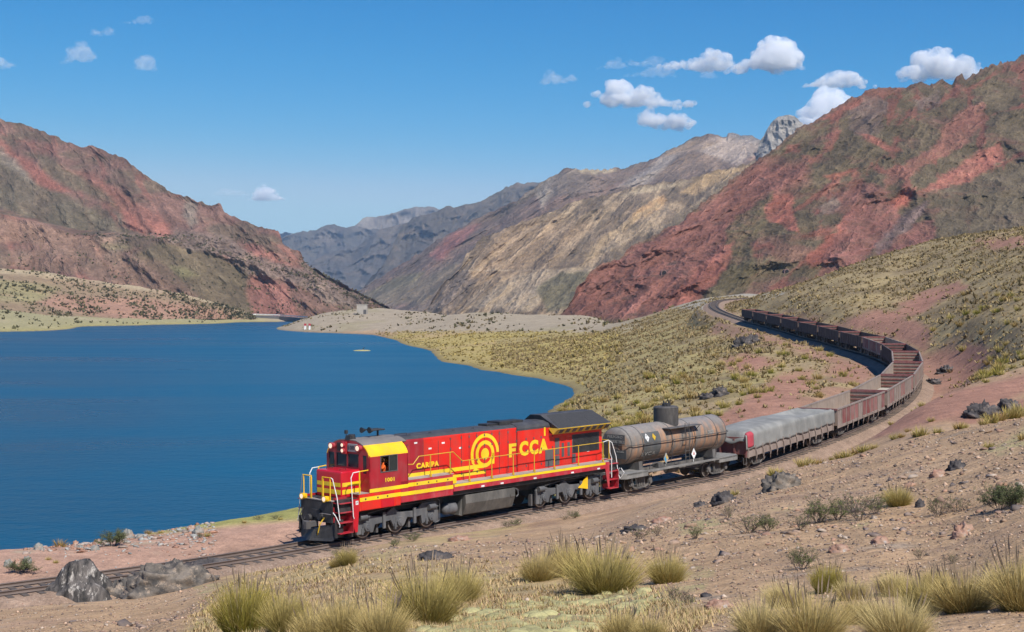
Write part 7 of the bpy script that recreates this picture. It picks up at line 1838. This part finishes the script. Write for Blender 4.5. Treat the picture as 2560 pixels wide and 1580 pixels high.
def rock_mass(name, X, D, Zg, s, seed, sink=.12, pal=ROCKC, low=False):
    g = np.random.default_rng(seed); Vs, Fs, Cs = [], [], []; off = 0
    if low: H_ = [(np.array([[.5,0,0],[0,.4,0],[-.45,0,.05],[0,-.42,0],[.05,0,.32],[0,0,-.25]]), np.array([[0,1,4],[1,2,4],[2,3,4],[3,0,4],[1,0,5],[2,1,5],[3,2,5],[0,3,5]]))]
    else: H_ = hulls
    kk = g.integers(0, len(H_), len(X))
    for k in range(len(H_)):
        m_ = kk == k; n = int(m_.sum())
        if not n: continue
        V, Fq = H_[k]; a = g.uniform(0, 6.28, n); sc = s[m_][:, None]*g.uniform(.7, 1.3, (n, 3))
        P = V[None]*sc[:, None, :]; ca, sa = np.cos(a)[:, None], np.sin(a)[:, None]
        P = np.stack([P[..., 0]*ca-P[..., 1]*sa, P[..., 0]*sa+P[..., 1]*ca, P[..., 2]], -1)
        P[..., 0] += X[m_][:, None]; P[..., 1] += D[m_][:, None]; P[..., 2] += (Zg[m_]+s[m_]*sink)[:, None]
        Vs.append(P.reshape(-1, 3)); Fs.append((np.arange(n)[:, None, None]*len(V)+Fq[None]).reshape(-1, 3)+off); off += n*len(V)
        c = np.array(pal)[g.integers(0, len(pal), n)]*g.uniform(.8, 1.2, (n, 1)); Cs.append(np.repeat(c, len(V), 0))
    return mesh_obj(name, np.concatenate(Vs), np.concatenate(Fs), M_stone, None, cols=np.concatenate(Cs))
r_ = od[190:]
tag(rock_mass('slope_stones', X5[r_], D5[r_], z5[r_], s5[r_], 9), 'smaller angular stones strewn over the foreground slope', 'stones', kind='stuff')
Npt = 42000; px6 = rng.uniform(-60, 2700, Npt); D6 = np.exp(rng.uniform(math.log(8.0), math.log(50), Npt)); X6 = (px6-1280)/F*D6
ok = (rng.uniform(0, 1, Npt) < .75+.5*fbm(X6/2, D6/2, oct=2)-.75*sample(X6, D6, gm)) & (sample(X6, D6, TD) > 1.9)
X6, D6 = X6[ok], D6[ok]
tag(rock_mass('pebbles', X6, D6, ground_z(X6, D6), rng.lognormal(-3.75, .5, len(X6)).clip(.012, .10)*(D6/18).clip(.5, 1.9), 10, low=True, pal=ROCKC[:4]+[(.44,.35,.27), (.48,.33,.23), (.13,.10,.085)]), 'brown and grey pebbles covering the foreground slope', 'pebbles', kind='stuff')
# gravel spilt beside the rails
sv = rng.uniform(ARC0-50, ARC0+60, 7000); off = rng.normal(0, 1.5, 7000); PP = np.array([np.interp(sv, arc, path[:, i]) for i in range(3)]).T
tt = np.array([np.interp(sv+1, arc, path[:, i]) - np.interp(sv-1, arc, path[:, i]) for i in range(2)]).T; tt /= np.linalg.norm(tt, axis=1)[:, None]
Xg, Yg = PP[:, 0]-tt[:, 1]*off, PP[:, 1]+tt[:, 0]*off; ao = np.abs(off)
Zg_ = np.where(ao < 1.3, PP[:, 2]-.25, np.where(ao < 2.2, PP[:, 2]-.25-(ao-1.3)*.33, np.maximum(ground_z(Xg, Yg), PP[:, 2]-.62)))
ok = (np.abs(ao-.75) > .1)
tag(rock_mass('track_gravel', Xg[ok], Yg[ok], Zg_[ok], rng.lognormal(-3.0, .45, int(ok.sum())).clip(.025, .22), 12, low=True, pal=[(.36,.30,.24), (.22,.17,.14), (.12,.11,.105), (.34,.17,.11), (.42,.37,.31)]), 'mixed gravel lying between and beside the rails', 'gravel', kind='stuff')

# ---- single boulders and outcrops
def boulder(px, py, wpx, hpx, label, mat, name='boulder', seed=1, shape=None, group=None, depth=.9, cat='boulder', dmin=20, n=36, rough=.32, sink=.1, rot=0):
    p = hit(px, py, dmin); w = wpx*p.y/F; h = hpx*p.y/F
    U_, V_ = np.meshgrid(np.linspace(0, 2*np.pi, n, endpoint=False), np.linspace(0, np.pi/2*1.15, n//2), indexing='ij')
    x = np.cos(U_)*np.sin(V_); y = np.sin(U_)*np.sin(V_); z = np.cos(V_)
    g = 1 + rough*(ridged(x*1.3+seed*3.1, y*1.3, z*1.3, oct=4)-.5)*1.6 + rough*.6*fbm(x*3+seed, y*3, z*3, oct=3)
    x, y, z = x*g*.5, y*g*.5*depth, z*g
    if shape: x, y, z = shape(x, y, z)
    Vt = np.stack([x*w, y*w, z*h - sink*h], -1).reshape(-1, 3)
    idx = np.arange(n*(n//2)).reshape(n, n//2); nx_i = np.roll(idx, -1, 0)
    Q = np.stack([idx[:, :-1], idx[:, 1:], nx_i[:, 1:], nx_i[:, :-1]], -1).reshape(-1, 4)
    o = mesh_obj(name, Vt, Q, mat, None, smooth=False); o.location = p; o.rotation_euler = (0, 0, rot)
    tag(o, label, cat, group); return o
def rock_material(name, a, b_, lich=None, sc=2.0, stretch=(1, 1, 1)):
    m, nt, b = new_mat(name); tc = N(nt, 'ShaderNodeTexCoord'); mp = N(nt, 'ShaderNodeMapping'); mp.inputs['Scale'].default_value = stretch; mp.inputs['Rotation'].default_value = (0, .6, 0)
    nt.links.new(tc.outputs['Object'], mp.inputs[0])
    f1, _ = noise_fac(nt, mp.outputs[0], sc, .4, .6, 7, .7)
    c = mix_rgb(nt, 'MIX', f1, a, b_)
    if lich:
        f2, _ = noise_fac(nt, mp.outputs[0], sc*1.7, .55, .62, 8, .75, .5)
        c = mix_rgb(nt, 'MIX', f2, c, lich)
    nt.links.new(c, b.inputs['Base Color']); b.inputs['Roughness'].default_value = .9; b.inputs['Specular IOR Level'].default_value = .25
    _, raw = noise_fac(nt, mp.outputs[0], sc*3, 0, 1, 8, .7); bp = N(nt, 'ShaderNodeBump'); bp.inputs['Strength'].default_value = .8; bp.inputs['Distance'].default_value = .06
    nt.links.new(raw, bp.inputs['Height']); nt.links.new(bp.outputs[0], b.inputs['Normal']); return m
M_lich = rock_material('lichen_rock', (.03,.029,.028), (.13,.115,.105), (.40,.37,.33), 1.3, (2.2, 1, .7))
M_out = rock_material('grey_outcrop', (.06,.057,.055), (.20,.17,.14), (.33,.26,.20), 1.6)
M_dk = rock_material('dark_outcrop', (.035,.032,.034), (.10,.09,.088), (.20,.16,.135), 1.5)
M_rb = rock_material('rusty_boulder', (.33,.17,.115), (.40,.27,.20), (.42,.40,.37), 2.5)
M_gb = rock_material('grey_green_boulder', (.17,.185,.17), (.30,.28,.25), (.35,.23,.17), 2.5)
boulder(202, 1494, 225, 118, 'big pointed black boulder streaked with white lichen beside the rails at left', M_lich, seed=2, shape=lambda x, y, z: (x*(1.06-.74*z.clip(0, 1)**.8) - .03*z, y*(1-.5*z.clip(0, 1)), np.minimum(z, .74+.16*z)), depth=.9, rough=.24, n=64)
boulder(275, 1492, 100, 36, 'low grey rock flank joined to the right foot of the big lichen boulder', M_out, seed=5, rough=.4, n=40)
boulder(425, 1480, 235, 84, 'long buff and grey outcrop hiding part of the near rail at left', M_out, seed=3, rough=.27, n=64, depth=.6, rot=.2)
boulder(335, 1484, 110, 46, 'short buff rock at the left end of the long outcrop by the rails', M_out, seed=8, rough=.4, n=40, depth=.6)
boulder(525, 1436, 160, 40, 'flat dark slab of rock sloping towards the rails, right of the outcrop', M_dk, seed=4, rough=.35, n=40, depth=.6, rot=.3)
boulder(630, 1408, 130, 24, 'low broken grey slab just ahead of the locomotive', M_dk, seed=6, rough=.35, n=40, depth=.6, rot=.3)
boulder(20, 1508, 90, 26, 'dark grey rock at the left picture edge in front of the rail', M_dk, seed=7, rough=.4, n=36)
boulder(90, 1505, 40, 16, 'small dark grey rock left of the lichen boulder', M_dk, seed=11, rough=.4, n=28)
boulder(1090, 1398, 88, 24, 'low grey boulder half buried in the slope below the fuel tank', M_dk, seed=9, rough=.3, n=40)
boulder(1150, 1352, 60, 13, 'flat brown rock slab above the half buried grey boulder', M_rb, seed=10, rough=.35, n=30)
boulder(1590, 1328, 76, 17, 'low blue grey boulder right of the picture centre in the sand', M_dk, seed=12, rough=.35, n=34)
boulder(1660, 1304, 62, 13, 'flat sandy slab of stone behind the low blue grey boulder', M_rb, seed=13, rough=.3, n=30)
boulder(1955, 1222, 96, 44, 'pale grey outcrop with an orange split block on the middle right slope', M_out, seed=14, rough=.4, n=46)
boulder(1810, 1258, 62, 32, 'dark jagged rock left of the pale outcrop on the slope', M_dk, seed=15, rough=.45, n=34)
boulder(1752, 1266, 36, 14, 'small dark rock beside the dark jagged one', M_dk, seed=16, rough=.4, n=26)
boulder(2345, 1192, 42, 20, 'square brown stone with black shaded side on the right slope', M_rb, seed=17, rough=.3, n=26)
boulder(2392, 1172, 44, 24, 'stack of dark angular stones on the right slope skyline side', M_dk, seed=18, rough=.5, n=30)
boulder(2300, 1268, 26, 20, 'small upright black stone right of the golden tussock', M_dk, seed=19, rough=.4, n=24)
boulder(2412, 1330, 52, 26, 'dark overhanging slab on the slope near the right edge', M_rb, seed=20, rough=.4, n=30)
boulder(2402, 1352, 46, 20, 'buff block just below the dark overhanging slab', M_rb, seed=21, rough=.3, n=26)
boulder(2202, 1358, 48, 18, 'grey brown flat stone in the middle of the right slope', M_rb, seed=22, rough=.3, n=26)
boulder(2100, 1390, 54, 20, 'wedge shaped buff stone behind the spiky green tussock', M_rb, seed=23, rough=.35, n=26)
boulder(1800, 1520, 76, 22, 'flat brown slab lying left of the bottom right tussock clump', M_rb, seed=24, rough=.3, n=30, dmin=5)
boulder(1766, 1492, 32, 10, 'small dark flat stone above the flat brown slab', M_dk, seed=25, rough=.3, n=24, dmin=5)
boulder(2455, 1042, 86, 36, 'dark blue grey outcrop on the skyline above the right slope', M_dk, seed=26, rough=.5, n=46, dmin=40)
boulder(2520, 1030, 60, 32, 'right hand part of the dark skyline outcrop', M_dk, seed=27, rough=.5, n=36, dmin=40)
boulder(1800, 990, 46, 24, 'dark rocks in the grass above the tank wagon and tarpaulin', M_dk, seed=28, rough=.6, n=30, dmin=100)
boulder(1770, 996, 40, 14, 'low dark rocks left of the others above the tank wagon', M_dk, seed=29, rough=.6, n=26, dmin=100)
boulder(1856, 868, 54, 28, 'dark outcrop in the grassy slope below the tail of the train', M_dk, seed=30, rough=.6, n=34, dmin=150)
boulder(1880, 858, 40, 20, 'right hand part of the outcrop below the tail of the train', M_dk, seed=31, rough=.6, n=30, dmin=150)
boulder(2365, 930, 44, 16, 'dark shaded red crag above the right end of the bend', M_dk, seed=32, rough=.6, n=36, dmin=100)
boulder(2335, 960, 40, 14, 'lower part of the dark crag above the bend', M_dk, seed=33, rough=.6, n=36, dmin=100)
BR = [(95,1371,24,17,'grey green boulder at the left end of the lakeside stone row',1),(152,1350,25,21,'rusty square boulder on the lakeside stone row',0),(244,1336,24,20,'rusty and white boulder highest on the lakeside stone row',0),(215,1356,27,20,'rusty boulder below the highest lakeside one',0),
      (243,1358,22,15,'red brown boulder beside the shrub on the bank',0),(318,1344,30,25,'pale cream boulder right of the lakeside shrub',1),(236,1372,20,13,'blue grey stone below the lakeside row',1),(200,1370,17,11,'small grey stone left of the blue grey one',1),(128,1362,17,9,'low grey stone between two larger lakeside boulders',1),
      (20,1412,22,16,'grey green boulder by the left picture edge',1),(42,1408,20,14,'second boulder from the left picture edge',0),(67,1405,23,18,'grey boulder above the round shrub at left',1),(188,1360,18,12,'dusty red stone in the middle of the lakeside row',0),(348,1342,19,12,'buff stone right of the pale cream boulder',1),
      (478,1321,22,13,'red brown rock beside the lake near the locomotive',0),(496,1330,26,18,'shattered grey rock beside the red brown one by the lake',1),(272,1338,18,10,'small rusty stone behind the lakeside shrub',0),(294,1334,16,10,'orange stone between shrub and cream boulder',0)]
for i, (a, b_, w, h, lb, mm) in enumerate(BR): boulder(a, b_+4, w*1.15, h*1.15, lb, (M_rb, M_gb)[mm], seed=40+i, rough=.35, n=22, dmin=50, group='boulders along the lakeside bank', sink=.15)
# rubble on that bank
q = rng.uniform(0, 1, 900); pxr = rng.uniform(60, 540, 900); Dr = rng.normal(70, 3.0, 900).clip(58, 78); Xr = (pxr-1280)/F*Dr
kr = sample(Xr, Dr, TD) > 3.0
tag(rock_mass('bank_rubble', Xr[kr], Dr[kr], ground_z(Xr[kr], Dr[kr]), rng.lognormal(-1.9, .5, int(kr.sum())).clip(.05, .5), 14, pal=[(.36,.28,.23), (.40,.38,.34), (.34,.19,.13), (.30,.30,.28)]), 'broken stones lying among the lakeside boulders', 'rubble', kind='stuff')

# ---- twiggy shrubs
def shrub_mesh(seed, leafy=.5, dark=False):
    g = np.random.default_rng(seed); V, Fq, Cc = [], [], []
    def stick(a, b, r0, r1, col):
        k = len(V); d = b-a; d = d/np.linalg.norm(d); o1 = np.cross(d, [0.3, .9, .1]); o1 /= np.linalg.norm(o1); o2 = np.cross(d, o1)
        for p, r in ((a, r0), (b, r1)):
            for t in (0, 2.09, 4.19): V.append(p + (o1*math.cos(t)+o2*math.sin(t))*r); Cc.append(col)
        for i in range(3):
            j = (i+1) % 3; Fq.append([k+i, k+j, k+3+j]); Fq.append([k+i, k+3+j, k+3+i])
    def grow(p, d, L, r, depth):
        q = p; n = 3
        for s in range(n):
            d = d + g.normal(0, .16, 3); d[2] += .05; d /= np.linalg.norm(d); b = q + d*L/n
            c = g.uniform(.7, 1.2)
            stick(q, b, r*(1-s*.2), r*(1-(s+1)*.2), tuple(np.array((.13,.10,.085))*c)); q = b
            if depth > 0:
                for _ in range(2):
                    nd = d + g.normal(0, .55, 3); nd[2] = abs(nd[2])*.7+.15; nd /= np.linalg.norm(nd); grow(q, nd, L*.62, r*.55, depth-1)
            if depth <= 1 and g.uniform() < leafy:
                for _ in range(7):
                    o_ = q + g.normal(0, .022, 3); e = g.normal(0, 1, 3); e /= np.linalg.norm(e); f = g.normal(0, 1, 3); f /= np.linalg.norm(f)
                    k = len(V); V.extend([o_, o_+e*.034, o_+f*.026]); cg = np.array((.13,.15,.055) if not dark else (.10,.115,.05))*g.uniform(.7, 1.4); Cc.extend([tuple(cg)]*3); Fq.append([k, k+1, k+2])
    for i in range(9):
        a = g.uniform(0, 6.28); t = g.uniform(.15, .85)
        grow(np.array([.06*math.cos(a), .06*math.sin(a), -.02]), np.array([math.sin(t)*math.cos(a), math.sin(t)*math.sin(a), math.cos(t)]), g.uniform(.35, .55), .011, 2)
    return np.array(V), np.array(Fq), np.array(Cc)
sh = [shrub_mesh(700, .28), shrub_mesh(701, .08), shrub_mesh(702, .6, True)]
sh_me = []
for v, f, c in sh:
    v = v/np.percentile(v[:, 2], 99.5); o = mesh_obj('shrub', v, f, M_twig, None, cols=c); sh_me.append(o.data); bpy.data.objects.remove(o)
SH = [(1872,1333,50,1.3,1,'dark twiggy shrub left of centre on the stony slope'),(1920,1328,46,1.2,0,'shrub touching the right side of the dark twiggy one'),(2000,1325,42,1.1,1,'thin grey shrub between two larger shrub clumps'),(2045,1308,66,1.1,0,'left half of the widest shrub clump on the slope'),
      (2095,1300,60,1.1,0,'middle of the widest shrub clump'),(2150,1302,66,1.1,1,'right half of the widest shrub clump, beside the golden tussock'),(2190,1285,50,.9,0,'shrub squeezed against the left of the golden tussock'),(2345,1292,52,.9,1,'bare black branching twig bush right of the golden tussock'),(2392,1280,40,1.2,1,'thin dry bush between the bare twig bush and the green shrub'),
      (2500,1276,66,1.1,2,'dense dark green shrub near the right edge'),(2535,1270,60,1.0,2,'right half of the dense dark green shrub'),(2480,1262,54,.9,1,'loose twigs at the left of the dense dark green shrub'),(2007,1424,62,.9,0,'sparse upright shrub behind the bottom right tussocks'),(1990,1418,34,.8,1,'low twigs left of the sparse upright shrub'),
      (1819,1298,36,.6,1,'lone thin upright sprig on the sand'),(1740,1348,38,.7,0,'sprigs by the yellow moss patch'),(283,1366,40,1.5,2,'round grey green shrub among the lakeside boulders'),(62,1432,34,1.7,2,'round dark shrub near the left edge behind the rails'),(1033,1354,24,1.5,0,'bushy weed beside the rail below the front bogie'),
      (986,1366,20,1.4,0,'lower weed left of the bushy one by the rail'),(843,1392,18,1.5,0,'weeds by the rail under the plough'),(880,1388,18,1.5,1,'dry weeds right of the ones under the plough'),(1290,1314,18,1.7,0,'weeds beside the rail below the fuel tank'),(1268,1318,16,1.6,1,'dry weeds left of those below the fuel tank'),(1436,1296,20,1.6,0,'grey weed beside the rail below the rear bogie'),
      (1412,1300,12,1.6,1,'tiny dry weed beside the rear bogie one'),(500,1345,14,1.0,0,'lone weed on the bare bank ahead of the locomotive'),(645,1300,12,1.6,1,'dry weeds at the edge of the green shore strip'),(690,1298,12,1.8,1,'dry weeds on the shore strip nearest the locomotive'),(2300,1400,30,.8,1,'low dead twigs above the right tussock clump'),(2380,1410,26,1.0,1,'low dead twigs near the olive tussock'),
      (1690,1500,36,1.1,1,'dark dead twigs beside the pale green cushions'),(1720,1512,28,1.2,1,'trailing dead twigs right of the pale cushions'),(1600,1348,30,1.2,1,'dry twigs in front of the low blue grey boulder'),(1645,1340,26,1.0,1,'dry twigs right of the low blue grey boulder')]
for a, b_, h, w, v, lb in SH:
    p = hit(a, b_, 12); hh = h*p.y/F
    o = bpy.data.objects.new('shrub', sh_me[v]); COL.objects.link(o); o.location = p; o.scale = (hh*w, hh*w, hh); o.rotation_euler = (0, 0, rng.uniform(0, 6.28))
    tag(o, lb, 'shrub', 'twiggy shrubs')
# ------------------------------------------------------------------ small things in the distance
M_conc = paint('concrete', (.40, .36, .31), .9, amt=.4, scale=.4)
M_road = paint('road_asphalt', (.16, .155, .15), .9, amt=.3, scale=.3)
pts = [(590, 793, 1440), (640, 790, 1455), (700, 792, 1440), (770, 797, 1360), (820, 800, 1200)]
V = []
for px, py, D in pts:
    a = pix(px, py, D); V += [a + np.array([0, -4, 0.5]), a + np.array([0, 5, .7]), a + np.array([0, 5, -14]), a + np.array([0, -4, -14])]
fs = []
for i in range(len(pts)-1):
    for k in range(4): fs.append([i*4+k, i*4+(k+1) % 4, (i+1)*4+(k+1) % 4, (i+1)*4+k])
fs += [[0, 1, 2, 3], [16, 19, 18, 17]]
o = mesh_obj('road', V, fs, M_road); tag(o, kind='structure')
gr_ = empty('guard_rail', tuple(pix(640, 788, 1445))); bpy.context.view_layer.update()
tag(gr_, 'long white guard rail of the road at the far end of the lake', 'guard rail')
mb = MB()
P_ = [pix(px, py-3.5, D-5) for px, py, D in pts[:4]]
for a, b in zip(P_[:-1], P_[1:]):
    mb.add([tuple(a), tuple(b), tuple(b+[0,0,.9]), tuple(a+[0,0,.9]), tuple(a+[0,.3,0]), tuple(b+[0,.3,0]), tuple(b+[0,.3,.9]), tuple(a+[0,.3,.9])], [[0,1,2,3],[7,6,5,4],[3,2,6,7],[0,4,5,1],[1,5,6,2],[0,3,7,4]])
child_world(mb.build('beam', M_white), gr_)
for a, b in zip(P_[:-1], P_[1:]):
    for t in np.linspace(0, 1, 6, endpoint=False):
        q = a+(b-a)*t; child_world(MB().box(q[0]-.15, q[0]+.15, q[1]+.3, q[1]+.6, q[2]-1.2, q[2]+.8).build('post', M_conc), gr_)
p = hit(905, 786, 600); hh = 24*p.y/F
blk = empty('concrete_block_house', p); tag(blk, 'small pale roofless concrete block standing on the gravel spit by the lake', 'building')
MB().box(-hh*.55, hh*.5, 0, hh*.8, -1.5, hh).build('wall', M_conc, blk)
MB().box(hh*.15, hh*.45, -.15, 0, 0, hh*.5).build('doorway', M_panel, blk)
MB().box(-hh*.6, hh*.55, -.2, hh*.85, hh, hh*1.06).build('coping', M_conc, blk)
for px, lb in ((763, 'left one of two short red and white marker boards on the spit'), (774, 'right one of two short red and white marker boards on the spit')):
    p = hit(px, 824, 600); h_ = 15*p.y/F
    t = empty('marker_board', p); tag(t, lb, 'sign', 'marker boards on the spit')
    MB().box(-h_*.15, h_*.15, -.1, .1, -.5, h_*.65).build('post', M_white, t)
    MB().box(-h_*.2, h_*.2, -.14, .12, h_*.65, h_).build('board', M_sill, t)
# islet with a bird
ip = Vector(pix(905, 877, 13.5*F/(877-HZ)))
boulder_mat = M_rb
iw = 22*ip.y/F
isl = MB().ball((0, 0, 0), iw, 18, 8, .12).build('islet', M_twig if False else paint('islet_weed', (.42,.36,.14), .95, amt=.3), None, smooth=True); isl.location = (ip.x, ip.y, LAKE_Z)
tag(isl, 'tiny yellow weedy islet in the lake', 'islet')
bd = MB().ball((0, 0, .38), .22, 10, 6, .8).cyl((.15, 0, .45), (.3, 0, .75), .06, 6).ball((.32, 0, .8), .09, 8, 5).cyl((.38, 0, .8), (.52, 0, .77), .03, 5).cyl((0, .05, .2), (0, .05, 0), .02, 4).cyl((0, -.05, .2), (0, -.05, 0), .02, 4).add([(-.15,0,.42),(-.5,.06,.36),(-.5,-.06,.36)],[[0,1,2]])
o = bd.build('bird', M_black, None, smooth=True); o.location = (ip.x+.4, ip.y, LAKE_Z+iw*.11); tag(o, 'black water bird standing on the tiny islet', 'bird')
# tunnel mouths of the old line in the red mountain
def surf_pt(S, px, py):
    k = np.argmin((S['PX']-px)**2 + (S['PY']-py)**2); return Vector((S['X'].ravel()[k], S['D'].ravel()[k], S['Z'].ravel()[k]))
M_tunshade = paint('tunnel_shade', (.012, .010, .010), .95, amt=0)  # near-black colour standing in for the shade inside the tunnel
M_stonew = paint('tunnel_stone', (.22, .12, .10), .95, amt=.3, scale=.3)
for px, py, s_, lb in ((1660, 684, 5.5, 'dark railway tunnel mouth low on the red cliff, the left one'), (1964, 681, 5.0, 'small dark tunnel mouth further right on the red mountain')):
    p = surf_pt(H_surf, px, py); w = s_*p.y/F; t = empty('tunnel_portal', p); tag(t, lb, 'tunnel')
    n = 12; ar = [(-w, -w*.9)] + [(w*math.cos(a), w*.4+w*math.sin(a)) for a in np.linspace(math.pi, 0, n)] + [(w, -w*.9)]
    o_ = [(x*1.35, z*1.3) for x, z in ar]
    MB().prism_y(ar, -3.2, 6).build('dark_plug', M_tunshade, t)  # solid block painted dark, not a real hollow
    vs = [(x, -3.4, z) for x, z in ar] + [(x, -3.4, z) for x, z in o_] + [(x, 4, z) for x, z in ar] + [(x, 4, z) for x, z in o_]; L_ = len(ar); fs = []
    for i in range(L_-1): fs += [[i, i+1, L_+i+1, L_+i], [L_+i, L_+i+1, 3*L_+i+1, 3*L_+i]]
    MB().add(vs, fs).build('stone_arch', M_stonew, t)

# ------------------------------------------------------------------ clouds: lumpy closed bodies of vapour far behind the mountains
def cloud_mat(name, dens, em=0):
    m = bpy.data.materials.new(name); m.use_nodes = True; nt = m.node_tree; nt.nodes.clear()
    out = nt.nodes.new('ShaderNodeOutputMaterial'); pv = nt.nodes.new('ShaderNodeVolumePrincipled')
    pv.inputs['Color'].default_value = (1, 1, 1, 1); pv.inputs['Density'].default_value = dens; pv.inputs['Anisotropy'].default_value = -.3
    tc = nt.nodes.new('ShaderNodeTexCoord'); nz_ = nt.nodes.new('ShaderNodeTexNoise'); nz_.inputs['Scale'].default_value = .011; nz_.inputs['Detail'].default_value = 4; nz_.inputs['Roughness'].default_value = .62
    mr = nt.nodes.new('ShaderNodeMapRange'); mr.inputs['From Min'].default_value = .36; mr.inputs['From Max'].default_value = .60; mr.inputs['To Max'].default_value = dens
    nt.links.new(tc.outputs['Object'], nz_.inputs['Vector']); nt.links.new(nz_.outputs['Fac'], mr.inputs['Value']); nt.links.new(mr.outputs[0], pv.inputs['Density'])
    nt.links.new(pv.outputs[0], out.inputs['Volume']); return m
MC1 = cloud_mat('cloud_vapour', .014); MC2 = cloud_mat('thin_cloud_vapour', .003)
CD = 17000.0
def cloud(x0, x1, y0, y1, seed, mat, label, puffs=None, skew=0):
    g = np.random.default_rng(seed); w = (x1-x0)/F*CD*1.28; h = (y1-y0)/F*CD*1.42
    n = puffs or int(26 + w/h*10); bm = bmesh.new()
    for i in range(n):
        t = g.beta(1.6, 1.6) if i > 3 else (.25, .45, .6, .75)[i]
        env = math.sin(math.pi*min(1, max(0, t)))**.45*(.72+.35*math.sin(t*5+seed))
        r = h*(.13+.22*g.uniform())*max(.35, env)
        zc = -h*.5 + r*.75 + g.uniform(0, 1)**1.5*max(0, env*h-1.9*r) + skew*(t-.5)*h
        m_ = Matrix.Translation(((t-.5)*(w-2*r), g.normal(0, h*.25), zc)) @ Matrix.Diagonal((r*1.35, r*1.2, r*.85, 1))
        bmesh.ops.create_icosphere(bm, subdivisions=2, radius=1, matrix=m_)
    me = bpy.data.meshes.new('cloud'); bm.to_mesh(me); bm.free()
    o = bpy.data.objects.new('cloud', me); COL.objects.link(o)
    rm = o.modifiers.new('r', 'REMESH'); rm.mode = 'VOXEL'; rm.voxel_size = max(6.0, h/26)
    dg = bpy.context.evaluated_depsgraph_get(); dg.update(); me2 = bpy.data.meshes.new_from_object(o.evaluated_get(dg)); o.modifiers.clear(); o.data = me2
    co = np.empty(len(me2.vertices)*3, dtype=np.float32); me2.vertices.foreach_get('co', co); co = co.reshape(-1, 3).astype(float)
    no = np.empty(len(me2.vertices)*3, dtype=np.float32); me2.vertices.foreach_get('normal', no); no = no.reshape(-1, 3)
    k = h/5.0
    d = k*.5*fbm(co[:, 0]/k+seed, co[:, 1]/k, co[:, 2]/k, oct=4); co += no*d[:, None]
    me2.vertices.foreach_set('co', co.astype(np.float32).ravel()); me2.update()
    me2.materials.clear(); me2.materials.append(mat)
    c = pix((x0+x1)/2, (y0+y1)/2, CD + g.uniform(-600, 600)); o.location = Vector(c)
    tag(o, label, 'cloud', 'small clouds over the mountains')
cloud(1478, 1728, 185, 257, 1, MC1, 'broad white cloud low over the brown mountain, upper of an overlapping pair')
cloud(1600, 1728, 232, 306, 2, MC1, 'lower right cloud of the overlapping pair above the brown mountain', skew=-.1)
cloud(1658, 1822, 102, 165, 3, MC1, 'white cloud left of the brightest high cloud')
cloud(1824, 1998, 86, 167, 4, MC1, 'brightest puffy high cloud with a wisp at its right')
cloud(2010, 2176, 178, 214, 5, MC1, 'flat lens shaped cloud above the cloud that touches the red ridge')
cloud(1985, 2170, 230, 330, 6, MC1, 'bright cloud rising from behind the red ridge', skew=.35)
cloud(2245, 2512, 110, 190, 7, MC1, 'long white cloud at the upper right above the red ridge', skew=.1)
cloud(1356, 1440, 158, 202, 8, MC2, 'small thin cloud left of all the right hand clouds', skew=.2)
cloud(1570, 1655, 126, 160, 9, MC2, 'faint small cloud left of the upper white cloud')
cloud(1560, 1680, 160, 188, 10, MC2, 'faint streak of cloud above the overlapping pair')
cloud(1500, 1570, 146, 168, 11, MC2, 'very faint wisp above the broad white cloud')
cloud(625, 708, 466, 496, 12, MC1, 'single small white cloud low over the valley at left of centre')
cloud(540, 640, 466, 486, 13, MC2, 'faint grey streak left of the small low cloud')
cloud(-20, 46, 124, 162, 14, MC2, 'thin cloud at the left picture edge')
cloud(230, 284, 56, 84, 15, MC2, 'faint high cloud in the upper left')
cloud(308, 382, 34, 56, 16, MC2, 'thin high streak of cloud nearest the top at left')
cloud(336, 390, 132, 170, 17, MC2, 'thin puffy cloud in the left sky, rightmost of the left group')
cloud(164, 240, 108, 148, 18, MC2, 'faint ragged cloud in the middle of the left group', skew=.3)
cloud(1750, 1800, 172, 192, 19, MC2, 'faint wisp below the two high clouds')

# ------------------------------------------------------------------ air
hz_m = bpy.data.materials.new('mountain_air'); hz_m.use_nodes = True; nt = hz_m.node_tree; nt.nodes.clear()
out = nt.nodes.new('ShaderNodeOutputMaterial'); pv = nt.nodes.new('ShaderNodeVolumePrincipled')
pv.inputs['Color'].default_value = (.50, .72, 1, 1); pv.inputs['Density'].default_value = 3.8e-5; pv.inputs['Anisotropy'].default_value = .0
nt.links.new(pv.outputs[0], out.inputs['Volume'])
hz = MB().box(-7000, 7000, -400, 14500, -700, 1100).build('haze', hz_m, None); tag(hz, kind='stuff')
